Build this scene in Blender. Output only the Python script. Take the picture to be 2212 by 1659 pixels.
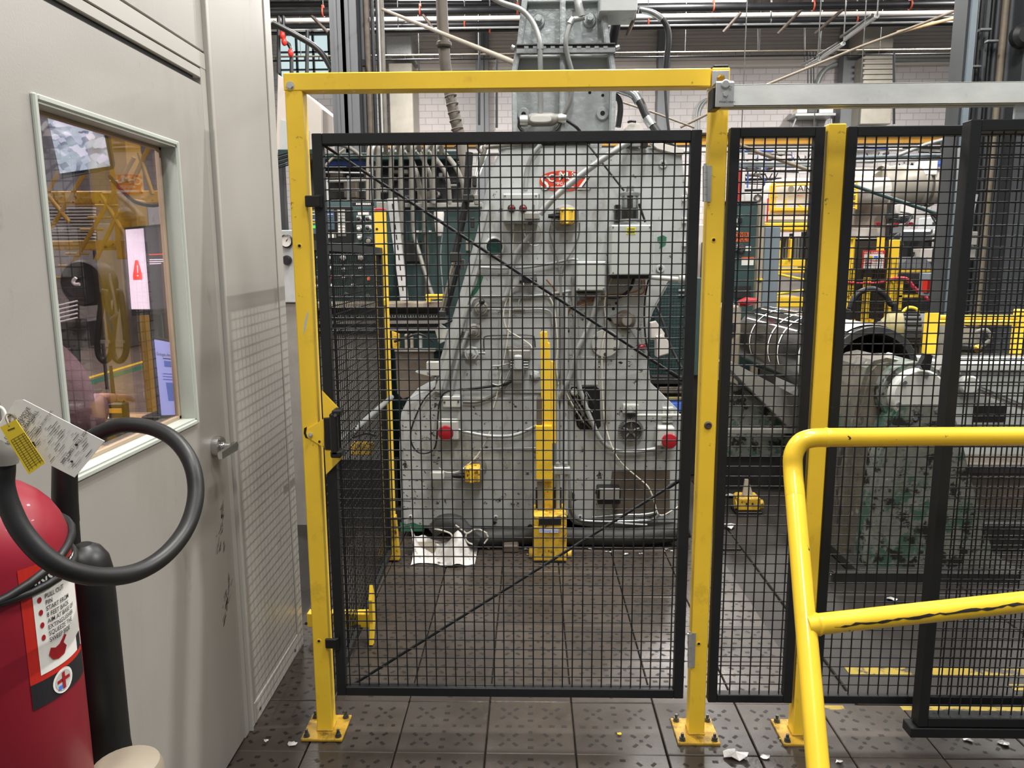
import bpy, bmesh, math, random
from mathutils import Vector, Matrix
random.seed(7)
scene = bpy.context.scene
COL = scene.collection
for o in list(bpy.data.objects):
    bpy.data.objects.remove(o)

# ------------------------------------------------------------------ camera
F = 1630.0                       # focal length in pixels of the 2212 px wide frame
CAM = Vector((0, 0, 1.54))
ROT = (Matrix.Rotation(math.radians(1.42), 3, 'Z') @ Matrix.Rotation(math.radians(90 - 9.2), 3, 'X')
       @ Matrix.Rotation(math.radians(-.3), 3, 'Z'))
cd = bpy.data.cameras.new('camera')
cd.sensor_width = 36
cd.lens = 36 * F / 2212
cd.clip_start = .05
cd.clip_end = 200
cam = bpy.data.objects.new('camera', cd)
cam.matrix_world = Matrix.Translation(CAM) @ ROT.to_4x4()
COL.objects.link(cam)
scene.camera = cam

# ------------------------------------------------------------------ light
vs = scene.view_settings
vs.view_transform = 'Standard'
vs.look = 'None'
vs.gamma = 1
vs.use_curve_mapping = False
vs.exposure = 0.42
w = bpy.data.worlds.new('ambient_fill')  # even ambient fill added through the open sides of the hall
scene.world = w
w.use_nodes = True
w.node_tree.nodes['Background'].inputs[0].default_value = (.93, .96, 1, 1)
w.node_tree.nodes['Background'].inputs[1].default_value = .20


def lamp(loc, sx, sy, power, rot=(0, 0, 0), col=(1, .97, .93)):
    l = bpy.data.lights.new('bay_or_fill_light', 'AREA')
    l.shape = 'RECTANGLE'
    l.size = sx
    l.size_y = sy
    l.energy = power
    l.color = col
    o = bpy.data.objects.new('bay_or_fill_light', l)
    o.location = loc
    o.rotation_euler = rot
    COL.objects.link(o)
    return o


LAMPS = [  # x, y, z, power: rows of high bay fixtures and two added fill lamps
    (0.2, -2.2, 6.6, 150), (-3.0, 0.2, 6.6, 90), (1.6, 0.6, 6.6, 125), (6.0, 0.5, 6.6, 50),  # first entry: fill added behind the camera to light the press front
    (-2.6, 3.1, 6.8, 130), (0.9, 2.9, 6.8, 230),
    (-2.4, 7.6, 6.9, 210), (2.9, 7.9, 6.9, 190), (7.6, 7.6, 6.9, 170), (-7.0, 9.0, 6.9, 420),  # last entry: fill added to brighten the aisle beyond the office glazing
    (-2.6, 13.0, 7.3, 420), (3.0, 13.5, 7.3, 330), (9.0, 13.5, 7.3, 300),
    (-3.0, 19.8, 8.0, 620), (3.5, 19.8, 8.0, 620), (10.0, 19.8, 8.0, 620)]
for x, y, z, p in LAMPS:
    lamp((x, y, z), .45, 1.2, p)
# the nearer high bay to the right whose light throws the fence mesh onto the office wall
lamp((7.0, 3.4, 7.45), .16, .16, 330, rot=(0, math.radians(50), 0))


# ------------------------------------------------------------------ helpers
def ray(px, py):
    return ROT @ Vector(((px - 1106) / F, (829.5 - py) / F, -1))


def P(px, py, Y):
    d = ray(px, py)
    return CAM + d * (Y / d.y)


def PX(px, py, X):
    d = ray(px, py)
    return CAM + d * (X / d.x)


def PZ(px, py, Z=0.0):
    d = ray(px, py)
    return CAM + d * ((Z - CAM.z) / d.z)


def rp(px, Y):
    return px * Y / F


def lin(h):
    if not isinstance(h, str):
        return tuple(h) + ((1,) if len(h) == 3 else ())
    h = h.lstrip('#')
    c = [int(h[i:i + 2], 16) / 255 for i in (0, 2, 4)]
    return tuple((x / 12.92 if x <= .04045 else ((x + .055) / 1.055) ** 2.4) for x in c) + (1,)


MATS = {}


def mat(name, col, rough=.5, metal=0., var=.10, vs=5., bump=0., bs=80., chips=(), spec=.5, coat=0., emit=0., stretch=None, alpha=1., trans=0.):
    """painted / metal surface: tone noise, roughness noise, fine relief; chips = [(colour, amount 0..1, scale, stretch)]"""
    m = bpy.data.materials.new(name)
    m.use_nodes = True
    nt = m.node_tree
    N, L = nt.nodes, nt.links
    b = N['Principled BSDF']
    tc = N.new('ShaderNodeTexCoord')
    src = tc.outputs['Object']
    if stretch:
        mp = N.new('ShaderNodeMapping')
        mp.inputs['Scale'].default_value = stretch
        L.new(src, mp.inputs[0])
        src = mp.outputs[0]
    nz = N.new('ShaderNodeTexNoise')
    nz.inputs['Scale'].default_value = vs
    nz.inputs['Detail'].default_value = 5
    nz.inputs['Roughness'].default_value = .62
    L.new(src, nz.inputs['Vector'])
    c = lin(col)
    lo = tuple(x * (1 - var) for x in c[:3]) + (1,)
    hi = tuple(min(1, x * (1 + var)) for x in c[:3]) + (1,)
    rm = N.new('ShaderNodeValToRGB')
    rm.color_ramp.elements[0].position = .32
    rm.color_ramp.elements[1].position = .68
    rm.color_ramp.elements[0].color = lo
    rm.color_ramp.elements[1].color = hi
    L.new(nz.outputs['Fac'], rm.inputs[0])
    out = rm.outputs[0]
    for i, ch in enumerate(chips):
        cc, amt, sc = ch[:3]
        cn = N.new('ShaderNodeTexNoise')
        cn.inputs['Scale'].default_value = sc
        cn.inputs['Detail'].default_value = 6
        cn.inputs['Roughness'].default_value = .7
        mp = N.new('ShaderNodeMapping')
        mp.inputs['Location'].default_value = (3.1 * i + 1.7, 2.3 * i, 5.9 * i)
        if len(ch) > 3 and ch[3]:
            mp.inputs['Scale'].default_value = ch[3]
        L.new(tc.outputs['Object'], mp.inputs[0])
        L.new(mp.outputs[0], cn.inputs['Vector'])
        r2 = N.new('ShaderNodeValToRGB')
        soft = ch[4] if len(ch) > 4 else .02
        p = .72 - .32 * amt
        r2.color_ramp.elements[0].position = p
        r2.color_ramp.elements[1].position = min(1, p + soft)
        L.new(cn.outputs['Fac'], r2.inputs[0])
        mx = N.new('ShaderNodeMixRGB')
        L.new(r2.outputs[0], mx.inputs[0])
        L.new(out, mx.inputs[1])
        mx.inputs[2].default_value = lin(cc)
        out = mx.outputs[0]
    L.new(out, b.inputs['Base Color'])
    rr = N.new('ShaderNodeMapRange')
    rr.inputs['To Min'].default_value = max(0, rough - .12)
    rr.inputs['To Max'].default_value = min(1, rough + .12)
    L.new(nz.outputs['Fac'], rr.inputs['Value'])
    L.new(rr.outputs[0], b.inputs['Roughness'])
    b.inputs['Metallic'].default_value = metal
    b.inputs['Specular IOR Level'].default_value = spec
    b.inputs['Coat Weight'].default_value = coat
    b.inputs['Alpha'].default_value = alpha
    b.inputs['Transmission Weight'].default_value = trans
    if emit:
        L.new(out, b.inputs['Emission Color'])
        b.inputs['Emission Strength'].default_value = emit
    if bump:
        bn = N.new('ShaderNodeTexNoise')
        bn.inputs['Scale'].default_value = bs
        bn.inputs['Detail'].default_value = 3
        L.new(src, bn.inputs['Vector'])
        bp = N.new('ShaderNodeBump')
        bp.inputs['Strength'].default_value = bump
        bp.inputs['Distance'].default_value = .004
        L.new(bn.outputs['Fac'], bp.inputs['Height'])
        L.new(bp.outputs[0], b.inputs['Normal'])
    MATS[name] = m
    return m


def glass(name, col, alpha_mix=.85, rough=.02):
    """thin pane: mostly see-through with a glossy layer"""
    m = bpy.data.materials.new(name)
    m.use_nodes = True
    N, L = m.node_tree.nodes, m.node_tree.links
    N.remove(N['Principled BSDF'])
    t = N.new('ShaderNodeBsdfTransparent')
    t.inputs[0].default_value = lin(col)
    g = N.new('ShaderNodeBsdfGlossy')
    g.inputs['Roughness'].default_value = rough
    g.inputs[0].default_value = (1, 1, 1, 1)
    fr = N.new('ShaderNodeFresnel')
    fr.inputs[0].default_value = 1.45
    mu = N.new('ShaderNodeMath')
    mu.operation = 'MULTIPLY'
    mu.inputs[1].default_value = alpha_mix
    L.new(fr.outputs[0], mu.inputs[0])
    mx = N.new('ShaderNodeMixShader')
    L.new(mu.outputs[0], mx.inputs[0])
    L.new(t.outputs[0], mx.inputs[1])
    L.new(g.outputs[0], mx.inputs[2])
    L.new(mx.outputs[0], N['Material Output'].inputs[0])
    MATS[name] = m
    return m


BASE = {}          # object name -> world position of the thing it belongs to


class K:
    """collects shapes in world coordinates; .o() links them as one mesh object"""

    def __init__(s):
        s.v, s.f, s.m, s.s = [], [], [], []

    def add(s, vs_, fs_, smooth=False, mi=0):
        n = len(s.v)
        s.v += [Vector(v) for v in vs_]
        for f in fs_:
            s.f.append([i + n for i in f])
            s.m.append(mi)
            s.s.append(smooth)
        return s

    def box(s, x0, x1, y0, y1, z0, z1, b=0., mi=0, rot=None):
        x0, x1 = min(x0, x1), max(x0, x1)
        y0, y1 = min(y0, y1), max(y0, y1)
        z0, z1 = min(z0, z1), max(z0, z1)
        b = min(b, .3 * (x1 - x0), .3 * (y1 - y0), .3 * (z1 - z0))
        n0 = len(s.v)
        if b <= 0:
            vs_ = [(x, y, z) for z in (z0, z1) for y in (y0, y1) for x in (x0, x1)]
            s.add(vs_, [(0, 2, 3, 1), (4, 5, 7, 6), (0, 1, 5, 4), (2, 6, 7, 3), (0, 4, 6, 2), (1, 3, 7, 5)], mi=mi)
        else:
            vs_, idx = [], {}
            for cx in (0, 1):
                for cy in (0, 1):
                    for cz in (0, 1):
                        X, Y, Z = (x0, x1)[cx], (y0, y1)[cy], (z0, z1)[cz]
                        dx, dy, dz = b * (1 - 2 * cx), b * (1 - 2 * cy), b * (1 - 2 * cz)
                        idx[cx, cy, cz] = len(vs_)
                        vs_ += [(X, Y + dy, Z + dz), (X + dx, Y, Z + dz), (X + dx, Y + dy, Z)]
            q = idx
            fs_ = []
            for c in (0, 1):
                fs_.append([q[c, 0, 0], q[c, 1, 0], q[c, 1, 1], q[c, 0, 1]])
                fs_.append([q[0, c, 0] + 1, q[1, c, 0] + 1, q[1, c, 1] + 1, q[0, c, 1] + 1])
                fs_.append([q[0, 0, c] + 2, q[1, 0, c] + 2, q[1, 1, c] + 2, q[0, 1, c] + 2])
            for a in (0, 1):
                for d in (0, 1):
                    fs_.append([q[a, d, 0], q[a, d, 1], q[a, d, 1] + 1, q[a, d, 0] + 1])
                    fs_.append([q[a, 0, d], q[a, 1, d], q[a, 1, d] + 2, q[a, 0, d] + 2])
                    fs_.append([q[0, a, d] + 1, q[1, a, d] + 1, q[1, a, d] + 2, q[0, a, d] + 2])
            for k in q.values():
                fs_.append([k, k + 1, k + 2])
            ctr = Vector(((x0 + x1) / 2, (y0 + y1) / 2, (z0 + z1) / 2))
            fx = []
            for f in fs_:
                pts = [Vector(vs_[i]) for i in f]
                nrm = (pts[1] - pts[0]).cross(pts[2] - pts[0])
                fc = sum(pts, Vector()) / len(pts)
                fx.append(f if nrm.dot(fc - ctr) > 0 else f[::-1])
            s.add(vs_, fx, mi=mi)
        if rot:
            c, M_ = rot
            for i in range(n0, len(s.v)):
                s.v[i] = M_ @ (s.v[i] - Vector(c)) + Vector(c)
        return s

    def pb(s, a, b_, c, d, Y, t, b=0., mi=0):
        """box whose front face covers the pixel rectangle a,b_..c,d at depth Y, t deep"""
        my, mx = (b_ + d) / 2, (a + c) / 2
        x0, x1 = P(a, my, Y).x, P(c, my, Y).x
        z1, z0 = P(mx, b_, Y).z, P(mx, d, Y).z
        return s.box(x0, x1, Y, Y + t, z0, z1, b, mi)

    def cyl(s, a, b_, r, r2=None, n=16, mi=0, caps=True, smooth=True):
        a, b_ = Vector(a), Vector(b_)
        r2 = r if r2 is None else r2
        d = (b_ - a).normalized()
        u = d.orthogonal().normalized()
        w_ = d.cross(u)
        vs_ = []
        for k in range(n):
            t = 2 * math.pi * k / n
            e = u * math.cos(t) + w_ * math.sin(t)
            vs_ += [a + e * r, b_ + e * r2]
        s.add(vs_, [(2 * k, 2 * ((k + 1) % n), 2 * ((k + 1) % n) + 1, 2 * k + 1) for k in range(n)], smooth, mi)
        if caps:
            s.add(vs_[1::2], [list(range(n))], False, mi)
            s.add(vs_[0::2], [list(range(n))[::-1]], False, mi)
        return s

    def tube(s, pts, r, n=8, res=5, mi=0, caps=True, closed=False):
        """smooth tube through pts (Catmull-Rom); r a number or one per point"""
        pts = [Vector(p) for p in pts]
        rs = list(r) if isinstance(r, (list, tuple)) else [r] * len(pts)
        m = len(pts)
        C, RR = [], []
        if res <= 1 or m < 3:
            C, RR = pts, rs
        else:
            rng = range(m if closed else m - 1)
            for i in rng:
                p1, p2 = pts[i], pts[(i + 1) % m]
                p0 = pts[i - 1] if (i > 0 or closed) else p1 * 2 - p2
                p3 = pts[(i + 2) % m] if (i + 2 < m or closed) else p2 * 2 - p1
                for k in range(res):
                    t = k / res
                    C.append(.5 * (2 * p1 + (p2 - p0) * t + (2 * p0 - 5 * p1 + 4 * p2 - p3) * t * t + (3 * p1 - p0 - 3 * p2 + p3) * t ** 3))
                    RR.append(rs[i] * (1 - t) + rs[(i + 1) % m] * t)
            if not closed:
                C.append(pts[-1])
                RR.append(rs[-1])
        q = len(C)
        u = None
        vs_ = []
        for i in range(q):
            if closed:
                d = C[(i + 1) % q] - C[i - 1]
            else:
                d = C[min(i + 1, q - 1)] - C[max(i - 1, 0)]
            if d.length < 1e-9:
                d = Vector((0, 0, 1))
            d.normalize()
            u = d.orthogonal() if u is None else u - d * u.dot(d)
            if u.length < 1e-6:
                u = d.orthogonal()
            u.normalize()
            w_ = d.cross(u)
            for k in range(n):
                t = 2 * math.pi * k / n
                vs_.append(C[i] + (u * math.cos(t) + w_ * math.sin(t)) * RR[i])
        fs_ = []
        for i in range(q if closed else q - 1):
            j = (i + 1) % q
            for k in range(n):
                l = (k + 1) % n
                fs_.append((i * n + k, i * n + l, j * n + l, j * n + k))
        s.add(vs_, fs_, True, mi)
        if caps and not closed:
            s.add(vs_[:n], [list(range(n))[::-1]], False, mi)
            s.add(vs_[-n:], [list(range(n))], False, mi)
        return s

    def ptube(s, px, r, n=8, res=5, mi=0):
        """tube through (pixel x, pixel y, depth Y) points"""
        return s.tube([P(*p) for p in px], r, n, res, mi)

    def prism(s, poly, vec, b=0., mi=0, seg=2):
        """closed polygon of 3-D points extruded by vec, outer edges optionally bevelled"""
        poly = [Vector(p) for p in poly]
        vec = Vector(vec)
        n = len(poly)
        nr = Vector()
        for i in range(n):
            nr += poly[i].cross(poly[(i + 1) % n])
        if nr.dot(vec) > 0:
            poly = poly[::-1]
        vs_ = poly + [p + vec for p in poly]
        fs_ = [list(range(n)), [i + n for i in range(n)][::-1]] + [(i, i + n, (i + 1) % n + n, (i + 1) % n) for i in range(n)]
        if b > 0:
            bm = bmesh.new()
            bv = [bm.verts.new(v) for v in vs_]
            for f in fs_:
                bm.faces.new([bv[i] for i in f])
            bm.normal_update()
            front = set(bv[:n])
            bmesh.ops.bevel(bm, geom=[e for e in bm.edges if all(v in front for v in e.verts)], offset=b, segments=seg, affect='EDGES', clamp_overlap=True)
            bm.verts.index_update()
            vs_ = [v.co.copy() for v in bm.verts]
            fs_ = [[v.index for v in f.verts] for f in bm.faces]
            bm.free()
        return s.add(vs_, fs_, False, mi)

    def pp(s, px, Y, t, b=0., mi=0):
        """pixel polygon at depth Y extruded t backwards (away from the camera)"""
        return s.prism([P(x, y, Y) for x, y in px], (0, t, 0), b, mi)

    def lathe(s, prof, o, ax=(0, 0, 1), n=24, mi=0, caps=True, smooth=True):
        """profile [(radius, height)] turned about the axis ax through o"""
        o, d = Vector(o), Vector(ax).normalized()
        u = d.orthogonal().normalized()
        w_ = d.cross(u)
        # split the profile where it turns sharply so that rims stay crisp
        runs, cur = [], [prof[0]]
        for a, b in zip(prof, prof[1:]):
            if len(cur) > 1:
                d0 = Vector((a[0] - cur[-2][0], a[1] - cur[-2][1]))
                d1 = Vector((b[0] - a[0], b[1] - a[1]))
                if d0.length > 1e-9 and d1.length > 1e-9 and d0.angle(d1) > .62:
                    runs.append(cur)
                    cur = [a]
            cur.append(b)
        runs.append(cur)

        def rg(r, h):
            return [o + d * h + (u * math.cos(2 * math.pi * k / n) + w_ * math.sin(2 * math.pi * k / n)) * r for k in range(n)]
        for run_ in runs:
            vs_ = [v for r, h in run_ for v in rg(r, h)]
            fs_ = []
            for i in range(len(run_) - 1):
                for k in range(n):
                    l = (k + 1) % n
                    fs_.append((i * n + k, i * n + l, (i + 1) * n + l, (i + 1) * n + k))
            s.add(vs_, fs_, smooth, mi)
        if caps:
            s.add(rg(*prof[0]), [list(range(n))[::-1]], False, mi)
            s.add(rg(*prof[-1]), [list(range(n))], False, mi)
        return s

    def ball(s, c, r, sc=(1, 1, 1), n=14, mi=0):
        c = Vector(c)
        prof = [(math.sin(math.pi * i / 8), -math.cos(math.pi * i / 8)) for i in range(9)]
        vs_, fs_ = [], []
        for a, h in prof:
            for k in range(n):
                t = 2 * math.pi * k / n
                vs_.append(c + Vector((a * math.cos(t) * sc[0], a * math.sin(t) * sc[1], h * sc[2])) * r)
        for i in range(8):
            for k in range(n):
                l = (k + 1) % n
                fs_.append((i * n + k, i * n + l, (i + 1) * n + l, (i + 1) * n + k))
        return s.add(vs_, fs_, True, mi)

    def quad(s, a, b_, c, d, mi=0):
        return s.add([a, b_, c, d], [(0, 1, 2, 3)], False, mi)

    def ring(s, c, d, r, t, n=24, mi=0):
        """torus about the axis d"""
        d = Vector(d).normalized()
        u = d.orthogonal().normalized()
        w_ = d.cross(u)
        pts = [Vector(c) + (u * math.cos(2 * math.pi * k / n) + w_ * math.sin(2 * math.pi * k / n)) * r for k in range(n)]
        return s.tube(pts, t, 8, 1, mi, closed=True)

    def hexn(s, c, d, r, h, mi=0):
        return s.cyl(Vector(c), Vector(c) + Vector(d).normalized() * h, r, n=6, mi=mi, smooth=False)

    def mesh(s, name, base):
        me = bpy.data.meshes.new(name)
        b = Vector(base)
        me.from_pydata([v - b for v in s.v], [], s.f)
        me.polygons.foreach_set('use_smooth', s.s)
        me.polygons.foreach_set('material_index', s.m)
        me.update()
        return me

    def o(s, name, m, parent=None, label=None, cat=None, group=None, kind=None, base=None):
        if base is None:
            if parent is not None:
                base = BASE[parent.name]
            else:
                xs, ys, zs = [v.x for v in s.v], [v.y for v in s.v], [v.z for v in s.v]
                base = Vector(((min(xs) + max(xs)) / 2, (min(ys) + max(ys)) / 2, min(zs)))
        me = s.mesh(name, base)
        for mm in (m if isinstance(m, (list, tuple)) else [m]):
            me.materials.append(MATS[mm])
        ob = bpy.data.objects.new(name, me)
        COL.objects.link(ob)
        BASE[ob.name] = Vector(base)
        if parent is not None:
            ob.parent = parent
        else:
            ob.location = base
        return tag(ob, label, cat, group, kind)


def tag(o, label=None, cat=None, group=None, kind=None):
    for k, v in (('label', label), ('category', cat), ('group', group), ('kind', kind)):
        if v:
            o[k] = v
    return o


def thing(name, loc, label, cat, group=None, kind=None):
    e = bpy.data.objects.new(name, None)
    e.empty_display_size = .1
    e.location = loc
    COL.objects.link(e)
    BASE[e.name] = Vector(loc)
    return tag(e, label, cat, group, kind)


def text(name, body, o, xd, yd, h, m, parent=None, align='LEFT', bold=0., squeeze=1., wrap=None, **kw):
    """flat lettering: o anchor point, xd reading direction, yd up, h cap height"""
    c = bpy.data.curves.new('lettering', 'FONT')
    c.body = body
    c.size = 1
    c.align_x = align
    c.offset = bold
    c.resolution_u = 3
    t = bpy.data.objects.new('lettering', c)
    COL.objects.link(t)
    me = bpy.data.meshes.new_from_object(t.evaluated_get(bpy.context.evaluated_depsgraph_get()))
    bpy.data.objects.remove(t)
    bpy.data.curves.remove(c)
    xd, yd = Vector(xd).normalized(), Vector(yd).normalized()
    k = K()
    sc = h / .69
    wrap = wrap or (lambda a, b: Vector(o) + xd * a + yd * b)
    k.add([wrap(v.co.x * sc * squeeze, v.co.y * sc) for v in me.vertices], [list(p.vertices) for p in me.polygons])
    bpy.data.meshes.remove(me)
    return k.o(name, m, parent, **kw)


G = 2.265      # front plane of the safety fence
MY = 4.05      # front face of the press
NY = Vector((0, -1, 0))

# ------------------------------------------------------------------ materials
GRIME = ('#3a3428', .18, 3.2, (1, 1, .5), .25)
mat('yellow', '#fad03a', .42, var=.05, vs=4, chips=[('#c29f30', .40, 7, None, .25), ('#6a5824', .22, 24, None, .06)], coat=.15)
mat('yellow_pipe', '#f0c832', .32, var=.07, vs=3, chips=[('#8f7a28', .12, 7, None, .2), ('#2c2a26', .13, 26, None, .012)], coat=.35)
mat('yellow_dirty', '#dbb238', .5, var=.15, vs=8, chips=[('#8a6c24', .75, 12, None, .2), ('#29241c', .46, 24, None, .06)])
mat('yellow_base', '#c49c30', .5, var=.2, vs=12, chips=[('#4a3c20', .75, 14, None, .2), ('#d8d0b0', .12, 40, None, .05)])
mat('orange_beam', '#d39a35', .55, var=.12, vs=2)
mat('black_powder', '#1d1f21', .5, var=.12, vs=5, bump=.12, bs=260, chips=[('#3c3f41', .05, 30, None, .1)], spec=.4)
mat('black_wire', '#1c1d1f', .42, var=.08, vs=30)
mat('black_plastic', '#161719', .42, var=.1, vs=20)
mat('black_rubber', '#1a1b1c', .45, var=.15, vs=18, bump=.05, bs=120)
mat('black_pipe', '#1b1c1f', .4, var=.25, vs=3)
mat('galvanised', '#e6eae6', .42, metal=.12, var=.14, vs=9, chips=[('#e6eae4', .45, 16, None, .2), ('#a9b0b0', .28, 11, None, .15)], stretch=(.5, 1, 1))
mat('zinc', '#c9cbca', .36, metal=.7, var=.1, vs=20)
mat('steel', '#a9acad', .3, metal=.85, var=.12, vs=14)
mat('steel_dark', '#5c5d5c', .4, metal=.7, var=.2, vs=14)
mat('chrome', '#d3d3d2', .12, metal=1, var=.04)
mat('brass', '#b98f3c', .35, metal=.8)
mat('office_panel', '#9e9a94', .42, var=.035, vs=1.6, bump=.05, bs=190, chips=[('#8f8c84', .42, 2.0, (1, 1, .3), .3), ('#7c776b', .30, 6, (1, 1, .4), .15)])
mat('office_trim', '#aaa7a0', .38, var=.03, vs=3)
mat('office_jamb', '#b3b9b0', .45, var=.03)
mat('dark_gap', '#0e0e0f', .7)
mat('tan_frame', '#a9967f', .5, var=.1, vs=8)
mat('press_grey', '#b3b7b7', .42, var=.05, vs=3.5, bump=.10, bs=46, chips=[('#90938f', .55, 4, None, .25), ('#77736a', .40, 7, (1, 1, .35), .16), ('#3c3831', .26, 24, None, .05)])
mat('press_lower', '#aeb2b0', .42, var=.06, vs=3.5, bump=.10, bs=46, chips=[('#8d8e88', .6, 4, None, .25), ('#6f685b', .50, 6, (1, 1, .35), .18), ('#322e28', .36, 20, None, .04)])
mat('cast_silver', '#a9afb0', .34, metal=.25, var=.07, vs=6, bump=.75, bs=26)
mat('press_pale', '#bfc1bc', .5, var=.05, vs=6)
mat('box_grey', '#b4b9b6', .4, var=.04, vs=5)
mat('conduit', '#a2a5a4', .4, metal=.25, var=.08, vs=12)
mat('conduit_dirty', '#75726a', .5, metal=.1, var=.16, vs=14)
mat('cable_grey', '#7e807e', .5)
mat('cable_white', '#d6d3c4', .5)
mat('copper', '#a3663c', .35, metal=.6)
mat('hole', '#0b0b0b', .8)
mat('green_paint', '#2f6b4d', .5, var=.12)
mat('teal_cabinet', '#364c4c', .45, var=.08, vs=4, chips=[('#253c3b', .2, 6, None, .3)])
mat('teal_dark', '#1f3836', .5, var=.12, vs=4)
mat('white_label', '#e9e7e1', .5, var=.02)
mat('ink', '#1d1d22', .6)
mat('grey_ink', '#77766f', .6)
mat('red_plastic', '#a01c26', .35)
mat('red_lens', '#7a1420', .15, coat=.6)
mat('red_logo', '#c8402c', .4, var=.06)
mat('red_tank', '#8c1a2c', .42, var=.07, vs=6, chips=[('#8c3a44', .22, 9, None, .3), ('#d99a9a', .05, 30, None, .02)], coat=.08)
mat('red_paint', '#c02b22', .4)
mat('hanger_red', '#a8442e', .5)
mat('dark_rust', '#3f352d', .6, var=.2, vs=6)
mat('old_rod', '#857a69', .55, var=.15, vs=6)
mat('hose_brown', '#554d44', .55, var=.2, vs=9)
mat('white_paint', '#d3cfc9', .5, var=.04)
mat('bead_white', '#efece8', .45, var=.02)
mat('tan_plastic', '#978d7c', .55, var=.06, bump=.1, bs=120)
mat('stair_yellow', '#b8942f', .5, var=.12, vs=3)
mat('wood_desk', '#d3ad7d', .45, var=.1, vs=7, stretch=(1, 6, 1))
mat('pale_duct', '#a8a296', .42, metal=.2, var=.08, vs=3, chips=[('#94908a', .22, 4, None, .3)])
mat('column_grey', '#6c6e71', .5, var=.10, vs=2.2, stretch=(3, 3, .5), chips=[('#4f4f50', .26, 3, (2, 2, .3), .3)])
mat('column_dark', '#3c3f42', .5, var=.16, vs=2.2, stretch=(3, 3, .5))
mat('deck', '#8f8c88', .6, var=.14, vs=.8)
mat('siding', '#c9c1b9', .6, var=.08, vs=.5)
mat('green_cast', '#6f726b', .55, var=.2, vs=5, bump=.35, bs=40, chips=[('#39584a', .64, 6, None, .06), ('#5c5c50', .55, 9, None, .15), ('#1c1a16', .62, 13, None, .06), ('#9a9a90', .25, 17, None, .04)])
mat('brown_cast', '#5d584e', .6, var=.3, vs=7, bump=.5, bs=30, chips=[('#35503f', .5, 5, None, .12), ('#8a887e', .35, 14, (1, 1, .4), .06), ('#201d19', .55, 11, (1, 1, .4), .1)])
mat('roll_steel', '#6f7376', .18, metal=1, var=.10, vs=3)
mat('dark_machine', '#232322', .55, var=.3, vs=6)
mat('mid_machine', '#8b8983', .5, var=.14, vs=6, chips=[('#55524b', .3, 7, None, .3)])
mat('rust_brown', '#5d5348', .55, var=.25, vs=10, chips=[('#3a3028', .4, 9, None, .3), ('#857c6c', .12, 20, None, .1)])
mat('orange_sign', '#d4602a', .5)
mat('motor_tan', '#8d8355', .5, var=.12)
mat('motor_grey', '#5b5f61', .45, var=.1)
mat('foil', '#e8e7e6', .3, metal=.5, var=.12, vs=30)
mat('rag_white', '#d3d0cc', .7, var=.08, vs=10, chips=[('#7a7672', .7, 9, None, .25), ('#3a3632', .42, 16, None, .1)])
mat('hose_mesh', '#2a2a28', .6, var=.45, vs=140)
mat('pink_ribbon', '#e2475a', .5)
mat('tape_yellow', '#d8cf3a', .5)
mat('sweater', '#a5868c', .85, var=.10, vs=40, bump=.4, bs=300)
mat('skin', '#c79a80', .5)
mat('hair', '#3b2c22', .6, var=.2, vs=60)
mat('jeans', '#35415c', .8, var=.1, vs=50)
mat('blue_wire', '#3a59a8', .5)
mat('carton_yellow', '#e0c069', .5)
mat('amber', '#b98a2c', .3)
glass('clear_pane', '#eef0f0', .9)
glass('office_glass', '#ece8ea', .32)
glass('sight_glass', '#c8dcd8', .9)
mat('sight_pale', '#93a8a5', .4)
glass('vinyl', '#e8e8ea', 1.0, .12)


def lampmat(name, col, k):
    m = bpy.data.materials.new(name)
    m.use_nodes = True
    b = m.node_tree.nodes['Principled BSDF']
    b.inputs['Base Color'].default_value = lin(col)
    b.inputs['Emission Color'].default_value = lin(col)
    b.inputs['Emission Strength'].default_value = k
    MATS[name] = m


lampmat('tube_glow', '#ffffff', 2.2)
lampmat('day_glass', '#cfe6e8', .62)
lampmat('screen_white', '#dccfe0', .62)
lampmat('screen_dark', '#35343c', .4)
lampmat('screen_blue', '#8f98d6', .5)
lampmat('screen_red', '#e04438', .7)
lampmat('screen_navy', '#3f5ca8', .5)
lampmat('screen_black', '#141418', .3)
lampmat('green_glow', '#38c84a', 1.)
lampmat('amber_glow', '#ff6a30', 1.6)
lampmat('lcd', '#3c4a54', .5)


def floor_material():
    m = mat('floor_plate', '#433c36', .36, metal=.0, var=.22, vs=7, bump=.10, bs=120,
            chips=[('#30261f', .5, 1.6, None, .3), ('#6a635c', .34, 5, None, .25)], spec=.45)
    N, L = m.node_tree.nodes, m.node_tree.links
    b = N['Principled BSDF']
    src = b.inputs['Base Color'].links[0].from_socket
    oi = N.new('ShaderNodeObjectInfo')
    mr = N.new('ShaderNodeMapRange')
    mr.inputs['To Min'].default_value = .78
    mr.inputs['To Max'].default_value = 1.18
    L.new(oi.outputs['Random'], mr.inputs[0])
    mx = N.new('ShaderNodeVectorMath')
    mx.operation = 'SCALE'
    L.new(src, mx.inputs[0])
    L.new(mr.outputs[0], mx.inputs['Scale'])
    L.new(mx.outputs[0], b.inputs['Base Color'])
    # oily film: broad patches of low roughness over the whole floor
    ge = N.new('ShaderNodeNewGeometry')
    nz = N.new('ShaderNodeTexNoise')
    nz.inputs['Scale'].default_value = 2.3
    nz.inputs['Detail'].default_value = 4
    L.new(ge.outputs['Position'], nz.inputs['Vector'])
    r2 = N.new('ShaderNodeMapRange')
    r2.inputs['From Min'].default_value = .35
    r2.inputs['From Max'].default_value = .65
    r2.inputs['To Min'].default_value = .26
    r2.inputs['To Max'].default_value = .52
    L.new(nz.outputs['Fac'], r2.inputs[0])
    L.new(r2.outputs[0], b.inputs['Roughness'])


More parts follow.
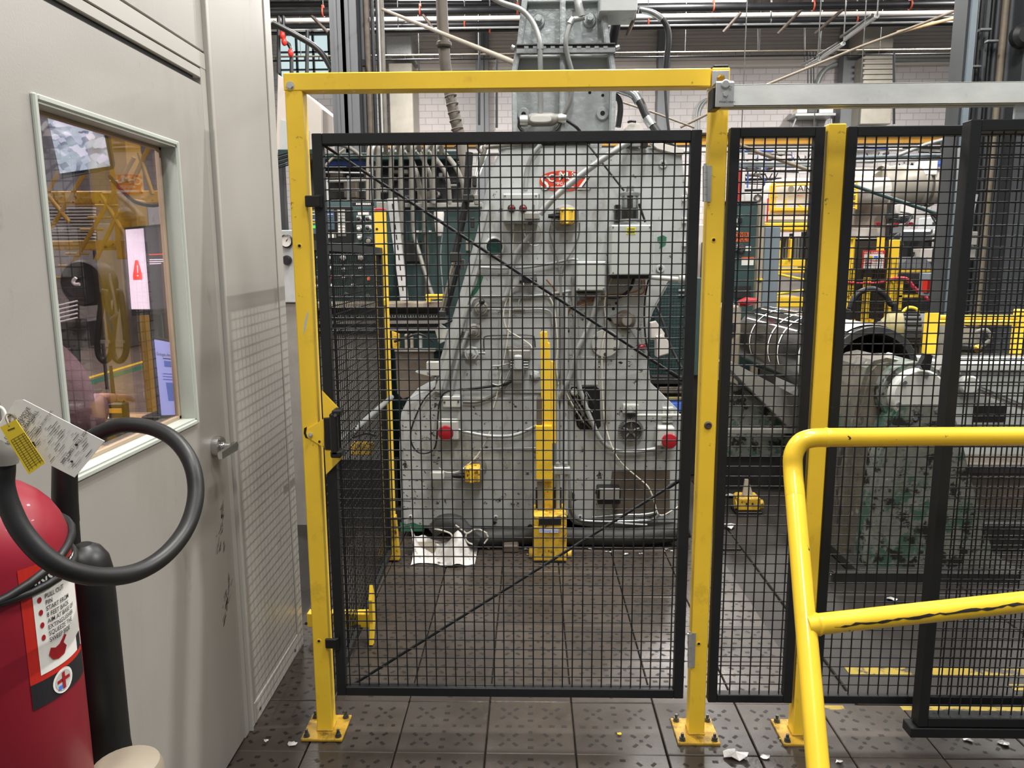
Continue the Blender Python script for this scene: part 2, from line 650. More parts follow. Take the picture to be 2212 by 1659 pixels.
floor_material()
mat('slot_dark', '#1c1712', .6, var=.3, vs=40)  # flat dark colour standing in for the depth of recessed slots
mat('floor_bed', '#241e19', .5, var=.2, vs=9)
mat('floor_slab', '#231f1c', .5, var=.28, vs=2.5, bump=.12, bs=30, chips=[('#2a231d', .4, 1.2, None, .3), ('#423d38', .3, 6, None, .2)])
mat('floor_paint', '#9a8426', .5, var=.2, vs=8, chips=[('#3d3834', .62, 9, None, .05)])
mat('aisle_floor', '#7d7268', .22, var=.2, vs=3, bump=.5, bs=16)


def block_wall():
    m = mat('block_wall', '#cfc8c6', .7, var=.05, vs=.6, chips=[('#9f9894', .3, .35, None, .35)])
    N, L = m.node_tree.nodes, m.node_tree.links
    b = N['Principled BSDF']
    src = b.inputs['Base Color'].links[0].from_socket
    br = N.new('ShaderNodeTexBrick')
    br.inputs['Scale'].default_value = 1
    br.inputs['Brick Width'].default_value = .41
    br.inputs['Row Height'].default_value = .205
    br.inputs['Mortar Size'].default_value = .012
    br.inputs['Color1'].default_value = (1, 1, 1, 1)
    br.inputs['Color2'].default_value = (.93, .93, .94, 1)
    br.inputs['Mortar'].default_value = (.66, .66, .67, 1)
    tc = N.new('ShaderNodeTexCoord')
    mp = N.new('ShaderNodeMapping')
    mp.inputs['Rotation'].default_value = (math.radians(90), 0, 0)
    L.new(tc.outputs['Object'], mp.inputs[0])
    sp = N.new('ShaderNodeSeparateXYZ')
    L.new(tc.outputs['Object'], sp.inputs[0])
    cb = N.new('ShaderNodeCombineXYZ')
    L.new(sp.outputs['X'], cb.inputs['X'])
    L.new(sp.outputs['Z'], cb.inputs['Y'])
    L.new(cb.outputs[0], br.inputs['Vector'])
    mx = N.new('ShaderNodeMixRGB')
    mx.blend_type = 'MULTIPLY'
    mx.inputs[0].default_value = 1
    L.new(src, mx.inputs[1])
    L.new(br.outputs['Color'], mx.inputs[2])
    L.new(mx.outputs[0], b.inputs['Base Color'])


block_wall()

# ------------------------------------------------------------------ the hall: floor, wall, roof
flo = K().box(-16, 24, -6, 26, -.12, -.014).o('floor', 'floor_bed', kind='structure', label='dark oily shop floor of slotted steel plates', base=(0, 0, 0))
XC, YC, PT = -.4325, 2.175, .2875


def tile_mesh():
    k = K()
    h = PT / 2 - .0022
    k.box(-h, h, -h, h, -.03, 0, .0025)

    def slot(cx, cy, a, l=.030, w=.011):
        d = Vector((math.cos(a), math.sin(a), 0))
        e = Vector((-d.y, d.x, 0))
        c = Vector((cx, cy, .0005))
        k.quad(c - d * l / 2 - e * w / 2, c + d * l / 2 - e * w / 2, c + d * l / 2 + e * w / 2, c - d * l / 2 + e * w / 2, mi=1)
    q = PT * .25
    for sx in (-1, 1):
        for sy in (-1, 1):
            cx, cy = sx * q, sy * q
            slot(cx, cy, 0, .012, .012)
            for ax in (-1, 1):
                for ay in (-1, 1):
                    slot(cx + ax * .022, cy + ay * .024, math.atan2(ay, ax), .020, .011)
    for t in (-.045, 0, .045):
        for sg in (-1, 1):
            slot(sg * q + t * .9, 0, 0, .018 - .006 * (t > 0), .012)
            slot(0, sg * q + t * .9, 0, .018 - .005 * (t < 0), .012)
    return k


tm = tile_mesh().mesh('floor_tile', (0, 0, 0))
tm.materials.append(MATS['floor_plate'])
tm.materials.append(MATS['slot_dark'])
tz = {}
for i in range(-2, 9):
    for j in range(-5, 7):
        x, y = XC + PT * (i + .5), YC + PT * .9895 * (j + .5)
        if x < -.9 or (j > 0 and x > 1.1):
            continue
        if x > 1.0 + .95 * (y - .6):
            continue
        o = bpy.data.objects.new('floor_tile', tm)
        o.location = (x, y, random.uniform(-.0016, .0016))
        o.rotation_euler = (random.uniform(-.004, .004), random.uniform(-.004, .004), random.choice((0, math.pi)) + random.uniform(-.004, .004))
        COL.objects.link(o)
        o.parent = flo
# smooth plates of the press bay to the right of the tiles and under the machines
plates = [(1.149, 2.05, 2.47, 3.35), (2.055, 4.2, 2.47, 3.35), (1.149, 2.05, 3.355, 5.2), (2.055, 4.2, 3.355, 5.2), (-.72, 1.143, 3.925, 5.2), (-.93, -.725, 3.925, 5.2),
          (-3.8, -.936, 2.9, 5.2), (1.96, 4.2, .3, 2.465), (-3.5, -1.0, -1.5, 1.2)]
for a, b, c, d in plates:
    K().box(a, b, c, d, -.03, -.001, .004).o('floor_plate', 'floor_slab', flo)
K().box(-15, 23, 5.205, 25.4, -.03, -.002).o('concrete_slab', 'floor_slab', flo)
K().box(-15, -3.81, -5, 5.2, -.03, -.002).o('concrete_slab', 'aisle_floor', flo)
K().box(-3.8, 1.95, -5, -1.6, -.03, -.002).o('concrete_slab', 'floor_slab', flo)
for a, b, c, d in [(1.2, 4.1, 2.66, 2.71), (1.0, 1.9, 2.43, 2.455), (1.75, 2.5, 2.56, 2.60)]:
    K().box(a, b, c, d, -.0008, .0006).o('painted_line', 'floor_paint', flo)

K().box(-15, 23, 25.4, 25.7, 0, 7.55).o('wall_back', 'block_wall', kind='structure')
sd = K().box(-15, 23, 25.34, 25.4, 7.55, 8.9)
for i in range(6):
    sd.box(-15, 23, 25.26, 25.34, 7.57 + .22 * i, 7.65 + .22 * i)
sd.o('trim_1', 'siding', kind='structure')
rf = K()
# ribbed roof deck falling gently towards the back wall
x = -15
n = 0
while x < 23:
    for xa, xb, dz in ((x, x + .2, 0), (x + .2, x + .26, 1), (x + .26, x + .38, 2), (x + .38, x + .44, 3)):
        z0, z1 = {0: (0, 0), 1: (0, .09), 2: (.09, .09), 3: (.09, 0)}[dz]
        rf.quad((xa, -6, 11.2 + z0), (xb, -6, 11.2 + z1), (xb, 25.5, 8.75 + z1), (xa, 25.5, 8.75 + z0))
    x += .44
rf.box(-15, 23, -6, 25.5, 11.6, 11.65)
rf.o('ceiling', 'deck', kind='structure', base=(0, 0, 8.75))

# ------------------------------------------------------------------ safety fence
def wires(k, o, u, v, W, H, pitch=.03175, r=.0022, off=None):
    """welded grid: verticals in front, horizontals behind"""
    o, u, v = Vector(o), Vector(u), Vector(v)
    nrm = Vector(off)
    n = int(W / pitch)
    s = (W - n * pitch) / 2
    for i in range(n + 1):
        a = o + u * (s + i * pitch)
        k.cyl(a, a + v * H, r, n=6, caps=False)
    n = int(H / pitch)
    s = (H - n * pitch) / 2
    for i in range(n + 1):
        a = o + v * (s + i * pitch) + nrm * (r * 1.9)
        k.cyl(a, a + u * W, r, n=6, caps=False)
    return k


def panel(parent, x0, x1, z0, z1, y, t=.030, dep=.028, b=.002, wide=None):
    wl = wide or t
    K().box(x0, x0 + wl, y, y + dep, z0, z1, b).o('frame_stile', 'black_powder', parent)
    K().box(x1 - t, x1, y, y + dep, z0, z1, b).o('frame_stile', 'black_powder', parent)
    K().box(x0 + wl, x1 - t, y + .0005, y + dep, z1 - t, z1, b).o('frame_rail', 'black_powder', parent)
    K().box(x0 + wl, x1 - t, y + .0005, y + dep, z0, z0 + t, b).o('frame_rail', 'black_powder', parent)
    wires(K(), (x0 + wl - .004, y + dep * .5, z0 + t - .004), (1, 0, 0), (0, 0, 1), x1 - t - x0 - wl + .008, z1 - z0 - 2 * t + .008, off=(0, 1, 0)).o('wire_mesh', 'black_wire', parent, kind='stuff')


def post(x0, ztop, label, holes=(), y=G, w_=.0508):
    t = thing('fence_post', (x0 + w_ / 2, y + w_ / 2, 0), label, 'post', 'yellow posts of the safety fence')
    K().box(x0, x0 + w_, y, y + w_, .009, ztop, .003).o('post_tube', 'yellow', t)
    cx, cy = x0 + w_ / 2, y + w_ / 2
    K().box(cx - .068, cx + .068, cy - .068, cy + .068, .001, .010, .0015).o('base_plate', 'yellow_base', t)
    K().box(x0 - .002, x0 + w_ + .002, y - .002, y + w_ + .002, .010, .016, .002).o('weld_bead', 'yellow_base', t)
    for sx in (-1, 1):
        for sy in (-1, 1):
            c = Vector((cx + sx * .052, cy + sy * .052, .010))
            K().cyl(c, c + Vector((0, 0, .003)), .011, n=14).hexn(c + Vector((0, 0, .003)), (0, 0, 1), .009, .009).cyl(c + Vector((0, 0, .012)), c + Vector((0, 0, .024)), .005, n=10).o('anchor_bolt', 'steel_dark', t)
    for z in holes:
        K().lathe([(.0075, 0), (.0075, .0012), (.005, .0018), (.005, .0004)], (cx - .004, y, z), NY, 14).o('bolt_hole', 'yellow', t)
        K().cyl((cx - .004, y - .0004, z), (cx - .004, y - .0012, z), .0045, n=12).o('bolt_hole', 'hole', t)
    return t


P1X, P2X, P3X, P4X = -.7075, .516, .853, 1.76
tp = post(P1X, 2.03, 'yellow square fence post nearest the grey office, carrying the latch', (1.59, .33))
# scratched pale mark on the post
K().pp([(657, 700), (664, 672), (666, 678), (660, 712), (655, 724)], G - .0006, .0008).o('scratch_mark', 'press_pale', tp)
tp2 = post(P2X, 2.080, 'tall yellow fence post between the mesh gate and the galvanised track', (1.60, .33))
K().box(P2X + .004, P2X + .0468, G + .004, G + .0468, 2.08, 2.088, .002).o('post_cap', 'black_plastic', tp2)
K().lathe([(.012, 0), (.012, .003), (.008, .006), (.008, .001)], (P2X + .025, G, 1.045), NY, 16).o('bolt_head', 'rust_brown', tp2)
post(P3X, 1.925, 'shorter yellow fence post behind the bend of the pipe railing')
post(P4X, 1.925, 'yellow fence post at the right end of the mesh fence, past the pipe railing')

hb = thing('header_bar', (-.1, G, 2.029), 'yellow steel header bar bolted across the top of the gate opening', 'bar')
K().box(P1X - .002, P2X - .002, G - .001, G + .05, 2.029, 2.079, .003).o('bar_tube', 'yellow', hb)
bc = Vector((P1X + .018, G - .001, 2.043))
K().cyl(bc, bc + NY * .002, .012, n=16).hexn(bc + NY * .002, NY, .009, .006).o('bolt_head', 'zinc', hb)

gt = thing('mesh_gate', (-.07, G + .014, .135), 'black framed swing gate of square wire mesh between two tall yellow posts', 'gate')
GX0, GX1, GZ0, GZ1, GY = -.637, .495, .135, 1.912, G + .004
panel(gt, GX0, GX1, GZ0, GZ1, GY, .031, .03, wide=.030)
for a, b in ((P(697, 312, G + .04), P(1482, 826, G + .04)), (P(742, 1492, G + .04), P(1480, 1030, G + .04))):
    d = (b - a).normalized()
    K().cyl(a, b, .0048, n=10).o('brace_rod', 'black_powder', gt)
    K().cyl(b - d * .06, b, .0065, n=10).o('rod_sleeve', 'black_powder', gt)
for (a, b, c, d) in ((658, 422, 691, 447), (702, 1381, 728, 1402)):
    K().pb(a, b, c, d, G - .012, .010, .003).pb(c - 8, b - 2, c + 4, d + 2, G - .008, .011, .002).o('stop_tab', 'black_plastic', gt)
K().pp([(695, 844), (735, 886), (736, 898), (714, 902), (698, 903)], G - .006, .006, .001).o('latch_plate', 'yellow', gt)
K().pp([(701, 972), (739, 972), (740, 989), (704, 1026)], G - .006, .006, .001).o('latch_plate', 'yellow', gt)
K().pb(700, 903, 715, 972, G - .010, .010, .002).o('latch_back', 'black_plastic', gt)
hd = K().pb(712, 893, 729, 985, G - .048, .020, .005)
hd.pb(716, 886, 735, 900, G - .048, .046, .004).pb(713, 975, 737, 990, G - .048, .046, .004)
hd = hd.o('pull_handle', 'black_plastic', gt)
K().cyl(P(724, 897, G - .048), P(724, 897, G - .050), .005, n=12).o('screw_head', 'steel_dark', hd)
# the strike plate stays with the post
sp = K().pp([(664, 927), (700, 904), (700, 968), (664, 945), (661, 936)], G - .005, .005, .001).o('strike_plate', 'yellow', tp)
K().pp([(657, 925), (663, 922), (661, 935), (666, 947), (660, 946), (656, 936)], G - .0012, .001).o('strike_shadow', 'black_plastic', tp)  # black sliver painting the shadow at the tip of the strike plate
K().cyl(P(671, 939, G - .005), P(671, 939, G - .016), .0045, n=10).hexn(P(671, 939, G - .005), NY, .007, .004).o('strike_bolt', 'zinc', tp)
K().cyl(P(690, 954, G - .0052), P(690, 954, G - .0062), .004, n=12).o('bolt_hole', 'hole', tp)
for y0, y1 in ((358, 436), (1368, 1442)):
    c0, c1 = P(1523 if y0 < 500 else 1490, y0, G - .004), P(1523 if y0 < 500 else 1490, y1, G - .004)
    h = K()
    n = 5
    for i in range(n):
        h.cyl(c0.lerp(c1, i / n + .004), c0.lerp(c1, (i + 1) / n - .004), .0068, n=14)
    h.box(c0.x + .002, c0.x + .02, G - .003, G - .0006, c1.z, c0.z)
    h.cyl(c0, c0 + Vector((0, 0, .006)), .004, n=10).o('hinge', 'zinc', tp2)

fp = thing('mesh_fence', (.71, G + .014, .12), 'narrow black wire mesh fence panel between two yellow posts', 'fence', 'fixed mesh panels')
panel(fp, .576, .846, .122, 1.918, G + .004, .028, .03)
fp2 = thing('mesh_fence', (1.33, G + .014, .12), 'wide black wire mesh fence panel right of the shorter yellow post, behind the sliding panel', 'fence', 'fixed mesh panels')
panel(fp2, .910, 1.752, .122, 1.918, G + .004, .028, .03)

# sliding panel hung from the track
SY = G - .105
sx0 = P(1998, 1400, SY).x
sgt = thing('sliding_gate', (sx0 + .4, SY, .09), 'black sliding mesh gate hanging from the galvanised track, in front of the fixed fence', 'gate')
sz1 = P(2090, 258, SY).z
panel(sgt, sx0, 1.75, .115, sz1, SY, .030, .045)
K().box(sx0 - .022, 1.75, SY - .003, SY + .050, .080, .112, .002).o('bottom_beam', 'black_powder', sgt)
for hx in (sx0 + .12, 1.6):
    K().box(hx, hx + .05, SY + .01, SY + .02, sz1, 1.99, .001).o('hanger_strap', 'zinc', sgt)

tr = thing('track_rail', (1.2, G - .06, 1.97), 'galvanised steel box track running right from the tall yellow post', 'rail')
TY = G - .115
tz0, tz1 = P(1700, 228, TY).z, P(1700, 181, TY).z
tx0 = P(1560, 205, TY).x
k = K().box(tx0, 1.9, TY, TY + .003, tz0, tz1, .001).box(tx0, 1.9, TY, TY + .055, tz1 - .003, tz1, .001).box(tx0, 1.9, TY + .052, TY + .055, tz0, tz1, .001)
k.box(tx0, 1.9, TY, TY + .02, tz0, tz0 + .003, .001).box(tx0, 1.9, TY + .035, TY + .055, tz0, tz0 + .003, .001).o('track_channel', 'galvanised', tr)
K().pb(1540, 188, 1558, 234, TY + .004, .06, .002).o('end_stop', 'black_plastic', tr)
br = K().pb(1538, 152, 1575, 190, G - .006, .005, .001).o('mounting_plate', 'zinc', tr)
fbp = K().pb(1546, 177, 1586, 231, TY - .006, .005, .002).pb(1547, 175, 1585, 178, TY - .004, .11, .001).o('track_bracket', 'zinc', tr)
K().lathe([(.012, 0), (.012, .004), (.007, .005)], P(1557, 170, G - .006), NY, 6, smooth=False).o('bolt_head', 'brass', tr)
K().lathe([(.012, 0), (.012, .004), (.009, .006)], P(1567, 182, TY - .006), NY, 16).o('bolt_head', 'zinc', tr)
K().hexn(P(1567, 203, TY - .006), NY, .0075, .005).o('bolt_head', 'zinc', tr)
text('lettering', 'WireCrafters', P(1553, 222, TY - .0068), (1, 0, 0), (0, 0, 1), .0055, 'ink', tr)
text('lettering', '#2', P(1579, 196, TY - .0068), (.2, 0, 1), (-1, 0, .2), .008, 'grey_ink', tr)

# low return panel running back along the walkway
RY0, RY1, RZ0, RZ1 = 2.335, 3.71, .05, 1.61
RA, RB = Vector((-.694, RY0, 0)), Vector((-.733, RY1, 0))
RU = (RB - RA).normalized()
RN = Vector((RU.y, -RU.x, 0))
RL = (RB - RA).length
rt = thing('low_mesh_fence', (-.71, 3.0, RZ0), 'low black mesh fence panel running back from the gate, seen edge on', 'fence')


def rbar(s0, s1, z0, z1, nm):
    a, b = RA + RU * s0, RA + RU * s1
    K().prism([a - RN * .014 + Vector((0, 0, z0)), a + RN * .014 + Vector((0, 0, z0)), b + RN * .014 + Vector((0, 0, z0)), b - RN * .014 + Vector((0, 0, z0))], (0, 0, z1 - z0)).o(nm, 'black_powder', rt)


rbar(0, .03, RZ0, RZ1, 'frame_stile')
rbar(RL - .03, RL, RZ0, RZ1, 'frame_stile')
rbar(.03, RL - .03, RZ0, RZ0 + .03, 'frame_rail')
rbar(.03, RL - .03, RZ1 - .03, RZ1, 'frame_rail')
wires(K(), RA + RU * .026 + Vector((0, 0, RZ0 + .026)), RU, (0, 0, 1), RL - .052, RZ1 - RZ0 - .052, off=-RN).o('wire_mesh', 'black_wire', rt, kind='stuff')
RX = RB.x
for zz in (.20, .24, .29, .34):
    K().tube([(RX + .012, RY1 - .02, zz), (RX + .06, RY1 - .03, zz + .004), (RX + .12, RY1 - .01, zz + random.uniform(-.01, .02))], .003, 6).o('zip_tie', 'black_plastic', rt)
K().tube([P(722, 966, 2.75), P(846, 858, 3.6)], .012, 10, 1).o('brace_pole', 'cable_grey', rt)

rpo = thing('walkway_post', (-.74, 3.745, 0), 'thin yellow post at the far end of the low mesh panel, beside the press', 'post')
K().box(-.757, -.706, 3.722, 3.773, .02, 1.785, .003).o('post_tube', 'yellow', rpo)
K().box(-.757, -.706, 3.720, 3.7745, .11, .19).o('painted_band', 'orange_sign', rpo)
K().prism([(-.80, 3.71, .01), (-.685, 3.71, .01), (-.70, 3.72, .24), (-.745, 3.72, .24)], (0, .05, 0), .002).o('foot_gusset', 'yellow_dirty', rpo)
K().box(-.757, -.706, 3.722, 3.773, 1.785, 1.80, .004).o('post_cap', 'red_plastic', rpo)
K().cyl((-.745, 3.722, 1.70), (-.745, 3.719, 1.70), .006, n=12).o('bolt_hole', 'hole', rpo)
K().box(-.728, -.705, 3.70, 3.722, 1.33, 1.36, .002).box(-.728, -.72, 3.70, 3.722, 1.31, 1.33).o('hook_clip', 'yellow', rpo)

gb = thing('floor_guard', (-.75, 2.86, 0), 'low yellow steel guard bar near the floor with a pointed end plate', 'guard')
ga, gbb = P(640, 1327, 2.875), P(800, 1353, 2.875)
K().box(-.915, gbb.x, 2.87, 2.915, P(700, 1354, 2.875).z, P(700, 1325, 2.875).z, .002).o('guard_bar', 'yellow', gb)
K().cyl(P(661, 1347, 2.8695), P(661, 1347, 2.868), .006, n=12).o('bolt_hole', 'hole', gb)
K().prism([(gbb.x, 2.84, .006), (gbb.x, 2.86, .09), (gbb.x, 2.86, .19), (gbb.x, 2.885, .245), (gbb.x, 2.91, .20), (gbb.x, 2.91, .08), (gbb.x, 2.87, .0)], (.014, 0, 0), .001).o('end_plate', 'yellow', gb)

# ------------------------------------------------------------------ the grey press behind the gate
pr = thing('rolling_press', (.12, MY + .3, 0), 'tall grey industrial press with red maker badge, boxes and conduits, behind the mesh gate', 'machine')


def part(name, k, m, parent=None, label=None, kind=None):
    return k.o(name, m, parent or pr, label=label, kind=kind)


# silhouette of the side frame, read off at its own depth
OUT = [(1092, 319), (1078, 330), (1066, 352), (1052, 400), (1040, 455), (1026, 520), (1008, 592), (985, 660), (962, 735), (944, 800), (938, 842),
       (905, 850), (880, 864), (866, 892), (862, 960), (865, 1060), (868, 1142), (1160, 1146), (1164, 1100), (1220, 1100), (1226, 1118), (1240, 1134), (1290, 1142), (1464, 1138), (1470, 1000), (1472, 905),
       (1466, 886), (1436, 858), (1406, 828), (1402, 790), (1402, 700), (1412, 672), (1446, 612), (1474, 606), (1488, 560), (1488, 470), (1480, 400), (1474, 335), (1470, 319)]
part('side_frame', K().pp(OUT, MY, .55, .012), 'press_grey')
part('rear_body', K().box(-.28, .62, MY + .56, MY + 1.25, .0, 1.85, .02), 'press_grey')
part('top_ledge', K().pb(1075, 306, 1300, 321, MY + .03, .4, .006), 'press_grey')
part('top_slot', K().pb(1165, 311, 1275, 314, MY + .026, .01), 'hole')
# raised casting steps on the face
part('leg_panel', K().pp([(1226, 650), (1290, 650), (1296, 820), (1400, 800), (1406, 834), (1464, 892), (1462, 1130), (1262, 1130), (1240, 1118), (1231, 1095), (1228, 860)], MY - .022, .03, .006), 'press_lower')
part('leg_panel', K().pp([(1050, 860), (1160, 856), (1160, 1140), (872, 1136), (868, 1000), (870, 900), (884, 872), (908, 858)], MY - .018, .03, .006), 'press_lower')
arch = [(1078, 850), (1078, 672), (1084, 652), (1098, 642), (1120, 639), (1170, 639), (1184, 645), (1190, 660), (1192, 850)]
part('arched_cover', K().pp(arch, MY - .014, .02, .004), 'press_grey')
part('slope_flange', K().pp([(1044, 452), (1056, 452), (960, 812), (944, 812)], MY - .03, .04, .004), 'press_grey')
part('slope_flange', K().pp([(1030, 560), (1040, 560), (952, 850), (938, 846)], MY - .045, .03, .003), 'press_lower')
for x0, x1, d in ((1203, 1208, .03), (1211, 1216, .022), (1219, 1227, .036)):
    part('guide_strip', K().pp([(x0, 628), (x1, 628), (x1 - 1, 1112), (x0 - 1, 1112)], MY - d, d, .001), 'press_grey')
part('step_plate', K().pb(1256, 770, 1292, 832, MY - .03, .02, .002), 'press_grey')

# edge hardware down the right side
part('edge_strip', K().pp([(1478, 400), (1490, 430), (1492, 560), (1476, 560)], MY + .02, .05, .004), 'press_pale')
part('clear_guard', K().pp([(1476, 362), (1496, 365), (1496, 420), (1488, 418)], MY - .01, .006), 'white_label')
for y in (422, 470, 520):
    part('edge_clamp', K().pb(1474, y, 1484, y + 13, MY - .018, .02, .003), 'press_pale')

# badge
lc = Vector(P(1215, 391, MY - .004))
sc = rp(1, MY)
prof = []
for i in range(40):
    t = 2 * math.pi * i / 40
    x = 48 * math.copysign(abs(math.cos(t)) ** 1.0, math.cos(t))
    y = 21 * math.copysign(abs(math.sin(t)) ** .8, math.sin(t))
    prof.append(lc + Vector((x * sc, 0, y * sc)))
bd = part('maker_badge', K().prism(prof, (0, .004, 0)), 'red_logo')
for ch, x, y, h in (('S', -46, -17, 28), ('C', -31, -1, 15), ('H', -19, 2, 15), ('M', -7, 4, 15), ('U', 8, 3, 15), ('T', 20, 0, 15), ('Z', 31, -17, 28)):
    text('lettering', ch, lc + Vector((x * sc, -.0012, y * sc)), (1, 0, 0), (0, 0, 1), h * sc, 'white_label', bd, bold=.012)
    text('lettering', ch, lc + Vector(((x + 1.2) * sc, -.0006, (y - 1.2) * sc)), (1, 0, 0), (0, 0, 1), h * sc, 'ink', bd, bold=.02)
text('lettering', 'MFG CO', lc + Vector((0, -.001, -8 * sc)), (1, 0, 0), (0, 0, 1), 6 * sc, 'white_label', bd, 'CENTER', .01)
K().box(lc.x - 24 * sc, lc.x + 24 * sc, lc.y - .001, lc.y, lc.z - 16 * sc, lc.z - 11.5 * sc).o('badge_strip', 'white_label', bd)


def screw(px, py, r, Y, m='steel', par=None, h=.006):
    c = P(px, py, Y)
    return K().lathe([(r, 0), (r, h * .6), (r * .8, h)], c, NY, 14).o('screw_head', m, par or pr)


def boss(px, py, rpx, Y, hole=True, nut=False):
    c = P(px, py, Y)
    r = rp(rpx, Y)
    o = K().lathe([(r, 0), (r, .006), (r * .86, .010), (r * .5, .010)], c, NY, 24, caps=False).cyl(c + NY * .009, c + NY * .0092, r * .86, n=24).o('bolt_boss', 'press_grey', pr)
    if hole:
        K().cyl(c + NY * .0095, c + NY * .0102, r * .42, n=16).o('bolt_socket', 'hole', o)
    if nut:
        K().hexn(c + NY * .009, NY, r * .62, .022).cyl(c + NY * .03, c + NY * .034, r * .4, n=12).o('hex_bolt', 'cast_silver', o)
    return o


for a in ((1431.7, 355, 9), (1426, 580.6, 9), (887, 1116, 5), (1071, 1117, 5), (1253, 1116, 5), (1294, 792, 4)):
    boss(*a, MY - (.0 if a[1] < 700 else .02))

# electrical boxes
def ebox(a, b, c, d, t, name='junction_box', lid=True, m='box_grey'):
    o = part(name, K().pb(a, b, c, d, MY - t, t, .004), m)
    if lid:
        K().pb(a + 2, b + 2, c - 2, d - 2, MY - t - .004, .005, .002).o('box_lid', m, o)
        for x, y in ((a + 5, b + 5), (c - 5, b + 5), (a + 5, d - 5), (c - 5, d - 5)):
            K().cyl(P(x, y, MY - t - .004), P(x, y, MY - t - .007), .004, n=10).o('lid_screw', 'steel', o)
    return o


eb = ebox(1086, 418, 1163, 482, .12, 'lamp_box')
for x in (1105, 1130):
    c = P(x, 450, MY - .126)
    K().lathe([(.020, 0), (.020, .006), (.016, .010)], c, NY, 20).o('lens_ring', 'black_plastic', eb)
    K().lathe([(.014, .008), (.0135, .016), (.009, .022), (.003, .024)], c, NY, 16).o('red_lens', 'red_lens', eb)
for x in (1109.5, 1130.5):
    c = P(x, 483, MY - .06)
    K().cyl(c, c - Vector((0, 0, .012)), .014, n=14).cyl(c - Vector((0, 0, .012)), c - Vector((0, 0, .03)), .009, n=12).o('cable_gland', 'steel', eb)
K().pb(1150, 442, 1155, 456, MY - .128, .004).o('hasp', 'steel', eb)
K().pb(1160, 420, 1166, 430, MY - .10, .04).pb(1160, 470, 1166, 480, MY - .10, .04).o('box_latch', 'steel', eb)
ebx = ebox(1319.5, 485.5, 1409, 594, .20, 'control_box')
lb = K().pb(1353, 491, 1373, 506, MY - .2055, .001).o('warning_sticker', 'tape_yellow', ebx)
for i in range(3):
    K().pb(1355, 494 + 4 * i, 1371, 495.4 + 4 * i, MY - .2060, .0006).o('printed_line', 'ink', lb)
K().pb(1409, 500, 1413, 586, MY - .15, .10, .003).o('box_hinge', 'box_grey', ebx)
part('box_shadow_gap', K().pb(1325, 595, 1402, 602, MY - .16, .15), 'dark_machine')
ebox(1245, 564.5, 1309, 628.7, .13, 'junction_box')
part('cable_gland', K().pb(1247, 628, 1290, 634, MY - .10, .07), 'dark_machine')

# glass oiler over the big box
oc = P(1361, 446, MY - .09)
r = rp(17, MY)
part('oiler_cap', K().lathe([(r * 1.28, 0), (r * 1.28, .014), (r * 1.1, .018), (r * .5, .022), (r * .4, .05)], P(1361, 424, MY - .09), (0, 0, 1), 24), 'steel')
part('oiler_base', K().lathe([(r * 1.15, 0), (r * 1.2, .008), (r * 1.15, .018)], P(1361, 481, MY - .09), (0, 0, 1), 24), 'steel')
part('oiler_glass', K().cyl(P(1361, 478, MY - .09), P(1361, 424, MY - .09), r, n=24), 'clear_pane')
part('oiler_core', K().cyl(P(1361, 478, MY - .09), P(1361, 424, MY - .09), r * .35, n=14).box(oc.x - r * .8, oc.x + r * .8, oc.y + r * .5, oc.y + r * .6, P(1361, 474, MY - .09).z, P(1361, 448, MY - .09).z), 'steel_dark')
part('oiler_bracket', K().pb(1329, 442, 1340, 481, MY - .06, .06, .002), 'black_plastic')
part('tie_rod', K().tube([P(1262, 302, MY - .02), P(1348, 412, MY - .08)], .005, 8, 1), 'black_plastic')
part('tie_rod', K().tube([P(1380, 440, MY - .05), P(1394, 480, MY - .05)], .006, 8, 1), 'black_plastic')

# yellow interlock valves on round flanges
def valve(cx, cy, ybox, fr):
    c = P(cx, cy, MY)
    R = rp(fr, MY)
    fl = part('valve_flange', K().lathe([(R, 0), (R, .02), (R * .8, .035), (R * .6, .04)], c, NY, 28), 'mid_machine')
    x, y, hw, hh = ybox
    yb = part('valve_block', K().pb(x - hw, y - hh, x + hw, y + hh, MY - .13, .09, .008), 'yellow_dirty')
    K().pb(x - hw * .35, y - hh, x + hw * .15, y + hh, MY - .135, .01, .002).o('block_rib', 'yellow', yb)
    for sx in (-1, 1):
        for sy in (-1, 1):
            K().cyl(P(x + sx * hw * .7, y + sy * hh * .7, MY - .13), P(x + sx * hw * .7, y + sy * hh * .7, MY - .136), .005, n=10).o('block_screw', 'brass', yb)
    K().tube([P(x - hw, y, MY - .09), P(x - hw - 12, y + 1, MY - .09), P(x - hw - 26, y + 1, MY - .09)], [.012, .014, .010], 10).o('solenoid_stem', 'black_plastic', fl)
    K().pb(x + hw, y - hh * .8, x + hw + 9, y + hh * .6, MY - .10, .07, .006).o('valve_side', 'steel', fl)
    K().pb(x - hw - 10, y - hh * 1.0, x - hw, y - hh * .2, MY - .10, .07, .006).o('valve_side', 'steel', fl)
    return fl


v1 = valve(1221, 472, (1225.6, 466, 15.5, 17), 29)
K().pb(1132, 459, 1165, 474, MY - .14, .06, .004).o('plug_body', 'mid_machine', v1)
K().pb(1141, 476, 1152, 485, MY - .13, .05, .002).o('plug_clip', 'black_plastic', v1)
v2 = valve(1025, 1008, (1020, 1027, 16, 16.5), 28)
K().pb(930, 1021, 958, 1036, MY - .11, .05, .003).o('plug_body', 'press_pale', v2)

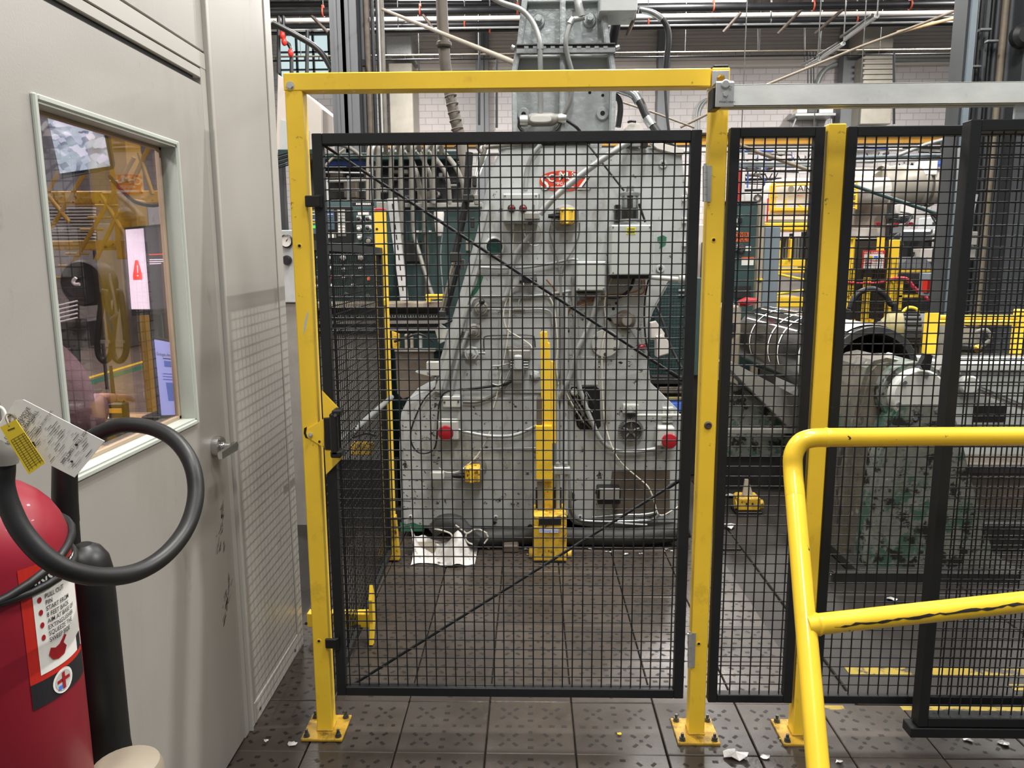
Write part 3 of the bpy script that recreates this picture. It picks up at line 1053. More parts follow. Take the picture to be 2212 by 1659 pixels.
# sight glass
c = P(1068.7, 533.6, MY)
R = rp(22, MY)
sg = part('sight_bezel', K().lathe([(R, 0), (R, .02), (R * .86, .03), (R * .78, .03), (R * .78, .004)], c, NY, 30, caps=False), 'press_pale')
K().cyl(c + NY * .004, c + NY * .006, R * .8, n=30).o('sight_window', 'sight_pale', sg)
K().cyl(c + NY * .020, c + NY * .022, R * .79, n=30).o('sight_lens', 'sight_glass', sg)

# conduits and hoses over the face (pixel path, depth, radius, material)
HOSES = [
    ('conduit', [(1372, 300, MY - .10), (1340, 318, MY - .12), (1262, 372, MY - .12), (1196, 428, MY - .12), (1166, 462, MY - .12)], .017, 'conduit'),
    ('conduit', [(1152, 496, MY - .05), (1134, 520, MY - .05), (1116, 545, MY - .05), (1106, 580, MY - .05), (1100, 618, MY - .04), (1088, 650, MY - .04)], .014, 'conduit'),
    ('conduit', [(1028, 585, MY - .03), (1034, 578, MY - .03), (1080, 579, MY - .03), (1135, 577, MY - .03), (1190, 569, MY - .03), (1232, 560, MY - .03), (1248, 562, MY - .03)], .009, 'conduit'),
    ('conduit', [(1168, 312, MY - .02), (1150, 335, MY - .03), (1138, 370, MY - .03), (1135, 412, MY - .05)], .012, 'cable_grey'),
    ('conduit', [(1239, 600, MY - .06), (1240, 640, MY - .06), (1244, 690, MY - .06), (1248, 760, MY - .06), (1250, 826, MY - .07), (1260, 862, MY - .07), (1274, 900, MY - .07), (1298, 950, MY - .06), (1330, 973, MY - .05), (1375, 975, MY - .05), (1424, 968, MY - .05), (1446, 960, MY - .05)], .0125, 'conduit'),
    ('conduit', [(1292, 632, MY - .08), (1284, 668, MY - .08), (1274, 698, MY - .08), (1256, 736, MY - .09), (1246, 758, MY - .09), (1234, 800, MY - .08), (1222, 832, MY - .08), (1208, 858, MY - .06)], .0125, 'conduit'),
    ('pipe_run', [(1002, 716, MY - .03), (1006, 690, MY - .03), (1018, 655, MY - .03), (1038, 642, MY - .03), (1120, 642, MY - .03), (1180, 636, MY - .03), (1236, 628, MY - .03)], .0095, 'conduit'),
    ('pipe_run', [(1058, 668, MY - .03), (1120, 669, MY - .03), (1172, 668, MY - .03), (1190, 676, MY - .03), (1194, 700, MY - .03)], .005, 'conduit'),
    ('pipe_run', [(1120, 668, MY - .03), (1122, 648, MY - .03), (1134, 640, MY - .03), (1180, 640, MY - .03)], .005, 'conduit'),
    ('pipe_run', [(1046, 758, MY - .03), (1045, 735, MY - .03), (1052, 726, MY - .03), (1095, 724, MY - .03), (1146, 724, MY - .03), (1154, 732, MY - .03), (1156, 750, MY - .03)], .004, 'steel_dark'),
    ('pipe_run', [(960, 840, MY - .05), (978, 770, MY - .05), (1002, 690, MY - .05), (1012, 660, MY - .05)], .010, 'conduit'),
    ('pipe_run', [(974, 860, MY - .05), (984, 800, MY - .05), (1002, 740, MY - .05), (1010, 716, MY - .05)], .010, 'conduit'),
    ('air_hose', [(1000, 842, MY - .04), (1050, 836, MY - .05), (1090, 830, MY - .05), (1108, 822, MY - .05)], .007, 'black_rubber'),
    ('air_hose', [(962, 700, MY - .02), (982, 690, MY - .02)], .006, 'black_rubber'),
    ('air_hose', [(941, 836, MY - .03), (918, 860, MY - .05), (902, 890, MY - .05), (888, 930, MY - .05), (890, 960, MY - .05), (906, 978, MY - .05), (930, 976, MY - .05), (942, 958, MY - .05), (946, 900, MY - .05), (950, 868, MY - .05), (962, 848, MY - .05), (1000, 840, MY - .05)], .0045, 'black_rubber'),
    ('conduit', [(1000, 868, MY - .04), (1030, 868, MY - .04), (1060, 858, MY - .04), (1078, 846, MY - .04), (1098, 826, MY - .04), (1108, 806, MY - .04)], .009, 'conduit_dirty'),
    ('conduit', [(988, 928, MY - .06), (1010, 934, MY - .06), (1060, 942, MY - .06), (1110, 940, MY - .06), (1150, 924, MY - .05), (1164, 916, MY - .05)], .010, 'conduit'),
    ('conduit', [(1020, 975, MY - .04), (1060, 970, MY - .04), (1110, 969, MY - .04), (1160, 968, MY - .04)], .006, 'conduit'),
    ('pipe_run', [(1232, 1060, MY - .05), (1233, 1090, MY - .05), (1240, 1113, MY - .05), (1256, 1124, MY - .05), (1304, 1127, MY - .05), (1380, 1125, MY - .05), (1410, 1122, MY - .05), (1424, 1110, MY - .05)], .009, 'steel'),
    ('pipe_run', [(1280, 1118, MY - .04), (1330, 1113, MY - .04), (1390, 1112, MY - .04), (1420, 1106, MY - .04)], .009, 'steel'),
    ('pipe_run', [(1300, 1127, MY - .05), (1360, 1132, MY - .06), (1398, 1134, MY - .06)], .006, 'conduit'),
    ('signal_cable', [(1110, 498, MY - .06), (1106, 560, MY - .04), (1102, 640, MY - .04), (1100, 700, MY - .04), (1092, 760, MY - .04), (1084, 800, MY - .04), (1074, 850, MY - .05), (1066, 880, MY - .05)], .0032, 'cable_white'),
    ('signal_cable', [(1131, 498, MY - .06), (1138, 518, MY - .05), (1150, 530, MY - .05), (1164, 528, MY - .05), (1170, 505, MY - .06), (1164, 488, MY - .08)], .0032, 'cable_white'),
    ('signal_cable', [(1190, 486, MY - .08), (1188, 505, MY - .06), (1198, 540, MY - .04), (1208, 580, MY - .04), (1211, 640, MY - .05), (1212, 760, MY - .05), (1204, 830, MY - .04)], .0045, 'cable_grey'),
    ('signal_cable', [(1252, 480, MY - .08), (1250, 510, MY - .05), (1238, 540, MY - .04), (1220, 568, MY - .04), (1212, 600, MY - .05), (1216, 700, MY - .05), (1216, 820, MY - .05)], .0045, 'cable_grey'),
    ('signal_cable', [(1128, 614, MY - .04), (1108, 622, MY - .04), (1098, 636, MY - .04), (1090, 664, MY - .04), (1088, 684, MY - .04), (1096, 712, MY - .04), (1124, 730, MY - .04), (1146, 746, MY - .04), (1152, 760, MY - .05)], .004, 'cable_white'),
    ('signal_cable', [(1152, 612, MY - .04), (1170, 620, MY - .04), (1186, 640, MY - .04), (1198, 670, MY - .04), (1204, 740, MY - .04), (1202, 790, MY - .04), (1206, 830, MY - .04)], .004, 'cable_white'),
    ('signal_cable', [(1322, 598, MY - .06), (1312, 624, MY - .06), (1306, 660, MY - .06), (1310, 700, MY - .06), (1302, 745, MY - .08), (1300, 800, MY - .06), (1302, 860, MY - .05), (1308, 920, MY - .05), (1326, 975, MY - .07), (1346, 1004, MY - .05), (1376, 1030, MY - .05), (1400, 1052, MY - .05), (1412, 1080, MY - .05), (1420, 1108, MY - .05), (1432, 1113, MY - .06), (1450, 1104, MY - .06), (1466, 1094, MY - .06)], .0042, 'cable_white'),
    ('signal_cable', [(1402, 600, MY - .04), (1394, 640, MY - .04), (1392, 690, MY - .04), (1396, 740, MY - .04), (1406, 776, MY - .03)], .005, 'black_rubber'),
    ('signal_cable', [(1370, 600, MY - .06), (1360, 626, MY - .06), (1336, 642, MY - .06), (1306, 642, MY - .05)], .008, 'black_rubber'),
    ('copper_line', [(1386, 600, MY - .06), (1384, 624, MY - .06), (1352, 634, MY - .06), (1300, 638, MY - .05), (1262, 644, MY - .05)], .0035, 'copper'),
    ('copper_line', [(1392, 600, MY - .05), (1390, 632, MY - .05), (1356, 640, MY - .05), (1300, 646, MY - .05), (1250, 662, MY - .05)], .0035, 'copper'),
    ('copper_line', [(1300, 640, MY - .04), (1256, 652, MY - .04), (1228, 672, MY - .03), (1222, 720, MY - .03), (1224, 800, MY - .03)], .004, 'copper'),
    ('copper_line', [(1180, 604, MY - .02), (1192, 618, MY - .02), (1210, 640, MY - .03)], .0035, 'copper'),
    ('hydraulic_line', [(1226, 842, MY - .05), (1234, 860, MY - .05), (1252, 886, MY - .04), (1276, 918, MY - .03)], .005, 'steel'),
    ('hydraulic_line', [(1224, 850, MY - .05), (1240, 880, MY - .05), (1262, 914, MY - .04)], .004, 'cable_white'),
    ('hydraulic_line', [(1238, 870, MY - .04), (1256, 904, MY - .04), (1276, 926, MY - .03)], .005, 'steel_dark'),
    ('signal_cable', [(1060, 930, MY - .05), (1050, 950, MY - .05), (1034, 980, MY - .06), (1014, 1002, MY - .07), (1002, 1010, MY - .07)], .0035, 'cable_white'),
    ('signal_cable', [(948, 1010, MY - .06), (962, 1020, MY - .06), (986, 1020, MY - .06), (1000, 1012, MY - .06)], .0035, 'cable_white'),
]
for nm, path, rad, m_ in HOSES:
    part(nm, K().ptube(path, rad, 8, 5), m_)
for x, y in ((1240, 606), (1292, 640), (1248, 757), (1424, 968), (1262, 866)):
    c = P(x, y, MY - .06)
    part('conduit_fitting', K().lathe([(.017, -.02), (.019, 0), (.017, .02)], c, (0, 0, 1), 12), 'steel')

# hand valve, knobs and nuts on the left leg
def knob(px, py, rr, m='mid_machine', hexa=False, stem=True, Y=None):
    Y = Y or MY - .015
    c = P(px, py, Y)
    R = rp(rr, Y)
    o = part('valve_knob' if not hexa else 'hex_plug', K().lathe([(R, 0), (R, .012), (R * .8, .02), (R * .55, .022), (R * .5, .03), (R * .2, .032)], c, NY, 6 if hexa else 24, smooth=not hexa), m)
    if stem:
        K().ring(c + NY * .022, NY, R * .72, R * .07, 24).o('knob_ring', m, o)
        K().cyl(c + NY * .03, c + NY * .06, R * .22, n=12).o('knob_stem', 'steel', o)
    return o


hv = knob(1040, 666, 17)
K().ball(P(1041, 652, MY - .08), .016).o('knob_ball', 'black_plastic', hv)
K().tube([P(1041, 656, MY - .075), P(1040, 668, MY - .06), P(1033, 690, MY - .05)], .005, 8).o('valve_lever', 'steel', hv)
knob(1025, 715, 17)
knob(1018, 763, 18, 'press_grey', hexa=True)
knob(1156, 811, 12, 'press_grey', hexa=True, stem=False)
part('pipe_union', K().cyl(P(1110, 668, MY - .03), P(1134, 668, MY - .03), .010, n=12).cyl(P(1046, 668, MY - .03), P(1060, 668, MY - .03), .009, n=12), 'mid_machine')
part('plug_stem', K().tube([P(1034, 763, MY - .04), P(1048, 763, MY - .04)], .008, 8, 1), 'steel')
# small limit switch and bracket
ls = part('limit_switch', K().pb(1122, 600, 1160, 612, MY - .07, .06, .003), 'black_plastic')
for x in (1124, 1155):
    K().pb(x - 3, 590, x + 4, 606, MY - .075, .03, .002).o('switch_bracket', 'steel', ls)
for x in (1130, 1150):
    K().pb(x - 2, 610, x + 2, 619, MY - .07, .02).o('switch_lug', 'cable_white', ls)
# pressure regulator assembly
rg = part('air_regulator', K().pb(1098, 756, 1146, 776, MY - .09, .08, .006), 'mid_machine')
K().pp([(1096, 748), (1106, 746), (1118, 752), (1130, 746), (1142, 748), (1146, 758), (1098, 758)], MY - .06, .04, .003).o('mounting_plate', 'mid_machine', rg)
c = P(1119, 778, MY - .06)
K().lathe([(.030, -.12), (.034, -.11), (.034, -.05), (.036, -.045), (.036, -.03), (.030, -.02), (.026, 0), (.036, .01), (.036, .03), (.02, .04)], c, (0, 0, 1), 16).o('filter_bowl', 'conduit', rg)
K().pb(1110, 768, 1128, 800, MY - .11, .05, .006).o('bowl_guard', 'press_grey', rg)
for i in range(4):
    K().cyl(P(1103, 776 + 6 * i, MY - .07), P(1109, 776 + 6 * i, MY - .07), .008, n=8).cyl(P(1131, 776 + 6 * i, MY - .07), P(1141, 776 + 6 * i, MY - .07), .008, n=8).o('hose_fitting', 'steel', rg)
K().ptube([(1100, 785, MY - .06), (1080, 790, MY - .06), (1062, 792, MY - .06), (1056, 808, MY - .06), (1060, 826, MY - .06), (1076, 832, MY - .06), (1090, 824, MY - .06), (1102, 800, MY - .06)], .0045).o('coiled_line', 'conduit', rg)

# bearing, cover plate, dark service opening on the right leg
c = P(1307, 741, MY - .022)
R = rp(30, MY)
cp_ = part('cover_disc', K().lathe([(R, 0), (R, .014), (R * .95, .018), (.001, .018)], c, NY, 32), 'press_pale')
for t in range(6):
    a = math.radians(60 * t + 30)
    K().cyl(c + Vector((math.cos(a), 0, math.sin(a))) * R * .78 + NY * .018, c + Vector((math.cos(a), 0, math.sin(a))) * R * .78 + NY * .021, .009, n=10).o('cap_screw', 'steel_dark', cp_)
c = P(1350, 691, MY - .0)
R = rp(21, MY)
bg = part('bearing_hub', K().lathe([(R * 1.05, 0), (R * 1.05, .02), (R * .8, .03), (R * .8, .05), (R * .5, .06), (R * .45, .03)], c, NY, 28), 'rust_brown')
K().pp([(1318, 684), (1345, 676), (1346, 700), (1326, 700)], MY - .04, .03, .003).o('bearing_arm', 'mid_machine', bg)
K().lathe([(R * .5, .045), (R * .5, .09), (R * .42, .095)], c, NY, 18).o('shaft_end', 'mid_machine', bg)
text('painted_letter', 'G', P(1312, 664, MY - .0026), (1, 0, 0), (0, 0, 1), .018, 'ink', pr)
for x, y in ((1325, 667), (1314, 688), (1318, 691), (1332, 655)):
    part('tapped_hole', K().cyl(P(x, y, MY - .001), P(x, y, MY - .003), .008, n=12), 'hole')
part('red_lever', K().tube([P(1360, 706, MY - .03), P(1384, 745, MY - .03)], .007, 8, 1).ball(P(1386, 750, MY - .03), .016, n=10), ['conduit', ])
part('lever_grip', K().ball(P(1386, 750, MY - .032), .019, (1.2, 1, 1)), 'red_lens')
part('service_opening', K().pp([(1234, 836), (1288, 834), (1296, 842), (1296, 880), (1298, 920), (1290, 929), (1254, 929), (1246, 920), (1240, 886), (1229, 850)], MY - .024, .004), 'hole')
for q in range(14):
    x0, y0 = random.uniform(1238, 1270), random.uniform(838, 880)
    part('loose_wire', K().ptube([(x0, y0, MY - .03), (x0 + random.uniform(-6, 12), y0 + 18, MY - .05), (x0 + random.uniform(-2, 22), y0 + random.uniform(30, 46), MY - .032)], .003, 6, 4), random.choice(['black_rubber', 'cable_white', 'cable_grey', 'steel_dark']))
part('roller_end', K().lathe([(.02, 0), (.02, .03), (.012, .04)], P(1240, 846, MY - .02), NY, 16), 'press_pale')

# sprocket with worm drive
c = P(1362, 928, MY - .024)
R = rp(24, MY)
sw = part('worm_wheel', K().lathe([(R, 0), (R, .03), (R * .88, .035), (R * .8, .02), (R * .3, .02), (R * .25, .035)], c, NY, 36), 'steel_dark')
for t in range(36):
    a = 2 * math.pi * t / 36
    d = Vector((math.cos(a), 0, math.sin(a)))
    e = Vector((-d.z, 0, d.x))
    q = c + d * R
    K().prism([q - e * .004, q + e * .004, q + e * .0025 + d * .008, q - e * .0025 + d * .008], (0, -.03, 0)).o('gear_tooth', 'steel', sw)
for t in range(5):
    a = 2 * math.pi * t / 5 + .3
    d = Vector((math.cos(a), 0, math.sin(a)))
    K().tube([c + d * R * .3 + NY * .024, c + d * R * .8 + NY * .024], .006, 6, 1).o('wheel_spoke', 'steel', sw)
wb = part('worm_bracket', K().pb(1346, 874, 1380, 893, MY - .06, .05, .004), 'press_pale')
for x in (1354, 1371):
    K().hexn(P(x, 881, MY - .06), NY, .012, .01).o('hex_bolt', 'press_grey', wb)
wm = K()
for i in range(8):
    wm.lathe([(.011, 0), (.016, .002), (.011, .004)], P(1352 + 3 * i, 897, MY - .05), (1, 0, 0), 12)
wm.o('worm_screw', 'steel_dark', wb)
part('drive_shaft', K().cyl(P(1376, 897, MY - .05), P(1480, 897, MY - .05), .008, n=12).cyl(P(1472, 897, MY - .05), P(1480, 897, MY - .05), .018, n=12), 'press_pale')
sb = part('shaft_bearing', K().pb(1431, 880, 1455, 913, MY - .04, .03, .003), 'press_pale')
for y in (885, 908):
    K().hexn(P(1443, y, MY - .04), NY, .011, .012).o('hex_bolt', 'press_grey', sb)

# emergency stops
for cx, cy, hx0, hy0, hx1, hy1 in ((964, 933, 946, 908, 990, 952), (1444, 950, 1419, 922, 1458, 966)):
    es = part('emergency_stop', K().pb(hx0, hy0, hx1, hy1, MY - .09, .07, .010), 'press_pale')
    c = P(cx, cy, MY - .09)
    K().lathe([(.018, 0), (.018, .02)], c, NY, 16).o('stop_collar', 'steel', es)
    K().lathe([(.032, .018), (.040, .022), (.042, .028), (.038, .035), (.02, .039), (.001, .040)], c, NY, 26).o('stop_button', 'red_plastic', es)
tb = ebox(956, 856, 995, 880, .06, 'conduit_body', lid=False, m='press_pale')
for x, y in ((960, 869), (990, 868)):
    K().cyl(P(x, y, MY - .06), P(x, y, MY - .063), .006, n=10).o('lid_screw', 'steel_dark', tb)
# bracket and chute at left edge
ck = part('side_bracket', K().pb(921, 782, 948, 812, MY - .05, .05, .003), 'press_pale')
K().pp([(897, 803), (905, 799), (919, 799), (934, 812), (930, 814), (900, 806)], MY - .05, .03, .002).o('bracket_tongue', 'press_pale', ck)
# brown scorched inset with a black pedal box
ip = part('brown_patch', K().pp([(1322, 1018), (1447, 1016), (1447, 1110), (1400, 1116), (1325, 1112), (1318, 1060)], MY - .0245, .004), 'rust_brown')
pe = part('pedal_box', K().pb(1291, 1055, 1341, 1090, MY - .10, .09, .006), 'black_plastic')
K().pb(1296, 1056, 1338, 1080, MY - .108, .01, .004).o('pedal_plate', 'mid_machine', pe)
# white lamp head at the waist
lw = part('work_lamp', K().pp([(1419, 728), (1432, 724), (1444, 736), (1447, 764), (1420, 772)], MY - .06, .09, .006), 'white_paint')
K().pp([(1405, 697), (1418, 694), (1436, 720), (1434, 734), (1406, 734)], MY - .02, .04, .004).o('lamp_bracket', 'white_paint', lw)
# small stop box fittings under it
part('edge_pipe', K().ptube([(1372, 602, MY - .10), (1400, 599, MY - .10), (1420, 600, MY - .10), (1470, 604, MY - .10)], [.010, .012, .013, .012], 10), 'press_pale')
part('edge_knob', K().lathe([(.02, 0), (.026, .01), (.02, .03)], P(1466, 602, MY - .11), (1, 0, 0), 12), 'press_pale')
# chipped green undercoat patches
def blob(pts, Y, m='green_paint', name='chipped_patch'):
    return part(name, K().pp(pts, Y, .0006), m)


blob([(1420, 512), (1432, 508), (1440, 512), (1438, 530), (1428, 536), (1424, 538), (1426, 528), (1420, 522)], MY - .0006)
blob([(1034, 592), (1044, 598), (1038, 618), (1030, 632), (1018, 644), (1012, 648), (1012, 640), (1024, 624), (1030, 612)], MY - .0006)
blob([(864, 1128), (878, 1132), (892, 1128), (906, 1134), (918, 1134), (916, 1148), (866, 1148)], MY - .0186)
blob([(1016, 505), (1022, 500), (1012, 548), (1004, 556)], MY - .0316)
# scattered dark paint chips on the lower casting
for q in range(70):
    x, y = random.uniform(866, 938), random.uniform(872, 1120)
    a, l = random.uniform(-.4, 1.2), random.uniform(1.5, 4.5)
    d, e = (math.cos(a) * l, math.sin(a) * l), (-math.sin(a) * 1.1, math.cos(a) * 1.1)
    blob([(x - d[0], y - d[1]), (x + e[0], y + e[1]), (x + d[0], y + d[1]), (x - e[0], y - e[1])], MY - .0186, random.choice(['ink', 'ink', 'green_paint', 'rust_brown']), 'paint_chip')
for q in range(26):
    x, y = random.uniform(1290, 1400), random.uniform(690, 800)
    l = random.uniform(2, 7)
    blob([(x - l, y), (x, y - l * .5), (x + l, y), (x + l * .3, y + l * .6)], MY - .0228, random.choice(['rust_brown', 'mid_machine', 'ink']), 'paint_chip')

# linear actuator on the sloping left flank
ac = part('ram_cylinder', K().ptube([(1014, 330, MY - .02), (1008, 430, MY - .04), (982, 560, MY - .05)], .020, 12, 1), 'black_plastic')
K().ptube([(982, 560, MY - .05), (954, 676, MY - .05)], .012, 10, 1).o('ram_rod', 'chrome', ac)
K().ptube([(992, 570, MY - .03), (964, 680, MY - .03)], .013, 10, 1).o('ram_guide', 'black_plastic', ac)
for q in ((972, 545, 996, 566), (946, 672, 962, 690), (1000, 420, 1022, 436)):
    K().pb(*q, MY - .085, .055, .004).o('ram_clevis', 'dark_machine', ac)
for i, (x, y) in enumerate(((1020, 380), (1024, 420), (1016, 470), (1006, 520), (994, 560))):
    K().pb(x, y, x + 9, y + 22, MY - .07, .05, .003).o('ram_fitting', random.choice(['mid_machine', 'dark_machine', 'steel_dark']), ac)
for dx in (0, 7, 15):
    K().ptube([(1042 + dx, 306, MY + .1), (1036 + dx, 336, MY + .05), (1026 + dx * .6, 380, MY - .03), (1014 + dx * .5, 430, MY - .04)], .006, 8).o('ram_hose', 'conduit', ac)
part('hose_bracket', K().pp([(940, 715), (950, 700), (968, 712), (960, 738), (948, 744)], MY - .04, .03, .003), 'press_pale')

# stack of clutter on the crown
part('crown_fitting', K().pb(1350, 292, 1395, 300, MY - .05, .2, .003).pb(1362, 300, 1385, 316, MY - .03, .1, .003), 'press_pale')
part('crown_bracket', K().pb(1354, 300, 1362, 318, MY - .05, .05).pb(1386, 296, 1400, 318, MY - .05, .05, .003), 'black_plastic')
part('crown_arm', K().pp([(1404, 309), (1412, 304), (1478, 322), (1476, 334), (1464, 334), (1420, 322)], MY - .02, .05, .003), 'white_paint')
part('crown_cowl', K().pp([(1352, 275), (1360, 266), (1372, 263), (1384, 268), (1390, 280), (1388, 292), (1352, 292)], MY - .03, .12, .003), 'white_paint')
part('crown_tie', K().ptube([(1356, 264, MY - .04), (1364, 262, MY - .05), (1374, 263, MY - .05)], .006, 6), 'black_plastic')
for pth in ([(1040, 330, MY), (1032, 316, MY), (1046, 308, MY), (1110, 304, MY), (1170, 300, MY), (1240, 303, MY), (1300, 302, MY)], [(1024, 400, MY), (1046, 330, MY), (1052, 318, MY), (1130, 310, MY), (1200, 300, MY)]):
    part('crown_conduit', K().ptube(pth, .011, 10), 'conduit_dirty')
part('rear_hose', K().ptube([(1330, 187, MY + .2), (1352, 196, MY + .18), (1372, 205, MY + .15), (1385, 225, MY + .12), (1397, 252, MY + .1), (1412, 274, MY + .08), (1430, 300, MY + .05)], .022, 10), 'black_rubber')
part('hose_ferrule', K().ptube([(1334, 190, MY + .19), (1368, 203, MY + .15), (1381, 220, MY + .13)], .026, 10), 'steel')
part('hose_ferrule', K().ptube([(1398, 255, MY + .1), (1410, 273, MY + .08)], .026, 10), 'steel')
part('rear_hose', K().ptube([(1328, 206, MY + .2), (1338, 216, MY + .2), (1340, 240, MY + .2), (1335, 275, MY + .2)], .016, 10), 'black_rubber')
part('rear_hose', K().ptube([(1424, 302, MY + .05), (1436, 300, MY + .03), (1446, 312, MY + .03), (1456, 322, MY + .05)], .02, 10), 'black_rubber')

# ---- cast pylon on top
PYY = MY + .10
pw = [(1142, -60), (1300, -60), (1297, 8), (1304, 40), (1314, 96), (1318, 112), (1326, 150), (1328, 305), (1108, 305), (1110, 150), (1118, 112), (1123, 96), (1132, 40), (1143, 0)]
py_ = part('pylon_web', K().pp(pw, PYY, .06, .006), 'cast_silver')


def rib(a, b, w_, d=.06, nm='pylon_flange'):
    (x0, y0), (x1, y1) = a, b
    return part(nm, K().pp([(x0 - w_, y0), (x0 + w_, y0), (x1 + w_, y1), (x1 - w_, y1)], PYY - d, d + .02, .006), 'cast_silver')


rib((1140, -60), (1122, 98), 6, .09)
rib((1118, 110), (1110, 160), 6, .09)
rib((1110, 160), (1112, 305), 6, .09)
rib((1296, -60), (1313, 98), 6, .09)
rib((1319, 110), (1326, 160), 6, .09)
rib((1326, 160), (1322, 305), 6, .09)
rib((1216, -60), (1216, 98), 6, .07, 'pylon_rib')
rib((1216, 110), (1214, 305), 6, .07, 'pylon_rib')
for y in (-2, 118):
    part('pylon_rib', K().pb(1128 if y < 0 else 1116, y, 1308 if y < 0 else 1322, y + 6, PYY - .04, .05, .004), 'cast_silver')
ch = part('strut_channel', K().pb(1115, 103, 1330, 114, PYY - .11, .03, .002), 'steel')
K().pb(1117, 96, 1328, 103, PYY - .105, .02, .001).o('channel_recess', 'dark_machine', ch)
K().pb(1115, 93.5, 1329, 96.5, PYY - .115, .04, .001).o('channel_lip', 'steel_dark', ch)
for i in range(10):
    K().pb(1132 + 19 * i, 99, 1142 + 19 * i, 105, PYY - .112, .004, .001).o('channel_tab', 'steel', ch)
for x in (1111, 1330):
    K().tube([P(x, 104, PYY - .1), P(x + (-6 if x < 1200 else 8), 101, PYY - .1)], .012, 8, 1).o('channel_bolt', 'zinc', ch)
for x, y, nut in ((1163, 47, True), (1273, 45, True), (1131, 248, False), (1301, 246, False)):
    c = P(x, y, PYY)
    R = rp(13.5, PYY)
    o = part('pylon_boss', K().lathe([(R, 0), (R, .012), (R * .85, .018), (.001, .018)], c, NY, 28), 'cast_silver')
    if nut:
        K().lathe([(R * .66, .016), (R * .66, .024)], c, NY, 20).hexn(c + NY * .02, NY, R * .52, .05).o('hex_bolt', 'cast_silver', o)
    else:
        K().cyl(c + NY * .0185, c + NY * .0192, R * .36, n=16).o('bolt_socket', 'hole', o)
for x, y in ((1202, 193), (1274, 200), (1302, 206)):
    part('tapped_hole', K().cyl(P(x, y, PYY - .0005), P(x, y, PYY - .002), .008, n=12), 'hole')
cg = part('conduit_riser', K().ptube([(1040, -20, PYY - .12), (1080, 4, PYY - .12), (1120, 18, PYY - .12), (1142, 36, PYY - .12), (1157, 60, PYY - .13), (1166, 92, PYY - .14), (1167, 130, PYY - .13), (1168, 180, PYY - .11), (1168, 246, PYY - .09)], rp(5.2, PYY), 12, 6), 'conduit')
part('conduit_clip', K().pb(1160, 92, 1174, 106, PYY - .15, .03, .002), 'steel')
cb_ = part('conduit_outlet', K().ptube([(1130, 262, PYY - .08), (1142, 261, PYY - .08), (1150, 259, PYY - .08), (1190, 258, PYY - .08), (1202, 256, PYY - .08), (1212, 256, PYY - .08)], [.02, .022, .034, .034, .024, .022], 12, 3), 'mid_machine')
ell = []
for i in range(24):
    t = 2 * math.pi * i / 24
    ell.append(P(1168 + 23 * math.copysign(abs(math.cos(t)) ** .5, math.cos(t)), 257 + 8 * math.copysign(abs(math.sin(t)) ** .8, math.sin(t)), PYY - .125))
K().prism(ell, (0, .02, 0), .004).o('outlet_cover', 'press_pale', cb_)
K().lathe([(.028, 0), (.03, .02), (.028, .04)], P(1123, 261, PYY - .08), (1, 0, 0), 12).o('gland_nut', 'zinc', cb_)
K().lathe([(.024, 0), (.026, .02), (.022, .04)], P(1206, 256, PYY - .08), (1, 0, 0), 12).o('gland_nut', 'zinc', cb_)
part('flex_hose', K().ptube([(1236, 46, PYY - .12), (1228, 62, PYY - .13), (1222, 90, PYY - .14), (1226, 120, PYY - .13), (1234, 150, PYY - .12), (1237, 180, PYY - .11), (1232, 215, PYY - .10), (1222, 240, PYY - .09), (1214, 255, PYY - .08)], rp(4.8, PYY), 12), 'cable_grey')
part('flex_hose', K().ptube([(1122, 262, PYY - .08), (1122, 275, PYY - .08), (1136, 286, PYY - .09), (1170, 290, PYY - .09), (1200, 282, PYY - .09), (1212, 264, PYY - .08)], .008, 8), 'black_rubber')
part('flex_hose', K().ptube([(1216, 256, PYY - .08), (1230, 264, PYY - .08), (1248, 278, PYY - .06), (1264, 300, PYY - .05)], .008, 8), 'black_rubber')
part('sensor_tee', K().ptube([(1246, -20, PYY - .1), (1250, 12, PYY - .12), (1256, 36, PYY - .12)], rp(8, PYY), 12).ptube([(1240, 42, PYY - .12), (1252, 40, PYY - .12), (1262, 37, PYY - .12)], rp(5.5, PYY), 12), 'conduit')
part('hose_ferrule', K().ptube([(1230, 52, PYY - .125), (1238, 40, PYY - .12)], rp(6.2, PYY), 12), 'zinc')
bx2 = part('top_box', K().pb(1296, -30, 1378, 25, PYY - .15, .22, .006), 'press_grey')
part('strut_tube', K().ptube([(1336, 20, PYY + .12), (1322, 92, PYY + .12), (1312, 130, PYY + .14)], rp(11, PYY), 12, 1), 'black_plastic')
part('strut_tube', K().ptube([(1342, 20, PYY + .1), (1322, 130, PYY + .16)], rp(4, PYY), 12, 1), 'black_plastic')
part('top_hose', K().ptube([(1380, 22, PYY), (1396, 24, PYY), (1412, 30, PYY), (1432, 44, PYY), (1442, 62, PYY), (1444, 90, PYY), (1440, 130, PYY), (1438, 170, PYY), (1437, 185, PYY)], rp(6, PYY), 12), 'black_rubber')
part('hose_ferrule', K().ptube([(1382, 21, PYY), (1404, 26, PYY), (1420, 34, PYY), (1430, 42, PYY)], rp(6.5, PYY), 12), 'steel')
part('hose_ferrule', K().ptube([(1437, 186, PYY), (1437, 192, PYY)], rp(5.5, PYY), 12), 'steel')
part('hose_tail', K().ptube([(1437, 190, PYY), (1440, 240, PYY), (1444, 275, PYY), (1450, 320, PYY)], rp(3, PYY), 8), 'steel_dark')
part('shackle', K().ptube([(1372, 26, PYY), (1370, 40, PYY), (1364, 52, PYY), (1358, 66, PYY), (1353, 78, PYY)], rp(3, PYY), 8), 'rust_brown')

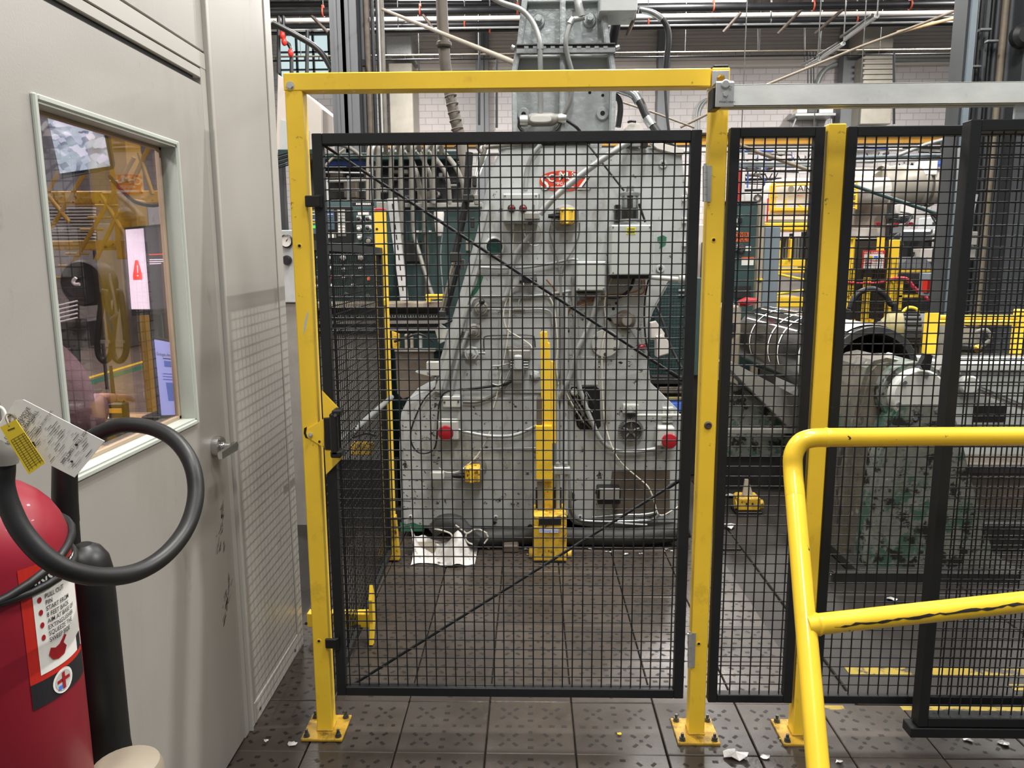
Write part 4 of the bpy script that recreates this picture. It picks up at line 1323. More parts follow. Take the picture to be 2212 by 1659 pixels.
# ------------------------------------------------------------------ yellow wrench lever standing against the press
jk = thing('torque_wrench_stand', (.10, 3.8, 0), 'yellow long-handled wrench stand with box base in front of the grey press', 'tool')
JY = 3.72
K().pb(1152, 1114, 1224, 1213, JY, .20, .004).o('base_box', 'yellow_dirty', jk)
K().pb(1153, 1138, 1222, 1211, JY - .004, .005, .002).o('base_cover', 'yellow_dirty', jk)
K().pb(1155, 1213, 1222, 1218, JY - .01, .19).o('base_skid', 'black_plastic', jk)
K().pb(1164, 1118, 1212, 1134, JY - .0055, .004).o('grease_smear', 'dark_machine', jk)
lbx = K().pb(1165, 1141, 1206, 1151, JY - .0062, .002).o('name_label', 'white_label', jk)
text('lettering', 'ST Synergy Wrench', P(1166.5, 1149, JY - .0075), (1, 0, 0), (0, 0, 1), .0125, 'screen_navy', lbx, bold=.012, squeeze=.72)
for x in (1147, 1230):
    K().cyl(P(x - 4, 1196, JY + .08), P(x + 4, 1196, JY + .08), .03, n=16).o('caster_wheel', 'yellow_dirty', jk)
JB = JY + .06
K().pp([(1176, 1114), (1195, 1114), (1194, 1020), (1175, 1020)], JB + .01, .03, .002).o('inner_column', 'yellow_dirty', jk)
K().pp([(1157, 920), (1173, 920), (1174, 1038), (1158, 1038)], JB - .02, .04, .003).pp([(1172, 920), (1192, 920), (1193, 1040), (1174, 1040)], JB - .012, .045, .003).o('outer_column', 'yellow', jk)
K().pp([(1167, 720), (1171, 716), (1182, 717), (1184, 740), (1188, 742), (1190, 925), (1170, 925)], JB, .035, .003).o('lever_bar', 'yellow', jk)
K().pp([(1190, 780), (1199, 782), (1201, 958), (1190, 958)], JB + .006, .025, .003).o('lever_bar', 'yellow', jk)
K().pb(1159, 860, 1171, 918, JB - .004, .03, .002).o('grip_bar', 'rust_brown', jk)
K().pp([(1160, 1040), (1174, 1040), (1175, 1114), (1162, 1114)], JB + .02, .03, .003).o('ram_tube', 'mid_machine', jk)
K().pb(1157, 1055, 1176, 1098, JB + .055, .02).pb(1194, 1055, 1213, 1100, JB + .055, .02).o('side_slot', 'dark_machine', jk)
K().pb(1192, 1010, 1232, 1026, JB + .03, .04, .004).o('cross_head', 'conduit', jk)
for x in (1205, 1222):
    K().cyl(P(x, 1112, JB + .05), P(x, 1000, JB + .05), .012, n=12).o('guide_rod', 'conduit', jk)

# ------------------------------------------------------------------ pipe railing in the right foreground
rl = thing('pipe_railing', (1.1, 1.4, 0), 'yellow painted pipe railing with rounded corner and worn lower rail, right foreground', 'railing')
pr_ = .0242
a_, b_ = P(1714, 1030, 1.90), P(1767, 1659, 1.47)
d_ = (b_ - a_)
foot = a_ + d_ * (a_.z / -d_.z)
corner = [P(1830, 945, 1.92), P(1790, 945, 1.92), P(1752, 947, 1.92), P(1728, 957, 1.92), P(1714, 982, 1.915), P(1713, 1016, 1.905), a_ + d_ * .08]
e_top = P(2212, 941, 1.92) + Vector((.5, 0, 0))
K().tube([e_top, P(2000, 943, 1.92), P(1830, 945, 1.92)], pr_, 20, 1).o('top_rail', 'yellow_pipe', rl)
K().tube(corner, pr_ * 1.01, 20, 6).o('corner_bend', 'yellow_pipe', rl)
K().tube([a_ + d_ * .08, a_ + d_ * .5, foot], pr_, 20, 1).o('railing_post', 'yellow_pipe', rl)
for p in (P(1786, 945, 1.92),):
    K().lathe([(pr_ * 1.0, -.006), (pr_ * 1.06, -.003), (pr_ * 1.06, .003), (pr_ * 1.0, .006)], p, (1, 0, 0), 20, caps=False).o('weld_bead', 'yellow_pipe', rl)
m0, m1 = P(1742, 1351, 1.655), P(2212, 1300, 1.70)
_t = Vector((e_top.x - .02, 1.92, e_top.z))
_b = Vector((e_top.x - .02, foot.y + .1, .01))
m2 = _t.lerp(_b, (_t.z - .78) / (_t.z - .01))
K().tube([m0, m1, m2], pr_, 20, 1).o('lower_rail', 'yellow_pipe', rl)
K().lathe([(pr_ * 1.0, 0), (pr_ * 1.12, .004), (pr_ * 1.0, .012)], m0 + (m1 - m0).normalized() * .022, m1 - m0, 20, caps=False).o('weld_bead', 'yellow_pipe', rl)
# long scrape through the paint along the front of the lower rail
dm = (m1 - m0).normalized()
up = Vector((0, -.80, .55))
up = (up - dm * up.dot(dm)).normalized()
sd_ = dm.cross(up)
scr = K()
prev = None
random.seed(3)
for i in range(46):
    t = .055 + i * .0125
    ang = .55 + .05 * math.sin(i * .9) - .008 * i + random.uniform(-.06, .06)
    hw = random.uniform(.04, .17) if 1 < i else .02
    pts = [m0 + dm * t + (up * math.cos(ang + s_) + sd_ * math.sin(ang + s_)) * (pr_ + .0006) for s_ in (-hw, 0, hw)]
    if prev:
        scr.quad(prev[0], prev[1], pts[1], pts[0]).quad(prev[1], prev[2], pts[2], pts[1])
    prev = pts
scr.o('paint_scrape', 'dark_machine', rl)
scr = K()
prev = None
for i in range(20):
    q = a_ + d_ * (.18 + i * .017)
    ang = .5 + .02 * i
    hw = .02 + (.07 if i > 11 else 0) * random.uniform(.4, 1)
    pts = [q + Vector((math.sin(ang + s_), -math.cos(ang + s_), 0)) * (pr_ + .0016) for s_ in (-hw, hw)]
    if prev:
        scr.quad(prev[0], prev[1], pts[1], pts[0])
    prev = pts
scr.o('paint_crack', 'dark_machine', rl)
far = e_top + Vector((-.02, 0, 0))
K().tube([far, Vector((far.x, foot.y + .1, .01))], pr_, 16, 1).o('railing_post', 'yellow_pipe', rl)
for q in (foot, Vector((far.x, foot.y + .1, 0))):
    K().lathe([(.07, .001), (.07, .010), (.03, .012)], (q.x, q.y, 0), (0, 0, 1), 20).o('floor_flange', 'yellow_base', rl)

# ------------------------------------------------------------------ fire extinguisher on its stand
EY = .80
ec = P(-14, 1450, EY)
EX, ER = ec.x, .090
ez1 = P(0, 1196, EY).z          # shoulder
fe = thing('fire_extinguisher', (EX, EY, .84), 'red fire extinguisher with black hose loop and horn, by the office door', 'fire extinguisher')
prof = [(.02, .842), (ER * .9, .842), (ER, .86), (ER, ez1)]
for i in range(1, 9):
    t = i / 8 * math.pi / 2
    prof.append((max(.022, ER * math.cos(t)), ez1 + ER * .98 * math.sin(t)))
ztop = prof[-1][1]
K().lathe([(r_, z_ - .84) for r_, z_ in prof], (EX, EY, .84), (0, 0, 1), 64).o('tank', 'red_tank', fe)
K().lathe([(.024, 0), (.026, .02), (.022, .03), (.03, .045), (.03, .07), (.018, .08)], (EX, EY, ztop - .004), (0, 0, 1), 20).o('valve_body', 'steel', fe)
K().box(EX - .16, EX + .03, EY - .012, EY + .012, ztop + .07, ztop + .085, .003).o('lever', 'black_plastic', fe)
K().box(EX - .16, EX + .02, EY - .012, EY + .012, ztop + .03, ztop + .042, .003).o('carry_handle', 'black_plastic', fe)
hp = [(6, 968, .70), (9, 1010, .70), (8, 1050, .70), (22, 1098, .70), (50, 1152, .70), (100, 1205, .705), (160, 1236, .72), (230, 1246, .75), (300, 1234, .79), (360, 1196, .83), (404, 1138, .87), (423, 1070, .90),
      (414, 1004, .92), (380, 953, .94), (330, 925, .95), (270, 918, .95), (222, 932, .95), (180, 956, .95), (150, 990, .95)]
K().tube([P(*p) for p in hp], .0100, 16, 6).o('hose', 'black_rubber', fe)
K().tube([P(4, 945, .70), P(8, 970, .70), P(9, 1000, .70)], [.0135, .0145, .0125], 16, 3).o('hose_swivel', 'mid_machine', fe)
K().tube([P(-60, 930, .74), P(-20, 938, .71), P(4, 948, .70)], .011, 12, 4).o('valve_outlet', 'steel_dark', fe)
K().tube([P(140, 1000, .95), P(140, 1070, .95), P(143, 1128, .95)], [.0150, .0158, .0160], 20, 2).o('horn_handle', 'black_plastic', fe)
K().tube([P(150, 1128, .95), P(152, 1172, .95)], [.0118, .0125], 20, 1).o('horn_joint', 'black_rubber', fe)
h0, h1 = P(176, 1172, .95), P(196, 1245, .95)
hd0 = P(178, 1176, .96)
K().lathe([(.012, 0), (.022, -.006), (.031, -.02), (.0345, -.04), (.035, -.08), (.036, -.30), (.037, -.31), (.03, -.31)], hd0, (0, 0, 1), 28).o('discharge_horn', 'black_plastic', fe)
# rubber strap that holds the horn against the tank
for dz0, dz1 in ((.012, -.012), (-.012, .02)):
    pts = []
    for i in range(28):
        t = 2 * math.pi * i / 28
        pts.append(Vector((EX + math.cos(t) * (ER + .002), EY + math.sin(t) * (ER + .002), ez1 - .018 + dz0 + (dz1 - dz0) * (.5 + .5 * math.cos(t - .9)) + .028 * math.sin(t) * .6)))
    K().tube(pts, .0052, 8, 1, closed=True).o('rubber_strap', 'black_rubber', fe)


# curved instruction label
def cylpt(ang, z, lift=.0):
    return Vector((EX + math.sin(ang) * (ER + lift), EY - math.cos(ang) * (ER + lift), z))


def patch(a0, a1, z0, z1, lift, n=14):
    k = K()
    for i in range(n):
        t0, t1 = a0 + (a1 - a0) * i / n, a0 + (a1 - a0) * (i + 1) / n
        k.add([cylpt(t0, z0, lift), cylpt(t1, z0, lift), cylpt(t1, z1, lift), cylpt(t0, z1, lift)], [(0, 1, 2, 3)], True)
    return k


LA0, LA1 = math.radians(58), math.radians(112)
lz1 = P(100, 1248, .735).z
lz0 = P(130, 1556, .735).z
lab = patch(LA0, LA1, lz0, lz1, .0006).o('instruction_label', 'red_paint', fe)
wz0, wz1 = lz0 + (lz1 - lz0) * .22, lz1 - .012
patch(LA0 + .13, LA1, wz0, wz1, .0010).o('label_panel', 'white_label', lab)
patch(LA0 + .13, LA1, wz1 - .016, wz1, .0013).o('label_header', 'ink', lab)
patch(LA0, LA1, lz0, lz0 + (lz1 - lz0) * .18, .0010).o('label_footer', 'ink', lab)


def ctext(s, ang, z, h, m, bold=.01, sq=.9):
    return text('lettering', s, (0, 0, 0), (1, 0, 0), (0, 0, 1), h, m, lab, bold=bold, squeeze=sq, wrap=lambda a, b: cylpt(ang + a / ER, z + b, .0018))


A1 = LA0 + .16
ctext('INSTRUCTIONS', A1, wz1 - .0145, .0125, 'white_label', .02)
lines = ['PULL OUT\nPIN', 'START FROM\n8 FEET BACK', 'AIM AT BASE OF\nEXTINGUISHER', 'SQUEEZE THE\nSWEEP SIDE']
st = (wz1 - wz0) * .128
for i, s_ in enumerate(lines):
    z = wz1 - .030 - st * i
    for j, q in enumerate(s_.split('\n')):
        ctext(q, A1 + .12, z - .0075 * j, .0052, 'ink', .008, .8)
    kk = K()
    cc = [cylpt(A1 + .05 + .026 * math.cos(t * math.pi / 8), z + .001 + .0034 * math.sin(t * math.pi / 8), .0016) for t in range(16)]
    kk.add(cc, [list(range(16))]).o('bullet_dot', 'red_plastic', lab)
# little picture of a hand and nozzle, and the round maker mark in the footer
zz = wz0 + (wz1 - wz0) * .10
pic = [(0, 0), (.010, -.004), (.022, -.002), (.028, .008), (.022, .016), (.030, .024), (.026, .028), (.014, .018), (.006, .016), (-.002, .020), (-.006, .010)]
K().add([cylpt(A1 + .14 + a * .75 / ER, zz + b * .75, .0016) for a, b in pic], [list(range(len(pic)))]).o('label_picture', 'red_plastic', lab)
K().add([cylpt(A1 + .62 + a / ER, zz - .012 + b, .0016) for a, b in ((0, 0), (.010, .001), (.010, .020), (0, .019))], [(0, 1, 2, 3)]).o('label_picture', 'ink', lab)
fz = lz0 + (lz1 - lz0) * .10
for rr, m_, lf in ((.0145, 'white_label', .0016), (.0115, 'press_pale', .0019)):
    K().add([cylpt(LA0 + .42 + rr / ER * math.cos(t * math.pi / 12), fz + rr * math.sin(t * math.pi / 12), lf) for t in range(24)], [list(range(24))]).o('maker_mark', m_, lab)
for (a, b, c, d), m_ in (((-.002, .002, -.010, .010), 'red_plastic'), ((-.009, .009, -.001, .003), 'red_plastic'), ((-.008, -.003, -.009, -.004), 'screen_navy')):
    K().add([cylpt(LA0 + .42 + x / ER, fz + z, .0022) for x, z in ((a, c), (b, c), (b, d), (a, d))], [(0, 1, 2, 3)]).o('maker_mark', m_, lab)

# inspection tags
TGY = .655
wt = [(50, 863), (225.6, 953), (161, 1031.5), (-14, 942), (12, 896), (31, 866)]
tg = thing('inspection_tag', P(100, 1031, TGY), 'white printed inspection tag hanging from the fire extinguisher valve', 'tag')
K().prism([P(x, y, TGY) for x, y in wt], (0, .0007, 0)).o('tag_card', 'white_label', tg)
K().ring(P(23, 904, TGY - .001), NY, .0042, .0009, 20).o('eyelet', 'tan_plastic', tg)
o0 = P(50, 955, TGY - .0012)
ux = (P(66, 933.5, TGY) - P(42, 966, TGY)).normalized()     # reading direction, up to the right
uy = (P(30, 880, TGY) - P(100, 916, TGY)).normalized()      # line-up direction, towards the hole
q = P(41, 914, TGY - .0012)


def tline(s_, x, y, h, align='LEFT', m_='ink', sq=.95):
    """pixel position of the start (or end) of the line on the tag"""
    text('lettering', s_, P(x, y, TGY - .0012), ux, uy, h, m_, tg, align=align, squeeze=sq)


tline('DO NOT REMOVE', 66, 882, .0034, 'RIGHT')
tline('BY ORDER OF THE', 70, 892, .0034, 'RIGHT')
tline('STATE FIRE MARSHALL', 84, 889, .0034, 'RIGHT', sq=.85)
tline('YOU FIRE & SECURITY, INC.', 72, 945, .0019)
tline('2021 / 2022 / 2023 / 2024', 136, 1003, .0028)
lnk = K()
random.seed(11)
for i in range(30):
    f = .22 + .75 * i / 30
    a = P(50 + f * 175.6, 863 + f * 90, TGY - .001)
    b = P(-14 + f * 175.6, 942 + f * 90, TGY - .001)
    for j in range(3):
        s0 = random.uniform(.08, .8)
        s1 = min(.95, s0 + random.uniform(.06, .2))
        p0, p1 = a.lerp(b, s0), a.lerp(b, s1)
        w_ = (P(50 + 175.6, 953, TGY) - P(50, 863, TGY)).normalized() * random.choice((.0002, .0004, .0006))
        lnk.quad(p0, p1, p1 + w_, p0 + w_)
lnk.o('printed_lines', 'grey_ink', tg, kind='stuff')
for x, y, r_ in ((165, 961, .0012), (155, 997, .0011), (71, 957, .0013), (74, 962, .0012)):
    K().cyl(P(x, y, TGY - .0012), P(x, y, TGY - .0014), r_, n=12).o('punch_hole', 'ink', tg)
yt = thing('inspection_tag', P(60, 1025, .645), 'yellow record tag with black ruled lines, in front of the white tag', 'tag')
K().prism([P(x, y, .645) for x, y in ((0, 923), (34, 906), (97, 1000), (62, 1025))], (0, .0006, 0)).o('tag_card', 'tape_yellow', yt)
MATS['tape_yellow'] = mat('tape_yellow2', '#e6c92e', .5)
yt.children[0].data.materials[0] = MATS['tape_yellow']
yl = K()
for i in range(14):
    f = .30 + .66 * i / 14
    a, b = P(0 + 62 * f, 923 + 102 * f, .6445), P(34 + 63 * f, 906 + 94 * f, .6445)
    w_ = (P(62, 1025, .6445) - P(0, 923, .6445)).normalized() * .0004
    p0, p1 = a.lerp(b, .12), a.lerp(b, .95)
    yl.quad(p0, p1, p1 + w_, p0 + w_)
for s_ in (.12, .30, .55, .8, .95):
    a, b = P(0 + 62 * .3, 923 + 102 * .3, .6445), P(62 * .96, 923 + 102 * .96, .6445)
    c, d = P(34 + 63 * .3, 906 + 94 * .3, .6445), P(34 + 63 * .96, 906 + 94 * .96, .6445)
    p0, p1 = a.lerp(c, s_), b.lerp(d, s_)
    w_ = (c - a).normalized() * .0004
    yl.quad(p0, p1, p1 + w_, p0 + w_)
yl.o('ruled_lines', 'ink', yt, kind='stuff')
K().quad(*[P(x, y, .6444) for x, y in ((16, 929), (31, 923), (32, 925), (17, 931))]).o('printed_bar', 'ink', yt)
K().tube([P(20, 920, .645), P(17, 912, .646), P(14, 900, .65), P(22, 897, .655)], .0008, 6, 4).o('tie_string', 'tan_plastic', yt)
K().tube([P(-30, 905, .66), P(-18, 882, .66), P(2, 880, .66), P(11, 897, .66), P(0, 916, .66), P(-25, 925, .66)], .0014, 8, 6).o('tie_ring', 'white_label', yt)

# stand under the extinguisher
st_ = thing('extinguisher_stand', (EX, EY, 0), 'tan moulded plastic stand at the bottom left corner, holding the fire extinguisher', 'stand')
K().box(EX - .20, EX + .135, EY - .16, EY + .105, .02, .835, .02).o('stand_body', 'tan_plastic', st_)
K().box(EX - .22, EX + .15, EY - .18, EY + .12, 0, .03, .01).o('stand_foot', 'black_rubber', st_)
tA, tB = P(196, 1642, .86), P(345, 1645, .86)
K().lathe([(.001, tA.z), (.03, tA.z - .001), (.040, tA.z - .006), (.044, tA.z - .016), (.044, .80)][::-1], ((tA.x + tB.x) / 2, .86, 0), (0, 0, 1), 28).o('stand_lug', 'tan_plastic', st_)

# ------------------------------------------------------------------ modular office on the left
WX = -.934
ow = thing('wall_left', (WX, 1.5, 0), 'grey metal clad office wall beside the fence', 'wall', kind='structure')
del ow['category']
WT = .06
DY0, DY1, DZ1 = 1.285, 2.232, 2.040
YE = 2.86


def wbox(name, y0, y1, z0, z1, x0=WX - WT, x1=WX, m='office_panel', b=.002, par=None):
    return K().box(x0, x1, y0, y1, z0, z1, b).o(name, m, par or ow)


wbox('wall_panel', 2.318, 2.79, .075, 3.0)
wbox('wall_panel', -1.2, 1.243, .075, 3.0)
wbox('wall_panel', 1.244, 2.28, 2.14, 3.0, x1=WX - .004)
wbox('corner_post', 2.795, YE, 0, 3.0, x1=WX + .004, m='office_trim')
wbox('door_jamb', 2.236, 2.272, 0, 2.135, x1=WX - .002, m='office_trim')
wbox('door_jamb', 1.246, 1.282, 0, 2.135, x1=WX - .002, m='office_trim')
wbox('cover_strip', 2.274, 2.281, 0, 3.0, x1=WX + .010, m='office_trim')
wbox('cover_strip', 2.284, 2.314, 0, 3.0, x1=WX + .003, m='office_trim')
wbox('door_header', 1.283, 2.236, 2.060, 2.086, x1=WX - .002, m='office_trim')
wbox('door_header', 1.246, 2.272, 2.089, 2.134, x1=WX - .001, m='office_trim')
wbox('header_gap', 1.29, 2.205, 2.040, 2.060, x0=WX - .05, x1=WX - .012, m='dark_gap', b=0)
wbox('base_channel', 2.318, YE, 0, .075, x1=WX + .003, m='office_trim')
wbox('base_channel', -1.2, 1.243, 0, .075, x1=WX + .003, m='office_trim')
for y in (2.36, 2.75):
    K().cyl((WX + .003, y, .03), (WX + .006, y, .03), .006, n=10).o('base_screw', 'steel_dark', ow)
# door with a glazed panel
do = thing('door_1', (WX, 1.78, 0), 'grey office door with a square window, smudged near the lever handle', 'door', kind='structure')
del do['category']
wy0, wy1, wz0, wz1 = 1.468, 2.036, 1.111, 1.845
dk = K()
dx0, dx1 = WX - .045, WX - .0
for y0, y1, z0, z1 in ((DY0, wy0, .012, DZ1), (wy1, DY1, .012, DZ1), (wy0, wy1, .012, wz0), (wy0, wy1, wz1, DZ1)):
    dk.box(dx0, dx1, y0, y1, z0, z1)
dk.o('door_leaf', 'office_panel', do)
fw = .013
for y0, y1, z0, z1, b in ((wy0 - fw, wy0, wz0 - fw, wz1 + fw, .003), (wy1, wy1 + fw, wz0 - fw, wz1 + fw, .003), (wy0, wy1, wz1, wz1 + fw, .003), (wy0, wy1, wz0 - fw, wz0, .003)):
    K().box(WX - .002, WX + .008, y0, y1, z0, z1, b).o('window_moulding', 'office_jamb', do)
for y0, y1, z0, z1 in ((wy0, wy0 + .004, wz0, wz1), (wy1 - .004, wy1, wz0, wz1), (wy0, wy1, wz1 - .004, wz1), (wy0, wy1, wz0, wz0 + .004)):
    K().box(dx0 - .002, WX + .004, y0, y1, z0, z1).o('window_jamb', 'office_jamb', do)
for y0, y1, z0, z1 in ((wy0 + .004, wy0 + .016, wz0, wz1), (wy1 - .016, wy1 - .004, wz0, wz1), (wy0, wy1, wz1 - .012, wz1 - .004), (wy0, wy1, wz0 + .004, wz0 + .014)):
    K().box(dx0 - .002, dx0 + .010, y0, y1, z0, z1, .001).o('glazing_bead', 'tan_frame', do)
K().box(dx0 + .001, dx0 + .005, wy0 + .006, wy1 - .006, wz0 + .006, wz1 - .006).o('window_pane', 'office_glass', do)
hz, hy = 1.006, 2.150
hl = K().lathe([(.030, 0), (.031, .004), (.031, .020), (.028, .024)], (WX, hy, hz), (1, 0, 0), 32).o('handle_rose', 'chrome', do)
K().lathe([(.015, .020), (.014, .030), (.011, .034), (.011, .060)], (WX, hy, hz), (1, 0, 0), 20).o('handle_spindle', 'chrome', hl)
K().prism([(WX + .052, hy - .105, hz - .011), (WX + .052, hy + .008, hz - .013), (WX + .052, hy + .016, hz), (WX + .052, hy + .008, hz + .013), (WX + .052, hy - .105, hz + .009)], (.014, 0, 0), .003).o('handle_lever', 'chrome', hl)
# black boot scuffs on the door and its edge
mat('scuff', '#6e6b64', .6, var=.3, vs=60)
random.seed(5)
for cy_, cz_, rr_ in ((2.155, .745, .075), (2.168, .52, .062)):
    for i in range(26):
        a, l = random.uniform(-.5, .5), random.uniform(.004, .016)
        y, z = cy_ + random.gauss(0, .014), cz_ + random.uniform(-rr_, rr_)
        y += .02 * math.sin((z - cz_) / rr_ * 1.5)
        d, e = Vector((0, math.sin(a + .5) * l, math.cos(a + .5) * l)), Vector((0, .0030, -.001))
        c = Vector((WX + .0006, y, z))
        K().quad(c - d - e, c - d + e, c + d + e * .4, c + d - e * .4).o('boot_scuff', 'scuff', do)

# the other sides of the office, glazed towards the aisle
oe = thing('wall_end', (-2.2, YE, 0), 'end wall of the grey office with a wide window', 'wall', kind='structure')
del oe['category']
for x0, x1, z0, z1 in ((-3.4, WX - WT, 0, .93), (-3.4, WX - WT, 2.30, 3.0), (-3.4, -3.2, .93, 2.30), (-1.075, WX - WT, .93, 2.30)):
    K().box(x0, x1, YE - .06, YE, z0, z1, .002).o('wall_panel', 'office_panel', oe)
for x0, x1, z0, z1 in ((-3.2, -3.165, .93, 2.30), (-1.11, -1.075, .93, 2.30), (-3.2, -1.075, .93, .965), (-3.2, -1.075, 2.265, 2.30), (-2.18, -2.15, .965, 2.265)):
    K().box(x0, x1, YE - .07, YE + .01, z0, z1, .003).o('window_frame', 'tan_frame', oe)
K().box(-3.17, -1.10, YE - .034, YE - .030, .96, 2.27).o('window_pane', 'office_glass', oe)
K().box(-3.46, -3.4, -1.2, YE, 0, 3.0).o('wall_far', 'office_panel', kind='structure')
K().box(-3.4, WX - WT, -1.26, -1.2, 0, 3.0).o('wall_near', 'office_panel', kind='structure')
rf2 = K().box(-3.46, WX, -1.26, YE, 3.0, 3.06).o('ceiling_office', 'office_panel', kind='structure')
# ceiling light of the office
ol = K().box(-2.6, -2.0, .6, 1.8, 2.94, 2.995, .006).o('office_light', 'white_paint', label='white ceiling light panel inside the office', cat='ceiling light')
K().box(-2.57, -2.03, .63, 1.77, 2.934, 2.941).o('diffuser', 'tube_glow', ol)
lamp((-2.3, 1.2, 2.90), .5, 1.1, 110)

# desk and what stands on it
DZ = P(300, 912, 2.62).z
dsk = thing('desk', (-1.9, 2.45, 0), 'pale wood desk under the office window', 'desk')
K().box(-3.1, -1.03, 2.13, 2.77, DZ - .03, DZ, .003).o('desktop', 'wood_desk', dsk)
for x, y in ((-3.05, 2.2), (-1.09, 2.2), (-3.05, 2.7), (-1.09, 2.7)):
    K().box(x - .02, x + .02, y - .02, y + .02, 0, DZ - .03, .003).o('leg', 'steel_dark', dsk)


def screenmat():
    m = bpy.data.materials.new('camera_feed')
    m.use_nodes = True
    N, L = m.node_tree.nodes, m.node_tree.links
    b = N['Principled BSDF']
    tc = N.new('ShaderNodeTexCoord')
    mp = N.new('ShaderNodeMapping')
    mp.inputs['Scale'].default_value = (1, .1, 1.6)
    mp.inputs['Rotation'].default_value = (0, .5, 0)
    L.new(tc.outputs['Object'], mp.inputs[0])
    v = N.new('ShaderNodeTexVoronoi')
    v.distance = 'CHEBYCHEV'
    v.inputs['Scale'].default_value = 34
    L.new(mp.outputs[0], v.inputs['Vector'])
    n = N.new('ShaderNodeTexNoise')
    n.inputs['Scale'].default_value = 9
    L.new(mp.outputs[0], n.inputs['Vector'])
    r = N.new('ShaderNodeValToRGB')
    e = r.color_ramp.elements
    e[0].position, e[0].color = .3, lin('#3f4a70')
    e[1].position, e[1].color = .72, lin('#eef2ff')
    for p, c in ((.42, '#7f93a8'), (.5, '#a9c2cc'), (.6, '#c9d0ea')):
        x = e.new(p)
        x.color = lin(c)
    mx = N.new('ShaderNodeMixRGB')
    mx.inputs[0].default_value = .5
    L.new(v.outputs['Color'], mx.inputs[1])
    L.new(n.outputs['Fac'], mx.inputs[2])
    L.new(mx.outputs[0], r.inputs[0])
    L.new(r.outputs[0], b.inputs['Emission Color'])
    b.inputs['Emission Strength'].default_value = 1.0
    b.inputs['Base Color'].default_value = (.02, .02, .02, 1)
    MATS['camera_feed'] = m


screenmat()
tv = thing('wall_monitor', P(180, 380, 2.45), 'tilted flat monitor showing a bright camera view, high in the office window', 'monitor')
TVC = [(95, 241, 2.46), (226, 258, 2.42), (245, 366, 2.40), (129, 388, 2.44)]
K().prism([P(*c) for c in TVC], (-.02, .05, .02), .003).o('monitor_case', 'black_plastic', tv)
SC = [(104, 250, 2.455), (221, 263, 2.417), (239, 359, 2.397), (132, 375, 2.437)]
K().prism([P(*c) + Vector((0, -.006, 0)) for c in SC], (0, .004, 0)).o('screen', 'camera_feed', tv)
K().tube([P(190, 300, 2.52), P(190, 250, 2.70), P(186, 190, 2.78)], .02, 10, 3).o('mount_arm', 'black_plastic', tv)
K().tube([P(236, 380, 2.46), P(262, 410, 2.5), P(292, 436, 2.52), (P(330, 444, 2.55)), P(356, 438, 2.6)], .006, 8).o('monitor_cable', 'black_rubber', tv)
mo = thing('desk_monitor', P(320, 912, 2.62), 'desk monitor with a white panel and red warning sign on screen', 'monitor')
MYY = 2.60


def flat(name, px, Y, t, m, par, b=0):
    return K().pp(px, Y, t, b).o(name, m, par)


flat('monitor_case', [(268, 492), (358, 483), (386, 486), (394, 676), (284, 682)], MYY, .03, 'black_plastic', mo, .002)
s1 = flat('screen', [(271, 496), (310, 493), (324, 668), (284, 668)], MYY - .001, .0015, 'screen_white', mo)
flat('screen', [(310, 493), (382, 488), (390, 665), (324, 668)], MYY - .001, .0015, 'screen_dark', mo)
flat('warning_icon', [(292, 562), (298, 562), (307, 594), (307, 604), (288, 605), (287, 595)], MYY - .002, .0008, 'screen_red', s1)
flat('icon_mark', [(295.5, 573), (297.5, 573), (298.5, 590), (296.5, 590)], MYY - .003, .0008, 'screen_white', s1)
flat('icon_mark', [(296.3, 594), (298.8, 594), (298.8, 597), (296.3, 597)], MYY - .003, .0008, 'screen_white', s1)
flat('screen_line', [(322, 549), (384, 547), (384, 549), (322, 551)], MYY - .002, .0008, 'screen_red', mo)
for i in range(3):
    flat('screen_text', [(323, 560 + 4.5 * i), (376 - 14 * i, 559 + 4.5 * i), (376 - 14 * i, 561 + 4.5 * i), (323, 562 + 4.5 * i)], MYY - .002, .0008, 'screen_white', mo)
K().pb(330, 678, 350, 905, MYY + .03, .03, .004).pb(305, 900, 375, 911, MYY - .02, .12, .003).o('monitor_stand', 'black_plastic', mo)
lp = thing('laptop', P(355, 912, 2.42), 'open laptop with a pale blue page, at the right edge of the office window', 'laptop')
LY = 2.36
flat('laptop_lid', [(329, 727), (398, 741), (404, 902), (346, 902)], LY, .008, 'black_plastic', lp, .001)
flat('screen', [(333, 733), (396, 745), (402, 896), (349, 897)], LY - .001, .001, 'screen_blue', lp)
text('lettering', 'Gränges Americas', P(338, 767, LY - .0022), P(380, 772, LY) - P(338, 767, LY), (0, 0, 1), .010, 'screen_black', lp, squeeze=.62)
flat('page_button', [(354, 779), (400, 784), (401, 796), (355, 792)], LY - .002, .0008, 'screen_navy', lp)
flat('page_line', [(352, 773), (400, 778), (400, 780), (352, 775)], LY - .002, .0008, 'screen_black', lp)
for i in range(3):
    flat('page_line', [(352, 806 + 6 * i), (396, 809 + 6 * i), (396, 811 + 6 * i), (352, 808 + 6 * i)], LY - .002, .0008, 'screen_navy', lp)
flat('page_picture', [(358, 826), (400, 828), (402, 866), (364, 866)], LY - .002, .0008, 'screen_navy', lp)
K().box(P(346, 905, LY).x, P(404, 905, LY).x + .1, LY - .15, LY, DZ, DZ + .016, .003).o('laptop_base', 'black_plastic', lp)
wk = thing('two_way_radio', P(257, 905, 2.45), 'black handheld two way radio with a long antenna standing on the desk', 'radio')
WY = 2.45
c = P(257, 890, WY)
K().box(c.x - .028, c.x + .028, WY - .02, WY + .02, DZ, P(257, 868, WY).z, .006).o('radio_body', 'black_plastic', wk)
